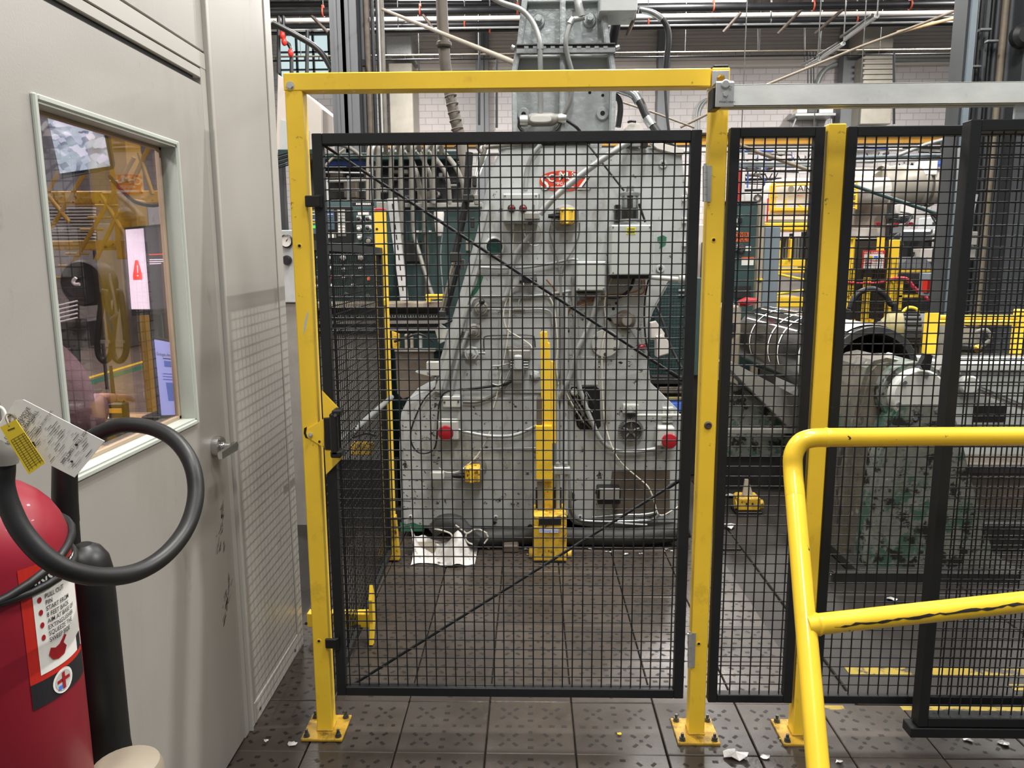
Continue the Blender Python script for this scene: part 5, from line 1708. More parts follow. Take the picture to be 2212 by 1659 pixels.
K().box(c.x - .022, c.x + .022, WY - .0215, WY - .019, P(257, 890, WY).z, P(257, 880, WY).z, .001).o('radio_display', 'amber', wk)
K().cyl(P(246, 869, WY), P(239, 790, WY), .008, .005, n=12).o('antenna', 'black_rubber', wk)
for x in (258, 266):
    K().cyl(P(x, 869, WY), P(x, 860, WY), .006, n=10).o('radio_knob', 'black_plastic', wk)
tb_ = thing('tissue_carton', P(355, 925, 2.2), 'small yellow and white carton on the desk by the door window', 'carton')
c0, c1 = P(334, 912, 2.14), P(374, 912, 2.14)
K().box(c0.x, c1.x, 2.135, 2.19, DZ, DZ + .035, .003).o('carton_body', 'carton_yellow', tb_)
K().prism([(c0.x + .008, 2.145, DZ + .035), (c1.x - .008, 2.145, DZ + .035), (c1.x - .02, 2.15, DZ + .052), (c0.x + .018, 2.15, DZ + .05)], (0, .03, 0)).o('paper_tuft', 'white_label', tb_)
for i in range(3):
    K().box(P(190, 905, 2.5).x, P(234, 905, 2.5).x, 2.42, 2.62, DZ + .006 * i, DZ + .005 + .006 * i, .001).o('paper_pad', 'white_label' if i != 1 else 'sweater', label=('lowest', 'middle', 'topmost')[i] + ' of the flat pads lying on the office desk', cat='paper pad', group='pads on the desk')
K().ball(Vector((P(262, 955, 2.3).x, 2.3, DZ + .042)), .08, (1.5, .7, .5), 18).o('cloth_bag', 'dark_machine', label='dark crumpled cloth bag on the desk behind the hose loop', cat='bag')
# notices stuck on the inside of the glass
nt_ = thing('paper_notice', (WX - .05, 1.55, 1.4), 'pink printed notice with orange squares stuck to the office glass', 'notice')
NX = WX - .05
na, nb = PX(100, 598, NX), PX(127, 712, NX)
K().box(NX, NX + .001, na.y - .05, nb.y, nb.z, na.z, 0).o('notice_sheet', 'notice_pink' if 'notice_pink' in MATS else (mat('notice_pink', '#efc7c9', .6).name), nt_)
for i in range(3):
    z = na.z - .04 - .035 * i
    K().box(NX + .001, NX + .0016, na.y - .03, nb.y - .006, z - .016, z).o('printed_square', 'carton_yellow', nt_)
    K().box(NX + .001, NX + .0016, na.y - .04, nb.y - .004, z + .004, z + .006).o('printed_line', 'grey_ink', nt_)

# person at the desk: only the sleeve shows past the door edge
pe_ = thing('person', (-1.31, 1.80, 0), 'person in a mauve sweater sitting at the office desk, only the sleeve visible', 'person')


def skin(name, verts, edges, m, root=0, sub=2):
    me = bpy.data.meshes.new(name)
    b = BASE[pe_.name]
    me.from_pydata([Vector(v[:3]) - b for v in verts], edges, [])
    ob = bpy.data.objects.new(name, me)
    COL.objects.link(ob)
    ob.parent = pe_
    me.materials.append(MATS[m])
    md = ob.modifiers.new('skin', 'SKIN')
    md.use_smooth_shade = True
    for i, v in enumerate(verts):
        sv = me.skin_vertices[0].data[i]
        sv.radius = (v[3], v[4] if len(v) > 4 else v[3])
        sv.use_root = i == root
    s_ = ob.modifiers.new('sub', 'SUBSURF')
    s_.levels = s_.render_levels = sub
    BASE[ob.name] = b
    return ob


sh = P(140, 790, 1.84)      # near shoulder / elbow seen through the glass
el = P(166, 905, 1.87)
px_, py2 = -1.33, 1.80
top = [(px_, py2, .86, .15, .12), (px_, py2, 1.02, .145, .11), (px_, py2, 1.20, .16, .115), (px_, py2, 1.30, .12, .09),
       (px_ + .13, py2 + .01, 1.30, .075), (sh.x, sh.y, sh.z - .03, .062), (el.x, el.y, el.z, .050), (el.x - .05, el.y + .16, el.z - .02, .042), (el.x - .10, el.y + .26, el.z, .034),
       (px_ - .15, py2 + .01, 1.30, .072), (px_ - .22, py2 + .04, 1.12, .055), (px_ - .18, py2 + .22, 1.06, .042), (px_ - .12, py2 + .32, 1.06, .034)]
skin('sweater', top, [(0, 1), (1, 2), (2, 3), (3, 4), (4, 5), (5, 6), (6, 7), (7, 8), (3, 9), (9, 10), (10, 11), (11, 12)], 'sweater')
hd_ = [(px_, py2, 1.33, .052), (px_, py2 + .01, 1.41, .05), (px_, py2 + .02, 1.47, .075, .085), (px_, py2 + .03, 1.55, .078, .095), (px_, py2 + .02, 1.62, .05, .06)]
hh = skin('head', hd_, [(0, 1), (1, 2), (2, 3), (3, 4)], 'skin')
K().ball((px_, py2 + .012, 1.575), .105, (.95, 1.02, .95), 16).o('hair', 'hair', pe_)
K().ball((px_, py2 + .125, 1.515), .016, (.8, 1.2, 1.2), 10).o('nose', 'skin', pe_)
for s_ in (-1, 1):
    K().ball((px_ + s_ * .032, py2 + .108, 1.535), .011, (1.3, .7, .8), 10).o('eye', 'white_label', pe_)
    K().ball((px_ + s_ * .084, py2 + .03, 1.52), .022, (.4, .8, 1.2), 10).o('ear', 'skin', pe_)
K().ball((px_, py2 + .112, 1.475), .020, (1.2, .5, .35), 10).o('mouth', 'red_lens', pe_)
for s_, w_ in ((1, Vector((el.x - .10, el.y + .26, el.z))), (-1, Vector((px_ - .12, py2 + .32, 1.06)))):
    v = [(w_.x, w_.y, w_.z, .026), (w_.x, w_.y + .05, w_.z - .005, .034, .018)]
    ed = [(0, 1)]
    for j, (dx, l) in enumerate(((-.030, .060), (-.012, .078), (.007, .082), (.025, .072))):
        n0 = len(v)
        v += [(w_.x + dx, w_.y + .085, w_.z - .004, .0095), (w_.x + dx * 1.1, w_.y + .085 + l * .5, w_.z - .012, .0088), (w_.x + dx * 1.1, w_.y + .085 + l, w_.z - .03, .0075)]
        ed += [(1, n0), (n0, n0 + 1), (n0 + 1, n0 + 2)]
    n0 = len(v)
    v += [(w_.x - s_ * .040, w_.y + .04, w_.z - .01, .0105), (w_.x - s_ * .055, w_.y + .075, w_.z - .02, .009)]
    ed += [(1, n0), (n0, n0 + 1)]
    skin('hand', v, ed, 'skin', 0, 1)
lg = [(px_, py2, .80, .15, .12)]
eds = []
for s_ in (-1, 1):
    n0 = len(lg)
    lg += [(px_ + s_ * .10, py2 + .05, .78, .09), (px_ + s_ * .13, py2 + .42, .76, .07), (px_ + s_ * .13, py2 + .40, .36, .052), (px_ + s_ * .13, py2 + .40, .30, .045)]
    eds += [(0, n0), (n0, n0 + 1), (n0 + 1, n0 + 2), (n0 + 2, n0 + 3)]
skin('trousers', lg, eds, 'jeans')
for s_ in (-1, 1):
    K().ball((px_ + s_ * .13, py2 + .44, .27), .05, (.85, 2.4, .75), 14).o('shoe', 'black_rubber', pe_)
stl = thing('high_stool', (px_, py2, 0), 'black high stool under the seated person in the office', 'stool')
K().lathe([(.17, .62), (.19, .63), (.19, .67), (.15, .685)], (px_, py2, 0), (0, 0, 1), 24).o('seat', 'black_plastic', stl)
for sx in (-1, 1):
    for sy in (-1, 1):
        K().cyl((px_ + sx * .12, py2 + sy * .12, .62), (px_ + sx * .19, py2 + sy * .19, 0), .012, n=10).o('leg', 'steel_dark', stl)
K().ring((px_, py2, .24), (0, 0, 1), .215, .010, 28).o('foot_ring', 'steel', stl)

# ------------------------------------------------------------------ machines and cabinets to the left of the press
CY = 4.72
co = thing('control_console', (P(735, 600, CY).x, CY + .2, 0), 'dark green control console with a small screen, keypad and knobs, left of the press', 'control console')
xa, xb = P(655, 500, CY).x, P(834, 500, CY).x
K().box(xa, xb, CY, CY + .28, 0, P(740, 528, CY).z, .006).o('console_base', 'teal_dark', co)
K().prism([(xa, CY - .005, P(740, 527, CY).z), (xa, CY + .05, P(740, 434, CY).z), (xa, CY + .28, P(740, 434, CY).z), (xa, CY + .28, P(740, 527, CY).z)], (xb - xa, 0, 0)).o('console_head', 'teal_cabinet', co)
K().pb(668, 446, 761, 524, CY - .03, .04, .004).o('screen_bezel', 'black_plastic', co)
for (a, b, c, d), m_ in (((672, 452, 683, 505), 'lcd'), ((699, 452, 722, 496), 'lcd')):
    sc_ = K().pb(a, b, c, d, CY - .032, .004).o('display', m_, co)
    for i in range(6):
        K().pb(a + 2, b + 4 + 6 * i, a + 2 + random.uniform(5, c - a - 4), b + 6 + 6 * i, CY - .034, .002).o('display_text', random.choice(['white_label', 'tape_yellow', 'lcd', 'screen_blue']), sc_)
K().pb(673, 487, 681, 493, CY - .035, .002).o('display_text', 'green_glow', co)
for i in range(5):
    K().pb(702 + 5 * i, 506, 706 + 5 * i, 514, CY - .034, .004, .001).o('soft_key', 'white_label' if i % 2 else 'grey_ink', co)
K().pb(729, 452, 746, 510, CY - .033, .004).o('keypad', 'grey_ink', co)
for i in range(8):
    for j in range(3):
        K().pb(730.5 + 5 * j, 454 + 6.5 * i, 734.5 + 5 * j, 459 + 6.5 * i, CY - .037, .005, .001).o('key', 'press_pale' if i < 5 else 'white_label', co)
K().pb(760, 436, 808, 445, CY - .004, .01, .002).o('name_plate', 'ink', co)
for i in range(9):
    K().pb(769 + 3.6 * i, 438.5, 771.6 + 3.6 * i, 442.5, CY - .006, .003).o('plate_mark', 'white_label', co)
K().pb(773, 457, 795, 464, CY - .02, .03).o('card_label', 'white_label', co)


def dial(x, y, r_, m_='steel', face='black_plastic', Y=CY - .012, par=None):
    c = P(x, y, Y)
    o = K().lathe([(r_, 0), (r_, .012), (r_ * .8, .016)], c, NY, 20).o('panel_knob', m_, par or co)
    K().lathe([(r_ * .6, .014), (r_ * .5, .032), (r_ * .3, .034)], c, NY, 14).o('knob_cap', face, o)
    return o


for x, y, f in ((776, 474, 'black_plastic'), (795, 474, 'black_plastic'), (776, 494, 'white_label'), (795, 494, 'black_plastic'), (777, 513, 'white_label')):
    K().pb(x - 6, y - 8, x + 6, y + 1, CY - .014, .02, .001).o('legend_plate', 'white_label', co)
    dial(x, y, .017, 'steel', f, CY - .016)
dial(797, 521, .026, 'black_plastic', 'grey_ink', CY - .014)
for x, y, r_ in ((709, 556, .020), (741, 556, .022), (779, 556, .022), (690, 556, .02)):
    o = dial(x, y, r_, 'white_label', 'white_label', CY - .014)
    K().ring(P(x, y, CY - .028), NY, r_, .004, 20).o('gauge_rim', 'black_plastic', o)
for x, y, f in ((716, 578, 'white_label'), (743, 582, 'white_label'), (779, 580, 'white_label'), (718, 600, 'red_plastic'), (743, 600, 'white_label'), (762, 598, 'white_label'), (797, 602, 'amber_glow'), (718, 617, 'white_label'), (762, 617, 'white_label'), (747, 636, 'black_plastic'), (795, 640, 'rust_brown'), (682, 600, 'white_label'), (683, 618, 'white_label')):
    dial(x, y, .015, 'steel', f, CY - .014)
K().tube([P(795, 602, CY - .03), P(797, 597, CY - .06)], .004, 6, 1).o('indicator_lamp', 'amber_glow', co)
K().pb(813, 436, 834, 458, CY - .01, .1, .003).o('side_label', 'mid_machine', co)

gp = thing('gauge_panel', (P(628, 580, 4.3).x, 4.4, 0), 'light grey panel with a round pressure gauge, between the office corner and the yellow post', 'panel')
GPY = 4.25
K().pb(560, 497, 646, 654, GPY, .12, .004).o('panel_face', 'press_grey', gp)
K().box(P(560, 700, GPY).x, P(646, 700, GPY).x, GPY + .02, GPY + .2, 0, P(600, 655, GPY).z).o('panel_legs', 'mid_machine', gp)
c = P(620, 521, GPY)
K().lathe([(.036, 0), (.036, .02), (.031, .024), (.031, .016)], c, NY, 24, caps=False).o('gauge_rim', 'black_plastic', gp)
g_ = K().cyl(c + NY * .004, c + NY * .017, .032, n=24).o('gauge_face', 'white_label', gp)
K().prism([c + NY * .018 + Vector((-.002, 0, 0)), c + NY * .018 + Vector((.003, 0, -.002)), c + NY * .018 + Vector((.014, 0, .018))], (0, -.001, 0)).o('gauge_needle', 'ink', g_)
K().lathe([(.026, 0), (.026, .02), (.02, .03)], P(621, 562, GPY), NY, 18).o('regulator_knob', 'black_plastic', gp)

lg_ = thing('machine_bed', (P(800, 720, 4.6).x, 4.7, 0), 'black machine bed with a pale worktop ledge and toothed rack, left of the press', 'machine')
LY_ = 4.55
xl, xr = P(585, 690, LY_).x, P(958, 690, LY_).x
K().box(xl, xr, LY_ - .06, LY_ + .15, P(800, 665, LY_).z, P(800, 653, LY_).z, .004).o('ledge', 'tan_plastic', lg_)
K().box(xl, xr, LY_ + .04, LY_ + .16, P(800, 722, LY_).z, P(800, 666, LY_).z).o('bed_body', 'dark_machine', lg_)
K().pb(585, 693, 966, 700, LY_, .03, .002).o('bed_strip', 'mid_machine', lg_)
K().pb(585, 710, 960, 715, LY_ - .01, .03, .002).o('bed_strip', 'conduit', lg_)
K().pb(585, 678, 962, 681, LY_ + .02, .02).o('bed_strip', 'teal_dark', lg_)
rk = K()
for i in range(64):
    x = 600 + 5.6 * i
    rk.pb(x, 681, x + 3, 685, LY_ + .02, .01)
rk.o('rack_teeth', 'conduit', lg_, kind='stuff')
K().box(xl, P(815, 800, LY_).x, LY_ + .06, LY_ + .16, .30, P(740, 722, LY_).z, .004).o('bed_cabinet', 'mid_machine', lg_)
for i in range(5):
    x = 690 + 26 * i
    K().pb(x, 730, x + 14, 905, LY_ + .08, .02, .002).o('bed_rib', random.choice(['press_grey', 'conduit', 'dark_machine']), lg_)
K().box(xl, P(850, 900, LY_).x, LY_ + .07, LY_ + .16, 0, .30).o('bed_plinth', 'dark_machine', lg_)
K().pb(700, 776, 716, 786, LY_ + .06, .02).o('bed_tag', 'orange_sign', lg_)
K().pp([(853, 752), (936, 757), (938, 840), (905, 850), (870, 862), (858, 850)], 4.45, .03, .002).o('splash_plate', 'rust_brown', lg_)
K().pp([(846, 716), (862, 722), (862, 756), (848, 752)], 4.44, .03, .002).o('bed_bracket', 'yellow_dirty', lg_)
K().pb(852, 754, 940, 760, 4.43, .05, .002).o('splash_rim', 'mid_machine', lg_)
for x in (874, 886, 905):
    K().pb(x, 722, x + 6, 752, 4.46, .03, .002).o('bed_bracket', random.choice(['conduit', 'tan_plastic']), lg_)
K().tube([P(852, 738, 4.42), P(880, 728, 4.4), P(908, 722, 4.4), P(936, 738, 4.42)], .008, 8).o('bed_hose', 'black_rubber', lg_)
K().pb(755, 962, 802, 984, 4.2, .1, .006).o('foot_lamp', 'yellow_dirty', lg_)
K().tube([P(762, 944, 4.2), P(790, 935, 4.2), P(812, 940, 4.2)], .012, 8).o('bed_hose', 'steel_dark', lg_)

su = thing('strut_channel', P(870, 650, 4.46), 'slotted silver metal strut leaning against the green cabinet', 'strut')
s0, s1 = P(846, 428, 4.50), P(873, 649, 4.44)
dS = (s1 - s0).normalized()
eS = dS.cross(Vector((0, 1, 0))).normalized() * .028
K().prism([s0 - eS, s0 + eS, s1 + eS * .8, s1 - eS * .8], (0, .03, 0), .003).o('strut_body', 'zinc', su)
for i in range(9):
    c = s0.lerp(s1, .08 + .1 * i)
    K().prism([c - eS * .1 - dS * .015, c + eS * .15 - dS * .015, c + eS * .15 + dS * .015, c - eS * .1 + dS * .015], (0, -.0015, 0)).o('strut_slot', 'hole', su)
yg = K().pb(919, 636, 956, 646, 4.46, .06, .003).pb(921, 646, 930, 652, 4.46, .05).o('yellow_gauge_block', 'yellow', label='small yellow tool lying on the pale ledge left of the press', cat='tool')

tc_ = thing('electrical_cabinet', (P(925, 600, 5.0).x, 5.2, 0), 'dark teal electrical cabinet under a row of bent conduits, left of the press', 'cabinet')
TCY = 5.02
K().pb(838, 447, 1040, 760, TCY, .5, .006).o('cabinet_body', 'teal_cabinet', tc_)
K().box(P(838, 700, TCY).x, P(1040, 700, TCY).x, TCY + .02, TCY + .48, 0, P(900, 759, TCY).z).o('cabinet_plinth', 'teal_dark', tc_)
K().pb(836, 438, 1042, 448, TCY - .03, .55, .004).o('cabinet_top', 'mid_machine', tc_)
K().pb(873, 452, 876, 755, TCY - .002, .004).o('door_gap', 'dark_gap', tc_)
for a, b, c, d in ((875, 526, 908, 533), (874, 543, 886, 556), (898, 498, 906, 503), (908, 498, 914, 503), (926, 498, 932, 503)):
    K().pb(a, b, c, d, TCY - .006, .006, .001).o('cabinet_label', 'white_label', tc_)
K().pb(870, 520, 910, 566, TCY - .03, .03, .004).o('breaker_box', 'dark_machine', tc_)
tops = [(796, 3.2, 'tan_plastic'), (805, 3.2, 'conduit'), (819, 5.4, 'conduit_dirty'), (847, 5.4, 'conduit_dirty'), (868, 5.4, 'conduit_dirty'), (891, 5.4, 'conduit_dirty'), (919, 5.2, 'conduit_dirty'), (939, 5.2, 'conduit_dirty')]
for i, (x, r_, m_) in enumerate(tops):
    yb = (462, 462, 440, 440, 505, 440, 505, 440)[i]
    pth = [(x - 2, yb, TCY - .05), (x - 2, 380, TCY - .05), (x - 1, 335, TCY - .05), (x + 2, 318, TCY - .04), (x + 9, 311, TCY + .02), (x + 14, 316, TCY + .12), (x + 15, 330, TCY + .25)]
    cdt = K().ptube(pth, rp(r_, TCY), 12, 5).o('bent_conduit', m_, tc_)
    K().ptube([(x - 2, yb - 10, TCY - .05), (x - 2, yb, TCY - .05)], rp(r_ * 1.25, TCY), 12, 1).o('conduit_coupling', 'steel', cdt)
for pth, r_, m_ in (([(868, 448, TCY - .05), (868, 560, TCY - .05), (866, 650, TCY - .08)], 4, 'conduit_dirty'), ([(891, 440, TCY - .05), (893, 500, TCY - .06), (905, 545, TCY - .1), (925, 610, TCY - .2), (938, 650, TCY - .3)], 4.5, 'conduit_dirty'),
                    ([(919, 505, TCY - .05), (922, 560, TCY - .05), (920, 645, TCY - .05)], 4, 'rust_brown'), ([(955, 505, TCY - .05), (952, 560, TCY - .05), (958, 640, TCY - .1)], 1.5, 'cable_grey'),
                    ([(960, 330, TCY + .1), (985, 362, TCY), (1000, 400, TCY - .02), (1004, 440, TCY - .02)], 5, 'conduit_dirty'), ([(930, 330, TCY + .1), (948, 352, TCY), (966, 384, TCY - .02), (972, 440, TCY - .02)], 5, 'conduit_dirty'),
                    ([(905, 330, TCY + .2), (916, 348, TCY + .1), (930, 384, TCY + .05), (934, 440, TCY)], 5, 'conduit_dirty'), ([(880, 330, TCY + .2), (892, 352, TCY + .1), (904, 390, TCY + .05), (908, 440, TCY)], 5, 'conduit_dirty')):
    K().ptube(pth, rp(r_, TCY), 10).o('cabinet_hose', m_, tc_)
K().lathe([(.03, 0), (.034, -.02), (.026, -.13), (.012, -.16)], P(948, 455, TCY - .06), (0, 0, 1), 16).o('cable_boot', 'white_paint', tc_)
# clear plastic sheeting hung between the conduits
for i, (a, b, c, d) in enumerate(((828, 380, 846, 438), (904, 376, 930, 438), (956, 380, 1010, 438))):
    pts = []
    k = K()
    n = 10
    for j in range(n + 1):
        x = a + (c - a) * j / n
        o_ = .03 * math.sin(j * 2.1 + i)
        pts.append((P(x, b, TCY + .06 + o_), P(x, d, TCY + .04 - o_)))
    for j in range(n):
        k.add([pts[j][0], pts[j + 1][0], pts[j + 1][1], pts[j][1]], [(0, 1, 2, 3)], True)
    k.o('plastic_sheet', 'vinyl', tc_)

bh = thing('winch_unit', (P(745, 420, 5.6).x, 5.8, 0), 'dark winch machinery with blue and green beams behind the console', 'machine')
BY = 5.6
K().pb(690, 330, 800, 344, BY, .3, .004).o('cross_beam', 'teal_dark', bh)
K().pb(600, 322, 690, 334, BY + .2, .3, .004).o('cross_beam', 'teal_dark', bh)
K().pb(690, 346, 784, 358, BY + .1, .2).o('cross_beam', 'blue_wire', bh)
MATS['blue_wire'].node_tree.nodes['Principled BSDF'].inputs['Roughness'].default_value = .6
K().pb(700, 358, 790, 432, BY + .2, .3, .01).o('gear_housing', 'dark_machine', bh)
K().pb(712, 366, 740, 384, BY + .1, .1, .01).pb(742, 390, 770, 428, BY + .1, .1, .008).o('gear_cover', 'rust_brown', bh)
K().pb(690, 430, 700, 900, BY + .2, .3).o('winch_leg', 'dark_machine', bh)
for pth, r_, m_ in (([(690, 316, BY), (730, 312, BY), (760, 322, BY), (782, 340, BY)], 4, 'conduit_dirty'), ([(696, 366, BY - .05), (716, 344, BY - .05), (744, 322, BY - .05)], 2.5, 'tan_plastic'), ([(692, 372, BY), (800, 374, BY)], 2, 'conduit'), ([(694, 392, BY), (796, 390, BY)], 3, 'mid_machine'), ([(693, 410, BY), (790, 412, BY)], 2, 'steel'), ([(752, 380, BY), (752, 432, BY)], 3, 'steel'), ([(706, 384, BY), (708, 440, BY)], 3, 'press_pale'), ([(694, 384, BY), (694, 440, BY)], 3, 'white_paint')):
    K().ptube(pth, rp(r_, BY), 8).o('winch_rod', m_, bh)
for i in range(7):
    K().ptube([(600, 336 + 4.5 * i, BY - .3), (626, 328 + 4.5 * i, BY - .3)], rp(1.6, BY), 8, 1).o('winch_rod', 'teal_cabinet' if i % 2 else 'black_pipe', bh)

K().pb(800, 326, 1004, 345, BY + .7, .3, .006).o('cross_beam', 'teal_dark', bh)
K().pb(806, 345, 1000, 446, BY + .9, .3, .01).o('gear_housing', 'dark_machine', bh)
random.seed(31)
for i in range(18):
    x, y = random.uniform(806, 985), random.uniform(350, 425)
    K().pb(x, y, x + random.uniform(6, 26), y + random.uniform(3, 14), BY + .8, .1, .006).o('gear_cover', random.choice(['rust_brown', 'mid_machine', 'column_dark', 'dark_machine', 'conduit', 'black_pipe']), bh)
cb2 = thing('crane_cab', (P(650, 300, 9.).x, 9.3, P(650, 340, 9.).z), 'pale pinkish crane cab with a dark window, behind the left yellow post', 'crane cab')
K().pp([(600, 160), (640, 185), (690, 228), (696, 236), (697, 332), (596, 332)], 9., 1.2, .01).o('cab_body', 'siding', cb2)
K().pp([(618, 238), (640, 246), (662, 258), (664, 310), (620, 300)], 8.99, .02).o('cab_window', 'mid_machine', cb2)
K().pp([(606, 258), (668, 282), (668, 330), (606, 330)], 8.985, .01).o('cab_window', 'box_grey', cb2)
K().box(P(600, 330, 9.).x, P(690, 330, 9.).x, 9.05, 10.1, P(650, 340, 9.).z, P(650, 330, 9.).z).o('cab_floor', 'dark_machine', cb2)
for x in (604, 684):
    q = P(x, 330, 9.6)
    K().box(q.x - .06, q.x + .06, 9.5, 9.62, 0, q.z, .004).o('cab_leg', 'column_dark', cb2)

# ribbed exhaust hose and steel column with pipes
eh = thing('exhaust_hose', P(1005, 440, 6.), 'thick grey-brown ribbed hose hanging down behind the conduits', 'hose')
hpth = [(953, -40, 6.1), (955, 30, 6.1), (958, 80, 6.1), (961, 130, 6.1), (968, 180, 6.1), (980, 240, 6.05), (994, 300, 6.0), (1006, 360, 5.9), (1012, 430, 5.8)]
K().ptube(hpth, rp(12, 6.), 16, 6).o('hose_tube', 'hose_brown', eh)
for i in range(14):
    t = i / 13
    y = 190 + t * 230
    x = 970 + (y - 190) * .20 - max(0, y - 330) * .06
    c = P(x, y, 6.0)
    K().lathe([(rp(12.2, 6), -.008), (rp(13.4, 6), 0), (rp(12.2, 6), .008)], c, (.22, 0, -1), 16, caps=False).o('hose_rib', 'hose_brown', eh)
K().lathe([(rp(14, 6), -.02), (rp(16, 6), -.01), (rp(16, 6), .01), (rp(14, 6), .02)], P(959, 96, 6.08), (0, 0, 1), 20).o('hose_collar', 'hose_brown', eh)
CLY = 8.8
cl = thing('steel_column', (P(752, 300, CLY).x, CLY + .2, 0), 'grey steel building column with dark pipes beside it, above the gate', 'column')
cx0, cx1 = P(721, 280, CLY).x, P(778, 280, CLY).x
K().box(cx0, cx1, CLY, CLY + .03, 0, 9.9).o('column_flange', 'column_grey', cl)
K().box(cx0, cx1, CLY + .34, CLY + .37, 0, 9.9).o('column_flange', 'column_grey', cl)
K().box((cx0 + cx1) / 2 - .02, (cx0 + cx1) / 2 + .02, CLY, CLY + .36, 0, 9.9).o('column_web', 'column_grey', cl)
for f in (.18, .62):
    K().box(cx0 + (cx1 - cx0) * f, cx0 + (cx1 - cx0) * f + .03, CLY - .02, CLY, 0, 9.9).o('column_strip', 'column_grey', cl)
for x, r_, m_ in ((786, 5, 'column_dark'), (797, 6, 'rust_brown'), (808, 4, 'black_pipe'), (818, 2.5, 'black_pipe'), (829, 4.5, 'conduit_dirty')):
    xx = P(x, 280, CLY).x
    K().cyl((xx, CLY + .1, 0), (xx, CLY + .1, 9.9), rp(r_, CLY), n=12).o('riser_pipe', m_, cl)
K().pb(781, 128, 788, 142, CLY, .05).o('junction_box', 'hole', cl)
wp = P(822, 200, 9.5).x
K().cyl((wp, 9.6, 0), (wp, 9.6, 9.0), rp(4, 9.5), n=12).o('rain_pipe', 'bead_white', label='white vertical pipe right of the grey steel column', cat='pipe')

# what shows through the office window beyond the end glazing: stair, fan, floor lines
so = thing('yellow_stair', (P(200, 600, 7.5).x, 7.6, 0), 'yellow steel stair with diagonal braces seen through the office window', 'stair')
SYY = 7.5


def bar(a, b, w_=4, m_='stair_yellow', par=None, Y=SYY, nm='brace'):
    return K().tube([P(a[0], a[1], Y), P(b[0], b[1], Y)], rp(w_, Y), 6, 1).o(nm, m_, par or so)


for a, b in (((90, 440), (150, 330)), ((70, 560), (210, 330)), ((140, 600), (290, 340)), ((180, 620), (330, 300)), ((102, 420), (150, 480)), ((218, 420), (300, 560)), ((300, 330), (330, 420))):
    bar(a, b, 4.5)
for i in range(9):
    bar((110 + 16 * i, 600 - 26 * i), (160 + 16 * i, 600 - 26 * i), 2.5, nm='stair_tread')
K().pb(238, 240, 280, 560, SYY + .4, .3, .01).o('stair_column', 'stair_yellow', so)
K().box(P(300, 700, 7.2).x, P(316, 700, 7.2).x, 7.2, 7.4, 0, P(300, 430, 7.2).z, .01).o('stair_column', 'stair_yellow', so)
K().pb(96, 412, 352, 440, SYY + .6, .3, .01).o('landing_beam', 'yellow_dirty', so)
K().pb(90, 520, 260, 540, SYY + .8, .3, .01).o('landing_beam', 'yellow_dirty', so)
lv = thing('louvre_vent', (P(150, 520, 9.).x, 9., P(150, 524, 9.).z), 'grey louvre with horizontal slats behind the yellow stair', 'louvre')
for i in range(11):
    K().pb(92, 448 + 7 * i, 202, 452 + 7 * i, 9., .06, .003).o('slat', 'press_pale', lv)
K().pb(90, 446, 204, 526, 9.1, .04).o('louvre_back', 'dark_machine', lv)
for x in (94, 198):
    K().box(P(x, 520, 9.1).x, P(x + 4, 520, 9.1).x, 9.1, 9.14, 0, P(x, 520, 9.1).z).o('louvre_leg', 'column_dark', lv)
fa = thing('drum_fan', (P(176, 700, 5.6).x, 5.7, 0), 'large dark drum fan on a stand seen through the office window', 'fan')
c = P(176, 612, 5.6)
K().lathe([(rp(50, 5.6), 0), (rp(50, 5.6), .18), (rp(46, 5.6), .2), (rp(20, 5.6), .17), (.02, .16)], c + Vector((0, .2, 0)), NY, 32).o('drum', 'dark_machine', fa)
K().tube([P(164, 600, 5.4), P(158, 608, 5.4), P(162, 614, 5.4), P(172, 614, 5.4)], .012, 8).o('fan_hook', 'bead_white', fa)
K().tube([P(160, 640, 5.7), P(162, 720, 5.7), Vector((P(160, 900, 5.7).x, 5.7, .01))], .035, 12, 1).o('fan_stand', 'dark_machine', fa)
K().pb(120, 690, 182, 752, 5.6, .3, .02).o('fan_motor', 'dark_machine', fa)
for i in range(5):
    K().tube([P(126, 660 + 9 * i, 5.3), P(168, 650 + 9 * i, 5.35)], .006, 6, 1).o('fan_grille', 'bead_white', fa)
for i, x in enumerate((226, 258)):
    lo = thing('drive_belt', P(x, 780, 5.4), ('left' if i == 0 else 'right') + ' of two dark rubber belts hanging beside the drum fan', 'belt', 'hanging belts')
    K().tube([P(x - 4, 640, 5.4), P(x - 15, 735, 5.4), P(x - 12, 768, 5.4), P(x, 780, 5.4), P(x + 12, 768, 5.4), P(x + 15, 735, 5.4), P(x + 4, 640, 5.4)], .022, 10, 5, closed=True).o('belt_loop', 'dark_machine', lo)
    K().pb(x - 9, 735, x + 9, 742, 5.36, .02).o('belt_tag', 'mid_machine', lo)
sp_ = K().tube([P(235, 590, 5.38), P(246, 640, 5.38), P(252, 676, 5.38)], .010, 8).tube([P(238, 690, 5.38), P(256, 676, 5.38)], .010, 8, 1).o('spray_gun', 'steel', label='thin silver spray lance hanging in front of the drive belts', cat='spray lance')
K().box(-13, -2.0, 5.22, 20, -.002, .002).o('aisle_coating', 'aisle_floor', flo)
for (a, b), (c_, d_2), w_, m_ in (((120, 838), (420, 748), .09, 'tape_yellow'), ((120, 850), (420, 758), .2, 'green_paint')):
    p0, p1 = PZ(a, b, .003), PZ(c_, d_2, .003)
    e = (p1 - p0).cross(Vector((0, 0, 1))).normalized() * w_ / 2
    K().prism([p0 - e, p0 + e, p1 + e, p1 - e], (0, 0, .002 if m_ == 'tape_yellow' else .001)).o('painted_line', m_, flo)

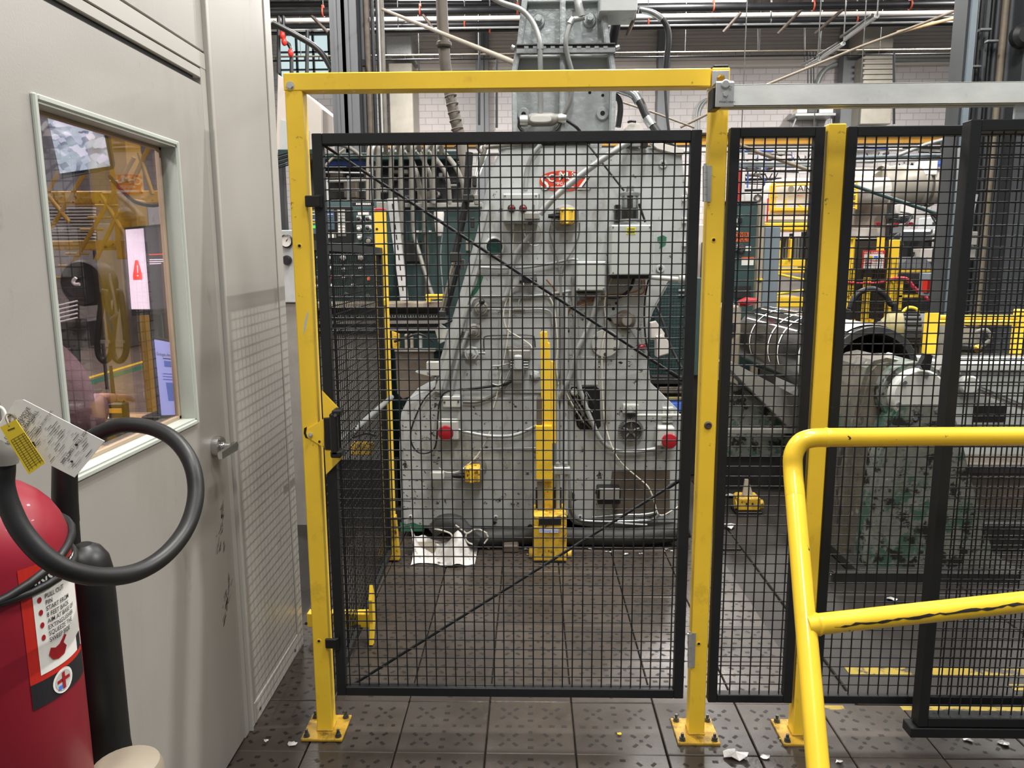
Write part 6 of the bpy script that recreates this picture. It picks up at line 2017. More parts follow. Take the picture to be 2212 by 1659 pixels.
# ------------------------------------------------------------------ big steel roll and its pedestal, right of the press
RO = thing('steel_roll', (1.86, 5.0, .6), 'large dark polished steel roll wrapped in film with white straps, behind the narrow fence panel', 'roll')
rc0, rc1 = P(1884, 802, 4.1), None
RX_, RZ_, RR = rc0.x, rc0.z, .245
Y0, Y1 = 4.1, 5.95
K().lathe([(RR, 0), (RR, Y1 - Y0)], (RX_, Y0, RZ_), (0, 1, 0), 64, caps=False).o('roll_shell', 'roll_steel', RO)
K().lathe([(RR, 0), (RR * .985, -.008), (RR * .84, -.008), (RR * .80, .02), (RR * .78, .5)], (RX_, Y0, RZ_), (0, 1, 0), 64, caps=False).o('roll_rim', 'steel_dark', RO)
K().cyl((RX_, Y0 + .5, RZ_), (RX_, Y0 + .52, RZ_), RR * .8, n=40).o('roll_web', 'rust_brown', RO)
K().lathe([(RR * .7, 0), (RR, .004), (RR * .98, .02), (RR * .3, .05)], (RX_, Y1, RZ_), (0, 1, 0), 48).o('roll_end', 'tan_plastic', RO)
K().cyl((RX_, Y0 - .35, RZ_ - .02), (RX_, Y1 + .4, RZ_ - .02), .07, n=20).o('roll_journal', 'steel_dark', RO)


def hoop(y, r_, t0, t1, m_, nm, w_=.010, wob=.0):
    n = 28
    k = K()
    for i in range(n):
        vv = []
        for j in (0, 1):
            t = t0 + (t1 - t0) * (i + j) / n
            yo = y + wob * math.sin(t * 2)
            d = Vector((-math.sin(t), 0, math.cos(t)))
            c = Vector((RX_, 0, RZ_)) + d * (RR + r_)
            vv += [c + Vector((0, yo - w_, 0)), c + Vector((0, yo + w_, 0))]
        k.add(vv, [(0, 2, 3, 1)], True)
    return k.o(nm, m_, RO)


for y in (5.55, 5.12, 4.92):
    hoop(y, .003, -.6, 1.9, 'bead_white', 'white_strap', .011, .02)
for t in (-.30, -.12, .08, .34, .62, .86):
    d = Vector((-math.sin(t), 0, math.cos(t)))
    e = Vector((math.cos(t), 0, math.sin(t))) * .005
    c = Vector((RX_, 0, RZ_)) + d * (RR + .0025)
    K().quad(c + e + Vector((0, 4.75, 0)), c - e + Vector((0, 4.75, 0)), c - e + Vector((0, 5.85, 0)), c + e + Vector((0, 5.85, 0))).o('film_seam', 'bead_white', RO)
hoop(4.50, .004, -1.2, 2.2, 'white_paint', 'paper_wrap', .05)
hoop(4.32, .005, -1.0, .55, 'white_paint', 'paper_wrap', .17)

pd = thing('roll_pedestal', (1.95, 3.78, 0), 'heavy cast pedestal with flaking green and grey paint and a round bolted cover', 'pedestal')
fy = 3.54
fl = [P(1868, 1248, fy), P(2160, 1250, fy)]
x0, x1 = fl[0].x, fl[1].x
zt = P(1990, 800, 3.6).z
zs = .95
# lower body: tapered block
def frust(k, xa, xb, ya, yb, za, xc, xd, yc, yd, zb, mi=0):
    v = [(xa, ya, za), (xb, ya, za), (xb, yb, za), (xa, yb, za), (xc, yc, zb), (xd, yc, zb), (xd, yd, zb), (xc, yd, zb)]
    return k.add(v, [(3, 2, 1, 0), (4, 5, 6, 7), (0, 1, 5, 4), (1, 2, 6, 5), (2, 3, 7, 6), (3, 0, 4, 7)], mi=mi)


xt0, xt1 = P(1918, 905, 3.60).x, P(2075, 905, 3.60).x
K().pp([(1868, 1246), (1876, 1170), (1888, 1090), (1903, 990), (1922, 908), (1945, 868), (2050, 868), (2076, 930), (2098, 1030), (2124, 1120), (2146, 1190), (2160, 1246)], 3.54, .14, .012).o('pedestal_front', 'green_cast', pd)
K().pp([(1822, 1215), (1826, 1100), (1832, 1000), (1846, 910), (1862, 840), (1876, 796), (1892, 780), (1920, 774), (1956, 782), (1990, 806), (2010, 850), (2030, 905), (2120, 1215)], 3.68, .36, .02).o('pedestal_body', 'brown_cast', pd)
K().box(x0 - .05, x1 + .08, fy - .04, 4.06, .0, .06, .008).o('pedestal_foot', 'dark_machine', pd)
zc_ = P(1990, 856, 3.55).z
hx = P(1993, 856, 3.52).x
K().cyl((hx, 3.60, zc_), (hx, 3.98, zc_), .155, n=36).o('bearing_housing', 'green_cast', pd)
c = Vector((hx, 3.60, zc_))
cvr = K().lathe([(.128, 0), (.128, .050), (.120, .058), (.001, .058)], c, NY, 40).o('round_cover', 'tan_plastic', pd)
cvr.data.materials[0] = MATS['press_pale']
for i in range(6):
    a = math.radians(60 * i + 20)
    q = c + NY * .058 + Vector((math.cos(a), 0, math.sin(a))) * .105
    K().hexn(q, NY, .011, .012).o('cover_bolt', 'steel', cvr)
K().pp([(1922, 780), (1926, 766), (1931, 764), (1932, 776), (1960, 778), (1962, 784), (1924, 784)], 3.72, .06, .003).o('grease_bracket', 'white_paint', pd)
K().pb(1800, 1236, 2200, 1262, fy - .06, .03, .003).o('pedestal_skirt', 'dark_machine', pd)
K().pp([(1989, 790), (2002, 765), (2016, 768), (2010, 800), (1996, 800)], 3.5, .04, .003).o('clamp_lug', 'black_plastic', pd)

# roll stand beams under the roll
rs = thing('roll_cradle', (1.5, 5.0, 0), 'grey and green cast cradle beams under the steel roll', 'cradle')
K().add([P(1570, 800, 5.3), P(1740, 925, 4.4), P(1740, 860, 4.4), P(1582, 770, 5.3)], [(0, 1, 2, 3)])
K().prism([P(1568, 790, 4.9), P(1582, 782, 4.9), P(1742, 868, 4.9), P(1742, 930, 4.9), P(1700, 920, 4.9)], (.0, .25, 0), .004).o('cradle_beam', 'mid_machine', rs)
K().prism([P(1566, 830, 5.0), P(1600, 835, 5.0), P(1720, 925, 5.0), P(1716, 985, 5.0), P(1564, 985, 5.0)], (0, .3, 0), .004).o('cradle_body', 'green_cast', rs)
K().box(P(1566, 930, 4.9).x, 2.3, 4.86, 4.9, P(1600, 934, 4.9).z, P(1600, 924, 4.9).z, .003).o('cradle_rail', 'mid_machine', rs)
K().box(P(1560, 1000, 5.0).x, 2.4, 5.02, 5.9, 0, P(1600, 985, 5.0).z).o('cradle_base', 'dark_machine', rs)
K().box(1.36, 1.58, 5.7, 6.2, 0, P(1590, 664, 5.55).z, .01).o('end_housing', 'tan_plastic', rs)
K().pb(1574, 700, 1590, 716, 5.69, .02, .002).pb(1574, 720, 1586, 728, 5.69, .02).o('housing_port', 'dark_machine', rs)
K().tube([P(1596, 655, 5.7), P(1612, 652, 5.7), P(1636, 650, 5.7)], [.02, .035, .02], 10).o('red_hand_tool', 'red_plastic', label='small red tool lying on the housing at the end of the roll', cat='tool')
K().pp([(1574, 650), (1580, 648), (1586, 656), (1576, 660)], 5.56, .05, .002).o('white_funnel', 'white_paint', label='small white funnel beside the red tool on the roll housing', cat='funnel')

gcab = thing('green_locker', (P(1450, 700, 5.3).x, 5.5, 0), 'dark teal mesh fronted locker just right of the press waist', 'locker')
K().pb(1392, 600, 1512, 812, 5.3, .35, .006).o('locker_body', 'teal_cabinet', gcab)
K().box(P(1392, 812, 5.3).x, P(1512, 812, 5.3).x, 5.34, 5.65, 0, P(1450, 811, 5.3).z, .004).o('locker_plinth', 'dark_machine', gcab)
wires(K(), P(1402, 806, 5.292), (1, 0, 0), (0, 0, 1), .30, .60, .022, .0018, off=(0, 1, 0)).o('locker_mesh', 'teal_dark', gcab, kind='stuff')
for y in (625, 637):
    K().pb(1466, y, 1480, y + 4, 5.285, .01, .001).o('locker_label', 'zinc', gcab)
K().ptube([(1412, 650, 5.25), (1430, 690, 5.2), (1450, 750, 5.15), (1475, 800, 5.1)], .010, 8).o('locker_cable', 'black_rubber', gcab)
for a, b, c, d, m_ in ((1408, 812, 1478, 830, 'dark_machine'), (1424, 836, 1490, 850, 'rust_brown'), (1440, 858, 1492, 866, 'motor_tan'), (1450, 870, 1490, 890, 'screen_navy')):
    K().pb(a, b, c, d, 5.2, .1, .004).o('locker_shelf', m_, gcab)

# yellow floor clamp on the bay floor, foil scraps
ck_ = thing('floor_clamp', PZ(1612, 1116), 'small yellow pedal clamp on the dark floor behind the narrow fence panel', 'clamp')
c = PZ(1618, 1112)
K().box(c.x - .07, c.x + .07, c.y, c.y + .12, .02, .11, .012).o('clamp_body', 'yellow_dirty', ck_)
K().box(c.x - .08, c.x + .08, c.y - .01, c.y + .13, 0, .02, .004).o('clamp_base', 'black_plastic', ck_)
K().prism([(c.x - .03, c.y + .05, .11), (c.x + .035, c.y + .05, .11), (c.x + .01, c.y + .08, .20), (c.x - .01, c.y + .08, .20)], (0, .015, 0)).o('clamp_tongue', 'tan_plastic', ck_)
for s_ in (-1, 1):
    K().lathe([(.03, 0), (.03, .02)], (c.x + s_ * .075, c.y + .05, .05), (1, 0, 0), 12).o('clamp_wheel', 'yellow_dirty', ck_)
    K().cyl((c.x + s_ * .018, c.y - .001, .07), (c.x + s_ * .018, c.y - .003, .07), .006, n=10).o('bolt_hole', 'hole', ck_)


def scrap(px, py, s_, name, m_, label, cat, group=None, seed=0):
    random.seed(seed * 7 + 3)
    c = PZ(px, py, .004)
    k = K()
    n = 9
    ring_ = []
    for i in range(n):
        t = 2 * math.pi * i / n
        r_ = s_ * random.uniform(.5, 1.1)
        ring_.append(c + Vector((math.cos(t) * r_, math.sin(t) * r_ * .8, random.uniform(0, s_ * .35))))
    top_ = c + Vector((0, 0, s_ * .35))
    k.add(ring_ + [top_], [(i, (i + 1) % n, n) for i in range(n)])
    k.add([v + Vector((0, 0, -.0015)) for v in ring_ + [top_]], [((i + 1) % n, i, n) for i in range(n)])
    return k.o(name, m_, label=label, cat=cat, group=group)


for i, (x, y, s_) in enumerate(((1570, 1012, .05), (1668, 1020, .04), (1576, 1072, .045), (1572, 1138, .05), (1810, 1240, .05), (1926, 1295, .03), (1640, 1010, .02))):
    scrap(x, y, s_, 'foil_scrap', 'foil', ('crumpled foil scrap by the cradle of the roll, nearest the tall post', 'foil scrap on the floor under the steel roll', 'foil scrap touching the yellow floor clamp', 'bright foil scrap in front of the yellow floor clamp', 'grey paper scrap at the foot of the green pedestal', 'small foil scrap in front of the pedestal foot', 'tiny foil scrap under the roll cradle')[i], 'scrap', 'foil scraps in the press bay', i)
for i, (x, y, s_, lb_) in enumerate(((1588, 1632, .04, 'torn silver foil lying on the floor in front of the tall fence post'), (1652, 1634, .016, 'small silver foil bit between two fence post bases'), (1690, 1596, .014, 'foil bit beside the base plate of the short yellow post'), (2092, 1598, .016, 'foil bit on the floor under the sliding gate beam'), (2168, 1606, .018, 'silver foil bit at the right edge of the floor'), (1812, 1646, .012, 'foil bit right of the railing post'), (632, 1606, .016, 'white paper shred left of the latch post base'), (575, 1600, .010, 'tiny white shred on the floor by the office wall'), (1338, 1585, .010, 'yellow chip on a floor plate in front of the gate'))):
    scrap(x, y, s_, 'floor_scrap', 'foil' if 'yellow' not in lb_ else 'tape_yellow', lb_, 'scrap', None, 20 + i)

# right hand machine table behind the pedestal
mt = thing('lathe_table', (3.0, 4.6, 0), 'grey machine table with a chrome lever and bright ways, right of the green pedestal', 'machine')
MTY = 4.3
ta, tb2 = P(2060, 790, MTY), P(2212, 790, MTY)
K().box(ta.x, ta.x + 1.6, MTY, MTY + .4, .02, P(2100, 800, MTY).z, .01).o('table_body', 'box_grey', mt)
K().box(ta.x - .05, ta.x + 1.6, MTY - .03, MTY + .4, P(2100, 800, MTY).z, P(2100, 784, MTY).z, .006).o('table_way', 'press_pale', mt)
K().box(ta.x - .02, ta.x + 1.6, MTY + .1, MTY + .2, P(2100, 784, MTY).z, P(2100, 776, MTY).z, .004).o('table_way', 'steel', mt)
K().pb(2104, 876, 2174, 912, MTY - .004, .01, .001).o('table_port', 'hole', mt)
K().box(ta.x - .1, ta.x + 1.6, MTY - .2, MTY, .05, P(2100, 1000, MTY - .2).z, .01).o('table_skirt', 'rust_brown', mt)
K().box(ta.x - .15, ta.x + 1.6, MTY - .25, MTY - .2, P(2100, 1018, MTY - .2).z, P(2100, 1004, MTY - .2).z, .003).o('skirt_rail', 'dark_machine', mt)
K().box(ta.x - .15, ta.x + 1.6, MTY - .4, MTY - .2, .0, .16, .01).o('table_plinth', 'dark_machine', mt)
c = P(2088, 830, MTY - .02)
hb_ = K().lathe([(.055, 0), (.055, .03), (.045, .04), (.03, .04)], c, NY, 28).o('lever_hub', 'press_pale', mt)
K().tube([P(2110, 838, MTY - .06), P(2225, 886, MTY - .10)], .018, 14, 1).o('lever_arm', 'chrome', hb_)
K().pp([(2030, 800), (2050, 770), (2075, 776), (2078, 812), (2040, 815)], MTY - .1, .1, .01).o('table_corner', 'mid_machine', mt)
hs2 = thing('gear_head', (2.6, 5.3, 0), 'grey casting with ribbed motor standing behind the steel roll', 'machine')
GHY = 5.0
K().pp([(1984, 700), (2000, 690), (2040, 688), (2075, 700), (2120, 715), (2130, 780), (2100, 800), (1975, 800)], GHY, .5, .02).o('head_casting', 'mid_machine', hs2)
K().box(P(1975, 800, GHY).x, P(2130, 800, GHY).x, GHY + .02, GHY + .5, 0, P(2000, 800, GHY).z, .01).o('head_base', 'box_grey', hs2)
mc = P(1952, 712, GHY)
mr = rp(36, GHY)
ax_ = Vector((1, -.25, 0)).normalized()
mo_ = K().lathe([(mr * .55, -.14), (mr * .95, -.10), (mr, -.02)], mc, ax_, 32).o('motor_endbell', 'motor_tan', hs2)
K().lathe([(mr * .97, -.02), (mr * .97, .14), (mr * .9, .17)], mc, ax_, 32).o('motor_frame', 'motor_grey', hs2)
for i in range(16):
    t = 2 * math.pi * i / 16
    d = Vector((0, 0, 1)) * math.cos(t) + ax_.cross(Vector((0, 0, 1))) * math.sin(t)
    K().tube([mc + d * mr * .98 + ax_ * -.015, mc + d * mr * .98 + ax_ * .08], .012, 5, 1).o('motor_fin', 'black_plastic', hs2)
K().lathe([(mr * .96, .09), (mr * .9, .16), (mr * .5, .2)], mc, ax_, 28).o('motor_cowl', 'steel', hs2)
K().tube([P(1950, 684, GHY), P(1952, 672, GHY), P(1964, 664, GHY), P(1980, 668, GHY), P(1984, 680, GHY)], .010, 8).o('lifting_loop', 'tape_yellow', hs2)
K().lathe([(.05, 0), (.06, .03), (.03, .07)], P(1906, 708, GHY) - Vector((0, 0, .03)), (0, 0, 1), 16).o('coupling', 'rust_brown', hs2)
K().tube([P(2110, 716, GHY - .02), P(2130, 712, GHY - .05), P(2140, 730, GHY - .05), P(2126, 745, GHY - .04)], .012, 8).o('head_hose', 'cable_grey', hs2)
K().tube([P(2075, 750, GHY - .03), P(2110, 754, GHY - .05), P(2126, 748, GHY - .05)], [.03, .03, .02], 10).o('head_hose', 'black_plastic', hs2)
K().lathe([(.02, 0), (.028, .02), (.01, .04)], P(2108, 752, GHY - .05), NY, 12).o('brass_valve', 'brass', hs2)

yr = thing('yellow_barrier', (2.7, 4.75, 0), 'yellow double tube barrier behind the machine table, right side', 'barrier')
BYY = 4.75
K().tube([P(2012, 685, BYY), P(2260, 685, BYY)], rp(5, BYY), 12, 1).o('barrier_tube', 'yellow', yr)
K().tube([P(2012, 696, BYY), P(2260, 696, BYY)], rp(6, BYY), 12, 1).o('barrier_tube', 'yellow', yr)
K().pb(2004, 675, 2027, 766, BYY - .03, .06, .005).o('barrier_plate', 'yellow', yr)
K().box(P(2008, 760, BYY).x, P(2022, 760, BYY).x, BYY, BYY + .06, 0, P(2015, 766, BYY).z, .004).o('barrier_leg', 'yellow', yr)
for x in (2194, 2240):
    K().box(P(x, 700, BYY).x, P(x + 14, 700, BYY).x, BYY - .03, BYY + .04, 0, P(x, 668, BYY).z, .005).o('barrier_leg', 'yellow', yr)

# ------------------------------------------------------------------ further back on the right
eb2 = thing('power_cabinet', (P(1610, 600, 6.6).x, 6.9, 0), 'dark teal power cabinet with an orange 480 volt label, behind the narrow fence panel', 'cabinet')
QY = 6.6
K().pb(1560, 438, 1636, 690, QY, .6, .01).o('cabinet_body', 'teal_cabinet', eb2)
K().box(P(1560, 690, QY).x, P(1636, 690, QY).x, QY + .02, QY + .6, 0, P(1600, 689, QY).z).o('cabinet_plinth', 'teal_dark', eb2)
K().pb(1558, 434, 1638, 438, QY - .02, .64, .003).o('cabinet_top', 'dark_machine', eb2)
ob = K().pb(1582, 502, 1617, 522, QY - .004, .004).o('voltage_label', 'orange_sign', eb2)
text('lettering', 'POWER', P(1599, 511, QY - .006), (1, 0, 0), (0, 0, 1), .030, 'ink', ob, 'CENTER', .01, .85)
text('lettering', '480 VOLTS', P(1599, 520.5, QY - .006), (1, 0, 0), (0, 0, 1), .034, 'ink', ob, 'CENTER', .01, .74)
K().lathe([(.045, 0), (.045, .02), (.03, .04)], P(1598, 536, QY), NY, 18).o('disconnect_hub', 'steel_dark', eb2)
K().tube([P(1598, 536, QY - .05), P(1582, 546, QY - .06)], .014, 8, 1).o('disconnect_handle', 'black_plastic', eb2)
for a, b, c, d, m_ in ((1607, 532, 1622, 542, 'white_label'), (1602, 556, 1628, 573, 'white_label'), (1583, 492, 1594, 497, 'white_label'), (1584, 472, 1594, 481, 'white_label'), (1592, 620, 1606, 625, 'white_label'), (1592, 634, 1608, 638, 'white_label')):
    K().pb(a, b, c, d, QY - .004, .004).o('cabinet_label', m_, eb2)
K().pb(1602, 555, 1628, 558.5, QY - .006, .003).o('label_band', 'orange_sign', eb2)
K().pb(1594, 471, 1603, 480, QY - .02, .02, .002).o('cabinet_latch', 'black_plastic', eb2)
K().pb(1588, 618, 1622, 644, QY - .02, .018, .002).o('drive_panel', 'dark_machine', eb2)
bp_ = thing('cabinet_post', (P(1637, 600, 6.5).x, 6.55, 0), 'cream steel post beside the power cabinet', 'post')
K().box(P(1638, 550, 6.5).x, P(1649, 550, 6.5).x, 6.5, 6.6, 0, P(1640, 437, 6.5).z, .004).o('post_body', 'tan_plastic', bp_)
K().pb(1636, 601, 1647, 608, 6.49, .01).o('post_band', 'tape_yellow', bp_)
gc = thing('grey_cabinet', (P(1660, 600, 6.7).x, 6.9, 0), 'slim blue-grey cabinet right of the cream post', 'cabinet')
K().pb(1648, 490, 1682, 690, 6.7, .5, .006).o('cabinet_body', 'motor_grey', gc)
gc.children[0].data.materials[0] = mat('blue_grey', '#76828a', .5, var=.05)
K().box(P(1648, 690, 6.7).x, P(1682, 690, 6.7).x, 6.72, 7.2, 0, P(1660, 689, 6.7).z).o('cabinet_plinth', 'dark_machine', gc)

tk = thing('white_tank', (P(1720, 420, 9.).x, 9.6, P(1720, 500, 9.).z), 'white insulated tank in a yellow cage with printed letters on it', 'tank')
TY_ = 9.0
c0, c1 = P(1700, 412, TY_ + .35), P(1800, 412, TY_ + .35)
trr = rp(28, TY_)
prof = [(.02, -.24), (trr * .55, -.20), (trr * .9, -.08), (trr, .05), (trr, 1.2)]
K().lathe(prof, P(1690, 414, TY_ + .2), (1, 0, 0), 32).o('tank_shell', 'white_paint', tk)
text('lettering', 'ANU', P(1722, 413, TY_ + .03), (1, 0, 0), (0, 0, 1), .07, 'ink', tk, squeeze=1.1)
text('lettering', 'INC. TX', P(1722, 425, TY_ + .03), (1, 0, 0), (0, 0, 1), .022, 'orange_sign', tk, squeeze=1.2)
K().lathe([(.035, 0), (.035, .004)], P(1709, 408, TY_ + .03), NY, 16).o('tank_emblem', 'mid_machine', tk)
for a, b in (((1668, 392), (1668, 455)), ((1674, 396), (1674, 455)), ((1676, 395), (1760, 394)), ((1664, 402), (1760, 398)), ((1664, 425), (1680, 425)), ((1664, 455), (1760, 453)), ((1697, 430), (1697, 455)), ((1720, 440), (1740, 452)), ((1664, 400), (1664, 456))):
    K().tube([P(*a, TY_ - .1), P(*b, TY_ - .1)], rp(1.8, TY_), 6, 1).o('cage_bar', 'yellow', tk)
K().pb(1666, 448, 1760, 455, TY_ - .12, .1, .004).o('cage_rail', 'yellow', tk)
K().pb(1662, 456, 1760, 478, TY_ - .05, .8, .01).o('tank_tray', 'bead_white', tk)
K().pb(1662, 474, 1760, 480, TY_ - .06, .8).o('tray_base', 'mid_machine', tk)
pl_ = thing('yellow_platform', (P(1710, 520, 8.9).x, 9.3, 0), 'yellow steel platform with railings carrying the white tank', 'platform')
for a, b, c, d in ((1648, 481, 1760, 498), (1678, 560, 1752, 576), (1678, 579, 1752, 590), (1674, 642, 1740, 664)):
    K().pb(a, b, c, d, 8.85, .5, .01).o('platform_beam', 'yellow', pl_)
for a, b, c, d in ((1682, 520, 1686, 562), (1707, 516, 1712, 562)):
    K().pb(a, b, c, d, 8.8, .08, .004).o('platform_post', 'yellow', pl_)
for x in (1668, 1745):
    K().box(P(x, 600, 9.0).x, P(x + 10, 600, 9.0).x, 9.0, 9.15, 0, P(x, 490, 9.0).z).o('platform_leg', 'dark_machine', pl_)
for i in range(10):
    x = 1690 + 6.5 * i
    K().pb(x, 500 + random.uniform(0, 14), x + random.uniform(2, 5), 560, 9.5, .1).o('stored_bar', random.choice(['dark_machine', 'white_paint', 'mid_machine', 'column_grey', 'conduit']), pl_)
wbx = thing('octagon_panel', (P(1630, 440, 8.8).x, 8.9, P(1630, 440, 8.8).z), 'cream panel with a dark octagon ring mark, above the power cabinet', 'panel')
K().pb(1608, 419, 1658, 480, 8.75, .3, .006).o('panel_body', 'siding', wbx)
wbx.children[0].data.materials[0] = MATS['bead_white']
c = P(1636.5, 428.5, 8.74)
K().lathe([(rp(9, 8.74), 0), (rp(9, 8.74), .01), (rp(4.5, 8.74), .01), (rp(4.5, 8.74), .0)], c, NY, 8, caps=False, smooth=False).o('octagon_ring', 'rust_brown', wbx)
K().pb(1600, 366, 1609, 436, 8.7, .1, .004).o('panel_stile', 'bead_white', wbx)
K().pb(1596, 366, 1599.5, 436, 8.7, .1).pb(1657, 428, 1660, 480, 8.74, .02).o('red_edge', 'red_paint', wbx)
K().pb(1586, 362, 1596, 436, 8.9, .3, .004).o('panel_side', 'mid_machine', wbx)

du = thing('exhaust_duct', (P(1950, 420, 10.).x, 10.5, P(1950, 450, 10.).z), 'fat silver exhaust duct with an elbow, behind the wide fence panel', 'duct')
DYY = 10.
dd = [(1835, 382, DYY), (1900, 392, DYY), (1950, 406, DYY + .1), (2000, 404, DYY + .2), (2080, 404, DYY + .2)]
K().tube([P(1828, 398, DYY + .6), P(1870, 398, DYY + .3), P(1905, 400, DYY)], [rp(36, DYY), rp(34, DYY), rp(30, DYY)], 24, 3).o('duct_cone', 'pale_duct', du)
K().tube([P(1905, 402, DYY - .1), P(1930, 402, DYY - .12), P(1962, 402, DYY - .1), P(1990, 402, DYY)], [rp(38, DYY), rp(41, DYY), rp(41, DYY), rp(38, DYY)], 28, 4).o('duct_elbow', 'pale_duct', du)
K().tube([P(1980, 400, DYY), P(2090, 404, DYY)], rp(34, DYY), 28, 1).o('duct_run', 'pale_duct', du)
for x, r_ in ((1908, 41), (1984, 42), (2006, 40)):
    K().lathe([(rp(r_, DYY), -.04), (rp(r_ + 3, DYY), 0), (rp(r_, DYY), .04)], P(x, 402, DYY - .05), (1, 0, .05), 28, caps=False).o('duct_flange', 'pale_duct', du)
K().pb(1894, 434, 1990, 440, DYY - .2, .2).o('duct_saddle', 'teal_cabinet', du)
K().pb(2000, 344, 2026, 378, DYY - .3, .3, .01).o('duct_box', 'bead_white', du)
K().pb(2028, 344, 2052, 356, DYY - .3, .3, .01).o('duct_motor', 'screen_navy', du)

ld = thing('yellow_ladder', (P(1848, 430, 9.).x, 9., P(1848, 455, 9.).z), 'small yellow ladder beside the silver duct', 'ladder')
for x in (1842, 1851):
    K().tube([P(x, 392, 9.), P(x - 2, 452, 9.)], .014, 8, 1).o('ladder_rail', 'yellow', ld)
for y in (393, 408, 421, 435, 449):
    K().tube([P(1842, y, 9.), P(1851, y, 9.)], .010, 6, 1).o('ladder_rung', 'yellow', ld)
cc_ = thing('tan_enclosure', (P(1880, 460, 9.4).x, 9.8, 0), 'tan machine enclosure with white lower panels below the silver duct', 'enclosure')
K().pb(1846, 432, 1922, 492, 9.4, .6, .01).o('enclosure_upper', 'rust_brown', cc_)
cc_.children[0].data.materials[0] = mat('dusty_tan', '#8d8074', .6, var=.12, vs=3)
K().pb(1838, 492, 1922, 512, 9.3, .6, .01).o('enclosure_panel', 'siding', cc_)
K().pb(1922, 440, 1928, 520, 9.2, .1).o('enclosure_post', 'column_dark', cc_)
K().pb(1856, 514, 1912, 516, 9.2, .1).o('enclosure_rail', 'bead_white', cc_)
K().box(P(1838, 560, 9.5).x, P(1925, 560, 9.5).x, 9.5, 10, 0, P(1880, 513, 9.5).z).o('enclosure_base', 'dark_machine', cc_)
vg = thing('pipework_skid', (P(1980, 500, 8.9).x, 9.2, 0), 'dark skid of valves and red handled pipework below the duct', 'pipework')
random.seed(21)
for i in range(26):
    x, y = random.uniform(1925, 2040), random.uniform(450, 560)
    q = random.random()
    if q < .5:
        K().ptube([(x, y, 8.9), (x + random.uniform(-30, 30), y + random.uniform(-6, 6), 8.9), (x + random.uniform(-34, 34), y + random.uniform(10, 40), 8.9)], rp(random.uniform(1.2, 3), 8.9), 8, 3).o('skid_pipe', random.choice(['black_pipe', 'steel_dark', 'rust_brown', 'mid_machine', 'column_grey']), vg)
    else:
        K().pb(x, y, x + random.uniform(5, 14), y + random.uniform(5, 16), 8.95, .2, .01).o('skid_valve', random.choice(['dark_machine', 'mid_machine', 'rust_brown', 'column_dark']), vg)
for x, y in ((1894, 480), (1932, 482), (1964, 480)):
    K().pb(x, y, x + 10, y + 9, 8.7, .08, .01).o('valve_handle', 'red_lens', vg)
K().pb(1945, 440, 1975, 468, 9.2, .2, .006).o('skid_box', 'white_label', vg)
K().pb(1954, 496, 2010, 500, 9.3, .05).o('skid_light', 'tube_glow', vg)
K().pb(2022, 494, 2040, 540, 9.25, .1, .01).o('skid_screen', 'bead_white', vg)
K().pb(1988, 537, 2014, 566, 8.8, .2, .006).o('skid_box', 'siding', vg)
K().box(P(1945, 580, 9.3).x, P(2050, 580, 9.3).x, 9.35, 9.8, 0, P(1980, 520, 9.3).z).o('skid_base', 'dark_machine', vg)
K().lathe([(rp(36, 8.6), 0), (rp(36, 8.6), .3)], P(1978, 592, 8.6), (0, 1, 0), 28).o('skid_drum', 'column_grey', vg)

sg_ = thing('notice_board', (P(1887, 562, 7.775).x, 7.775, P(1887, 582, 7.775).z), 'white safety notice with a red header on the yellow fence', 'sign')
ST = 7.775
sb_ = K().pb(1864, 541, 1911, 583, ST, .02, .003).o('sign_plate', 'red_paint', sg_)
K().pb(1866, 549, 1909, 581, ST - .002, .003).o('sign_face', 'white_label', sg_)
text('lettering', 'WALL GUARDING', P(1887, 548, ST - .003), (1, 0, 0), (0, 0, 1), .020, 'white_label', sg_, 'CENTER', .01, .8)
K().pb(1866, 563, 1909, 564.5, ST - .003, .002).pb(1888, 564.5, 1889, 581, ST - .003, .002).o('sign_rule', 'red_paint', sg_)
for a, b, c, d, m_ in ((1876, 553, 1886, 558, 'tape_yellow'), (1888, 553, 1896, 559, 'screen_navy'), (1898, 553, 1902, 559, 'ink'), (1869, 567, 1884, 570, 'red_paint'), (1869, 573, 1882, 575, 'grey_ink')):
    K().pb(a, b, c, d, ST - .004, .002).o('sign_mark', m_, sg_)
fy_ = thing('yellow_mesh_fence', (P(1900, 600, 7.8).x, 7.8, 0), 'distant yellow posts and dark mesh panels behind the steel roll', 'fence')
FYY = 7.8
for a, b, c, d in ((1922, 518, 1938, 700), (1838, 514, 1842, 700), (1830, 512, 1850, 517), (1901, 512, 1911, 548), (1830, 582, 1848, 640), (1869, 600, 1879, 698), (1938, 605, 1950, 670), (1938, 637, 2005, 643), (1946, 580, 2035, 588)):
    K().pb(a, b, c, d, FYY, .08, .004).o('fence_bar', 'yellow', fy_)
K().pb(1844, 520, 1920, 690, FYY + .15, .02).o('dark_panel', 'dark_machine', fy_)
K().pb(1940, 590, 2035, 668, FYY + .2, .02).o('dark_panel', 'dark_machine', fy_)
wires(K(), P(1830, 690, FYY - .05), (1, 0, 0), (0, 0, 1), 1.0, .62, .05, .003, off=(0, 1, 0)).o('wire_mesh', 'black_wire', fy_, kind='stuff')
for a in (1840, 1880, 1925, 1946):
    K().box(P(a, 690, FYY).x, P(a + 8, 690, FYY).x, FYY, FYY + .08, 0, P(a, 690, FYY).z).o('fence_leg', 'yellow', fy_)
tp_ = K().tube([P(1918, 604, 7.79), P(1955, 601, 7.79), P(1975, 622, 7.79), P(2008, 650, 7.79)], .02, 4, 4).o('red_barrier_tape', 'pink_ribbon', label='red and white barrier tape sagging behind the motor', cat='tape')
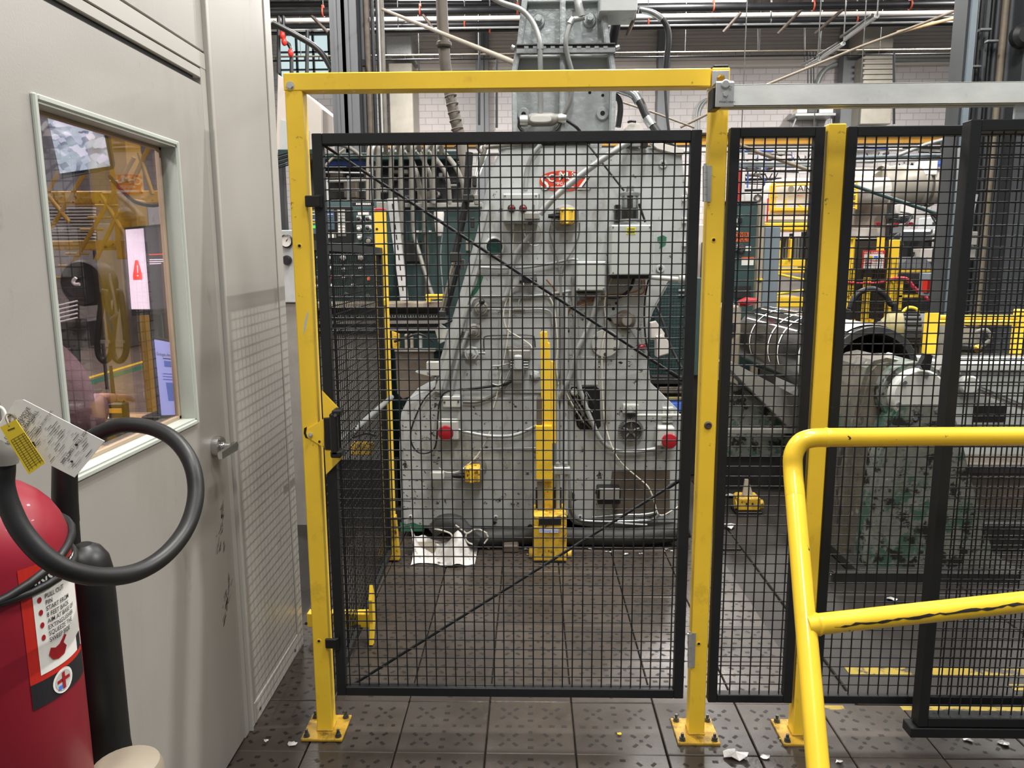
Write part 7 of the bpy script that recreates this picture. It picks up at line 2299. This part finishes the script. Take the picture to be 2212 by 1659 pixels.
K().tube([P(1828, 610, 7.79), P(1860, 612, 7.79), P(1900, 610, 7.79), P(1922, 604, 7.79)], .014, 4, 4).o('red_barrier_tape', 'pink_ribbon', label='red barrier tape tied along the distant yellow posts', cat='tape')
K().tube([P(1925, 600, 7.79), P(1934, 622, 7.79), P(1930, 640, 7.79), P(1926, 650, 7.79)], .014, 4, 4).o('yellow_tape', 'tape_yellow', label='yellow caution tape end hanging from a distant yellow post', cat='tape')
K().tube([P(1680, 592, 8.84), P(1716, 600, 8.84), P(1750, 606, 8.84)], .02, 4, 3).o('yellow_tape', 'tape_yellow', label='yellow caution tape sloping across below the yellow platform', cat='tape')
K().tube([P(1676, 636, 8.84), P(1712, 630, 8.84), P(1742, 626, 8.84)], .02, 4, 3).o('yellow_tape', 'tape_yellow', label='lower yellow caution tape above the yellow floor beam', cat='tape')
bhs = K().tube([Vector((P(1832, 700, 6.2).x, 6.2, .04))] + [P(*q) for q in [(1832, 700, 6.2), (1836, 665, 6.2), (1852, 636, 6.2), (1880, 624, 6.2), (1906, 634, 6.2), (1922, 655, 6.2), (1932, 690, 6.2)]] + [Vector((P(1934, 700, 6.2).x, 6.2, .04))], rp(6, 6.2), 12, 6).o('arched_hose', 'black_rubber', label='thick black hose arching up behind the steel roll', cat='hose')
gb2 = thing('disconnect_box', (P(2020, 620, 7.2).x, 7.3, P(2020, 640, 7.2).z), 'grey electrical disconnect box with a red stripe, above the yellow barrier', 'electrical box')
K().pb(2008, 590, 2036, 640, 7.2, .2, .006).o('box_body', 'blue_grey', gb2)
K().pb(2003, 604, 2009, 632, 7.2, .1).o('red_stripe', 'red_paint', gb2)
K().pb(2034, 624, 2044, 644, 7.15, .1, .004).o('box_switch', 'mid_machine', gb2)
K().box(P(2018, 640, 7.3).x, P(2026, 640, 7.3).x, 7.28, 7.33, 0, P(2020, 640, 7.3).z).o('box_post', 'column_dark', gb2)

# ------------------------------------------------------------------ things on the floor in front of the press
rg_ = thing('drain_hose', (.2, 3.95, 0), 'thick black braided hose lying along the foot of the press', 'hose')
HY_ = 3.93
K().tube([PZ(980, 1165, .05), (-.15, HY_, .055), (.05, HY_ + .02, .058), (.3, HY_ + .01, .058), (.55, HY_, .06), (.78, HY_ + .03, .075), (.86, HY_ + .02, .10)], .048, 14, 6).o('hose_tube', 'hose_mesh', rg_)
K().tube([P(932, 1150, 3.86), P(955, 1132, 3.88), P(985, 1134, 3.88), P(1010, 1160, 3.85), P(1035, 1172, 3.84)], [.03, .05, .055, .05, .03], 14, 5).o('hose_sleeve', 'hose_mesh', rg_)
for pth in ([(938, 1142), (956, 1146), (972, 1152), (978, 1160)], [(984, 1134), (1000, 1146), (1010, 1152), (1030, 1142), (1052, 1152)], [(1008, 1152), (1006, 1164), (1012, 1172), (1022, 1176)], [(1050, 1152), (1054, 1162), (1046, 1174)]):
    K().tube([P(x, y, 3.80) for x, y in pth], .0045, 8, 4).o('white_cord', 'cable_white', rg_)
for i in range(16):
    x, y = random.uniform(1050, 1470), random.uniform(1184, 1200)
    scrap(x, y, random.uniform(.006, .016), 'metal_chip', 'foil', 'tiny bright metal chip on the floor along the foot of the press', 'chip', 'metal chips along the foot of the press', 60 + i)
rgs = thing('shop_rag', PZ(950, 1220), 'crumpled stained white rag on the floor beside the walkway post', 'rag')
gx0, gx1 = PZ(876, 1224).x, PZ(1026, 1218).x
gy0 = PZ(950, 1226).y
k = K()
nx, ny = 22, 12
g = []
for j in range(ny + 1):
    for i in range(nx + 1):
        u, v = i / nx, j / ny
        x = gx0 + (gx1 - gx0) * u + .03 * math.sin(v * 3 + 1) * (1 - u)
        y = gy0 + .02 + .24 * v + .03 * math.sin(u * 7)
        h = .02 + .14 * math.exp(-((u - .72) / .13) ** 2) * (.3 + .7 * math.sin(v * 2.6 + .4)) + .05 * abs(math.sin(u * 6.5 + v * 3)) * v + .16 * math.exp(-(u / .07) ** 2) * v + .015 * math.sin(u * 19 + v * 11)
        h *= min(1, .25 + v * 2.2)
        if u > .86:
            h *= max(0.1, (1 - u) / .14)
        g.append((x, y, max(.004, h * .85)))
k.add(g, [(j * (nx + 1) + i, j * (nx + 1) + i + 1, (j + 1) * (nx + 1) + i + 1, (j + 1) * (nx + 1) + i) for j in range(ny) for i in range(nx)], True)
k.o('rag_cloth', 'rag_white', rgs)
K().box(P(1087, 1180, 3.85).x, P(1120, 1180, 3.85).x, 3.84, 3.9, .002, .045, .006).o('wood_block', 'rust_brown', label='small brown wood block on the floor in front of the press', cat='block')
bpk = K().box(-.62, -.50, 3.80, 3.86, .002, .06, .012).o('cardboard_scrap', 'tan_plastic', label='folded tan cardboard behind the white rag', cat='cardboard')

# dense pipework high up behind the right hand fence
pk = thing('pipe_rack', (P(1830, 400, 11.).x, 11., P(1830, 440, 11.).z), 'tangle of dark pipes, cables and brackets above the white tank and silver duct', 'pipework')
random.seed(77)
for x0, x1, y0, y1, n in ((1588, 1762, 324, 392, 34), (1838, 2062, 318, 372, 30), (1588, 1660, 380, 420, 10)):
    for i in range(n):
        x, y = random.uniform(x0, x1), random.uniform(y0, y1)
        Yk = random.uniform(10.6, 11.4)
        q = random.random()
        m_ = random.choice(['black_pipe', 'black_pipe', 'steel_dark', 'column_grey', 'conduit_dirty', 'dark_machine', 'blue_wire', 'rust_brown'])
        if q < .45:
            w_ = random.uniform(12, 55)
            K().ptube([(max(x0, x - w_), y, Yk), (min(x1, x + w_), y + random.uniform(-3, 3), Yk)], rp(random.uniform(1, 2.6), Yk), 6, 1).o('rack_pipe', m_, pk)
        elif q < .7:
            K().ptube([(x, y - 14, Yk), (x + random.uniform(-2, 2), y + 16, Yk)], rp(random.uniform(.8, 2), Yk), 6, 1).o('rack_pipe', m_, pk)
        elif q < .85:
            K().ptube([(x - 14, y - 6, Yk), (x - 6, y + 7, Yk), (x + 6, y + 5, Yk), (x + 14, y - 8, Yk)], rp(1.2, Yk), 6, 4).o('rack_cable', 'black_rubber', pk)
        else:
            K().pb(x, y, x + random.uniform(5, 14), y + random.uniform(4, 11), Yk, .15, .01).o('rack_box', m_, pk)
for x in (1600, 1755, 1850, 2050):
    a_k = P(x, 330, 11.)
    K().tube([a_k, (a_k.x, a_k.y, 9.9)], .007, 6, 1).o('rack_hanger', 'steel_dark', pk)

# ------------------------------------------------------------------ overhead: pipes, trays, lights, far wall fittings
def roofrod(p, par, r_=.010):
    z = 11.2 - (p.y + 6) / 31.5 * 2.45 + .02
    return K().tube([p, (p.x, p.y, z)], r_, 6, 1).o('hanger_rod', 'steel_dark', par)


def run(name, x0, y0, x1, y1, Y, r_, m_, label, cat='pipe', group=None, hang=()):
    t = thing(name, P((x0 + x1) / 2, (y0 + y1) / 2, Y) - Vector((0, 0, rp(r_, Y))), label, cat, group)
    K().tube([P(x0, y0, Y), P(x1, y1, Y)], rp(r_, Y), 12, 1).o('pipe_run', m_, t)
    for hx in hang:
        yy = y0 + (y1 - y0) * (hx - x0) / (x1 - x0)
        h = K().ring(P(hx, yy, Y), (1, 0, 0), rp(r_ * 1.15, Y), rp(1.8, Y), 16).box(P(hx, yy, Y).x - .02, P(hx, yy, Y).x + .02, Y - .03, Y + .03, P(hx, yy - r_ * 1.2, Y).z, P(hx, yy - r_ * 2, Y).z).o('pipe_hanger', 'hanger_red', t)
        roofrod(P(hx, yy - r_ * .9, Y), t)
    if not hang:
        for hx in (x0 + 300, x1 - 420):
            roofrod(P(hx, y0 + (y1 - y0) * (hx - x0) / (x1 - x0) - r_ * .9, Y), t)
    return t


run('overhead_pipe', 560, 28, 2085, 9, 15., 7.5, 'black_pipe', 'thick black pipe, topmost of the parallel overhead pipes', 'pipe', 'overhead pipes', (698, 908, 1118, 1541, 1757, 1966))
run('overhead_pipe', 560, 45, 2085, 27, 15.4, 4.5, 'bead_white', 'white overhead pipe between two black pipes', 'pipe', 'overhead pipes')
run('overhead_pipe', 560, 60, 2085, 38, 15.8, 6.5, 'black_pipe', 'second black pipe below the white overhead pipe', 'pipe', 'overhead pipes', (1004, 1400, 1850))
run('overhead_pipe', 560, 66, 2085, 47, 15.2, 2.2, 'conduit', 'thin grey overhead conduit below the black pipes', 'pipe', 'overhead pipes')
run('overhead_pipe', 560, 73, 2085, 52, 15.9, 3, 'black_pipe', 'lowest thin black overhead pipe', 'pipe', 'overhead pipes', (1058,))
run('overhead_pipe', 560, 10, 1100, 8, 16.4, 6, 'black_pipe', 'black pipe at the very top edge, left of the pylon', 'pipe', 'overhead pipes')
# cross hangers of angle iron
for i, (x0, y0, x1, y1) in enumerate(((666, 27, 708, 70), (905, 20, 936, 62), (1600, 28, 1562, 70), (1742, 10, 1680, 74), (1832, 10, 1760, 74), (1938, 70, 2065, 38), (1368, 50, 1352, 80))):
    K().tube([P(x0, y0, 15.), P(x1, y1, 15.)], rp(4, 15.), 4, 1).o('angle_hanger', 'dark_rust' if i != 5 else 'wood_desk', label=('rusty angle bar crossing the pipes left of the steel column', 'rusty angle bar right of the white pipe', 'rusty angle bar above the galvanised track bracket', 'dark angle bar above the short yellow post', 'dark angle bar left of the diagonal strip lights', 'pale timber brace near the right column', 'rusty angle bar right of the pylon')[i], cat='angle bar', group='overhead angle bars')
ct = thing('cable_tray', P(1400, 125, 20.), 'long ladder cable tray running across the back wall', 'cable tray')
for y0, y1 in ((121, 107), (130, 117)):
    K().tube([P(560, y0 + 2, 20.), P(2085, y1 - 1, 20.)], rp(1.8, 20.), 6, 1).o('tray_rail', 'tan_plastic' if y0 < 125 else 'black_pipe', ct)
for i in range(50):
    x = 565 + 31 * i
    f = (x - 560) / 1525
    K().tube([P(x, 122 - 14 * f, 20.), P(x, 131 - 13 * f, 20.)], rp(1.2, 20.), 6, 1).o('tray_rung', 'black_pipe', ct)
for hx in (650, 905, 1480, 1640, 1900):
    roofrod(P(hx, 121 - 14 * (hx - 560) / 1525, 20.), ct)
for i, (x, y0, y1) in enumerate(((1035, 10, 270), (1073, 128, 276), (1931, 116, 268), (905, 132, 156), (1638, 60, 110), (1738, 50, 140), (1745, 112, 180), (1752, 112, 180), (1758, 112, 180))):
    K().tube([P(x, y0, 20.), P(x, y1, 20.)], rp(2.6 if i < 3 else 1.5, 19.5), 8, 1).o('drop_pipe', 'black_pipe', label=('thin black drop pipe left of the pylon', 'black drop pipe nearest the pylon', 'black drop pipe right of the cream duct', 'short black drop rod beside the cream wall duct', 'thin rod hanging above the galvanised track', 'thin rod left of the strip lights', 'leftmost of three short black pipes above the track', 'middle of three short black pipes above the track', 'rightmost of three short black pipes above the track')[i], cat='pipe', group='drop pipes')
# building column behind, with painted face
for i, (x0, x1, m_) in enumerate(((1028, 1045, 'column_grey'), (1420, 1436, 'column_grey'), (1816, 1850, 'column_grey'))):
    a, b = P(x0, 240, 24.8).x, P(x1, 240, 24.8).x
    K().box(a, b, 24.8, 25.2, 0, 8.9).box(a + .02, b + .15, 24.9, 25.25, 0, 8.9).o('wall_column', m_, label=('slim grey wall column left of the pylon', 'slim grey wall column right of the pylon', 'grey wall column left of the cream duct on the right')[i], cat='column', group='wall columns')
for i, (x0, x1, y0, y1, Y, m_) in enumerate(((841, 892, 136, 290, 24.1, 'bead_white'), (1864, 1930, 118, 268, 24.1, 'tan_plastic'))):
    dct = thing('wall_duct', P((x0 + x1) / 2, y1, Y), ('cream square duct on the back wall left of the ribbed hose', 'cream louvred duct on the back wall right of the strip lights')[i], 'duct', 'cream wall ducts')
    K().pb(x0, y0, x1, y1, Y, 1.28, .02).o('duct_body', 'pale_duct', dct)
    K().pb(x0 - 8 if i == 0 else x0, 76 if i == 0 else 55, x1 - 2 if i == 0 else x1 + 2, 119 if i == 0 else 105, Y - .3, 1.2, .03).o('duct_hood', 'zinc' if i == 0 else 'pale_duct', dct)
    for j in range(5 if i else 0):
        K().pb(x0, 122 + 11 * j, x1, 127 + 11 * j, Y - .06, .06, .01).o('louvre_slat', 'pale_duct', dct)
ww = thing('window_1', P(660, 180, 24.5), 'bright daylight window in the back wall behind the crane cab', 'window', kind='structure')
del ww['category']
K().pb(600, 38, 712, 190, 25.2, .1).o('window_glass', 'day_glass', ww)
for x in (602, 640, 676, 710):
    K().pb(x - 2, 38, x + 2, 190, 25.1, .1).o('window_bar', 'column_dark', ww)
for y in (40, 74, 112, 150):
    K().pb(600, y - 1.5, 712, y + 1.5, 25.1, .1).o('window_bar', 'column_dark', ww)
dp = thing('sprinkler_pipes', P(625, 160, 15.), 'black sprinkler pipes with red fittings in front of the far window', 'pipework')
for pth in ([(602, 30, 15.), (602, 158, 15.)], [(612, 30, 15.), (614, 84, 15.), (628, 104, 15.), (630, 158, 15.)], [(664, 66, 15.), (663, 160, 15.)]):
    K().ptube(pth, rp(4, 15.), 8, 3).o('sprinkler_pipe', 'black_pipe', dp)
for x, y in ((610, 76), (614, 90), (628, 114)):
    K().ball(P(x, y, 14.9), rp(6, 15.), (1, 1, 1.4), 10).o('red_coupling', 'red_paint', dp)
K().ptube([(590, 50, 9.), (628, 70, 9.), (676, 98, 9.), (700, 122, 9.), (716, 150, 9.)], rp(6, 9.), 10).o('black_cable', 'black_rubber', label='thick black cable sagging in front of the far window', cat='cable')
K().ptube([(826, 20, 8.85), (1118, 138, MY + .11)], .016, 8, 1).o('tan_guy_rod', 'old_rod', label='tan rod sloping down to the pylon from the left', cat='rod')
K().ptube([(2118, 2, 9.), (1990, 52, 9.), (1860, 100, 9.), (1664, 180, 9.), (1470, 275, 9.)], rp(2.6, 9.), 8, 1).o('tan_guy_rod', 'old_rod', label='long pale rod sloping from the right column down to the gate post', cat='rod')
K().ptube([(1330, 216, 8.), (1420, 246, 8.), (1500, 276, 8.)], rp(2, 8.), 8, 1).o('tan_guy_rod', 'old_rod', label='thin rod sloping down to the right behind the hydraulic hoses', cat='rod')
K().ptube([(1576, 305, 8.6), (1640, 330, 8.6), (1760, 372, 8.6)], rp(4, 8.6), 8, 1).o('tan_guy_rod', 'old_rod', label='pale pipe sloping across behind the narrow fence panel', cat='rod')
for i, pth in enumerate(([(1830, 396, 8.6), (1930, 430, 8.6), (2056, 472, 8.6)], [(1938, 336, 8.6), (2000, 312, 8.6), (2060, 296, 8.6)])):
    K().ptube(pth, rp(4, 8.6), 8, 1).o('sloping_conduit', 'teal_cabinet' if i == 0 else 'conduit', label=('grey-green conduit sloping down in front of the silver duct', 'grey conduit sloping up to the right above the silver duct')[i], cat='conduit')
for i, (y0, y1, x0, x1) in enumerate(((340, 334, 1834, 2068), (350, 342, 1834, 2068), (358, 358, 1585, 1760), (352, 351, 1585, 1760))):
    K().ptube([(x0, y0, 8.8), (x1, y1, 8.8)], rp(3, 8.8), 8, 1).o('wall_conduit', 'conduit' if i % 2 else 'blue_grey', label=('upper of two level conduits above the silver duct', 'lower of two level conduits above the silver duct', 'lower level conduit above the white tank', 'upper level conduit above the white tank')[i], cat='conduit', group='level conduits')
cn = K().ptube([(1760, 290, 25.3), (1764, 200, 25.3), (1770, 170, 25.3), (1786, 148, 25.3), (1812, 138, 25.3), (1860, 132, 25.3), (1940, 130, 25.3), (2070, 130, 25.3)], rp(5, 25.3), 10, 5).o('elbow_conduit', 'conduit', label='grey conduit with a wide elbow above the galvanised track', cat='conduit')
for i, x in enumerate((1504, 1510)):
    K().ptube([(x, 290, 25.3), (x, 250, 25.3), (x + 6, 228, 25.3), (x + 22, 214, 25.3), (x + 60, 208, 25.3)], rp(2, 25.3), 8, 4).o('thin_conduit', 'conduit', label=('outer of the two bent conduits left of the tall fence post', 'inner of the two bent conduits left of the tall fence post')[i], cat='conduit', group='bent wall conduits')
# crane runway beam
rb = thing('runway_beam', P(1400, 316, 12.), 'orange-yellow crane runway beam crossing behind the press', 'beam')
K().box(P(560, 308, 12.).x, P(2100, 304, 12.).x, 12., 12.04, P(1400, 316, 12.).z, P(1400, 294, 12.).z).o('beam_web', 'orange_beam', rb)
K().box(P(560, 308, 12.).x, P(2100, 304, 12.).x, 11.9, 12.14, P(1400, 294, 12.).z, P(1400, 290, 12.).z).o('beam_flange', 'dark_machine', rb)
K().box(P(560, 308, 12.).x, P(2100, 304, 12.).x, 11.9, 12.14, P(1400, 319, 12.).z, P(1400, 316, 12.).z).o('beam_flange', 'dark_machine', rb)
lw2 = K().box(P(560, 400, 12.).x, P(2100, 400, 12.).x, 11.92, 12.12, P(1400, 329, 12.).z, P(1400, 319, 12.).z).o('white_cable_trough', 'bead_white', label='white trough running under the orange crane beam', cat='trough')
# partition and clutter line at floor level far behind so that the hall does not look empty
ms = thing('far_machinery', (2, 14, 0), 'row of far grey and dark machinery along the back of the hall', 'machinery')
random.seed(9)
x = -9.0
while x < 16:
    w_ = random.uniform(.4, 1.3)
    h = random.uniform(1.3, 2.9)
    K().box(x, x + w_, 14 + random.uniform(-.8, .8), 15.2, 0, h, .02).o('machine_block', random.choice(['mid_machine', 'dark_machine', 'teal_dark', 'column_dark', 'rust_brown', 'siding', 'press_grey', 'column_grey']), ms)
    x += w_ * random.uniform(.8, 1.15)
# strip lights in a row going away
for i, (x0, y0, x1, y1, Y, r_) in enumerate(((1895, 34, 1826, 84, 12., 5), (1822, 94, 1776, 124, 14., 4.5), (1770, 128, 1742, 144, 16., 4))):
    slr = thing('strip_light', P((x0 + x1) / 2, y1, Y), ('nearest and highest', 'middle', 'farthest and lowest')[i] + ' of the three hanging strip lights in a diagonal row above the track', 'strip light', 'hanging strip lights')
    K().tube([P(x0, y0, Y), P(x1, y1, Y + 1.5)], rp(r_, Y), 6, 1).o('fixture_tray', 'press_pale', slr)
    K().tube([P(x0 - 10, y0 - 2, Y + .05), P(x1 - 10, y1 - 4, Y + 1.55)], rp(r_ * .6, Y), 6, 1).o('fixture_edge', 'black_pipe', slr)
    roofrod(P(x0, y0, Y), slr)
for i, (x0, x1, y, Y) in enumerate(((826, 1040, 8, 17.), (1345, 1612, 2, 17.), (860, 1000, 3, 19.))):
    f = K().tube([P(x0, y, Y), P(x1, y - 3, Y)], rp(4.5, Y), 8, 1).o('tube_light', 'tube_glow', label=('lit white tube light at the top edge left of the pylon', 'lit white tube light at the top edge right of the pylon', 'second lit tube light behind the first, left of the pylon')[i], cat='tube light', group='lit tube lights')
# wall equipment behind the track
we = thing('wall_platform', P(1760, 262, 24.6), 'small grey bracket platform with boxes on the back wall', 'platform')
K().pb(1718, 244, 1806, 250, 24.6, .79, .01).o('platform_deck', 'conduit', we)
for a, b, c, d, m_ in ((1722, 236, 1744, 244, 'bead_white'), (1770, 234, 1800, 244, 'bead_white'), (1745, 226, 1766, 244, 'black_pipe'), (1724, 232, 1742, 236, 'yellow')):
    K().pb(a, b, c, d, 24.7, .5, .01).o('platform_box', m_, we)
K().tube([P(1722, 250, 24.8), P(1712, 275, 24.8)], rp(2, 24.), 6, 1).o('platform_strut', 'conduit', we)
K().tube([P(1796, 250, 24.8), P(1796, 275, 24.8)], rp(2, 24.), 6, 1).o('platform_strut', 'conduit', we)

# ------------------------------------------------------------------ dark column at the right edge
RC = thing('pipe_column', (P(2150, 500, 6.5).x, 6.7, 0), 'dark steel column with vertical pipes at the right edge', 'column')
CYY = 6.4
def vbox(x0, x1, Y, d, m_, nm, b=0):
    a, c = P(x0, 300, Y).x, P(x1, 300, Y).x
    return K().box(a, c, Y, Y + d, 0, 8.5, b).o(nm, m_, RC)


vbox(2066, 2074, CYY, .2, 'column_dark', 'column_flange')
vbox(2076, 2088, CYY - .03, .1, 'blue_grey', 'column_flange')
vbox(2088, 2260, CYY + .25, .05, 'column_dark', 'column_web')
vbox(2194, 2300, CYY - .1, .2, 'column_dark', 'column_flange', .01)
for x, r_, m_ in ((2096, 6, 'black_pipe'), (2109, 6, 'column_dark'), (2120, 5, 'black_pipe'), (2131, 6, 'column_dark'), (2146, 7, 'old_rod'), (2160, 8, 'column_dark'), (2173, 6, 'column_dark'), (2184, 5, 'black_pipe')):
    xx = P(x, 300, CYY + .1).x
    K().cyl((xx, CYY + .1, 0), (xx, CYY + .1, 8.5), rp(r_ * .95, CYY), n=14).o('riser_pipe', m_, RC)
for x, y in ((2146, 85), (2131, 60), (2109, 140)):
    K().pb(x - 12, y, x + 12, y + 5, CYY - .01, .05, .003).o('pipe_clamp', 'steel', RC)
c = P(2204, 80, CYY - .1)
K().lathe([(.09, 0), (.09, .05), (.06, .08), (.03, .08)], c, NY, 28).o('cable_drum', 'black_plastic', RC)
for i, pth in enumerate(([(2072, 320, CYY - .1), (2068, 420, CYY - .1), (2062, 560, CYY - .1), (2060, 640, CYY - .1)], [(2110, 420, CYY - .05), (2100, 470, CYY - .05), (2098, 520, CYY - .05), (2104, 560, CYY - .05)])):
    K().ptube(pth, .012, 8).o('loose_cable', 'conduit', RC)
K().pb(2086, 500, 2112, 530, CYY - .15, .1, .006).pb(2092, 536, 2108, 560, CYY - .1, .08, .006).o('switch_box', 'mid_machine', RC)
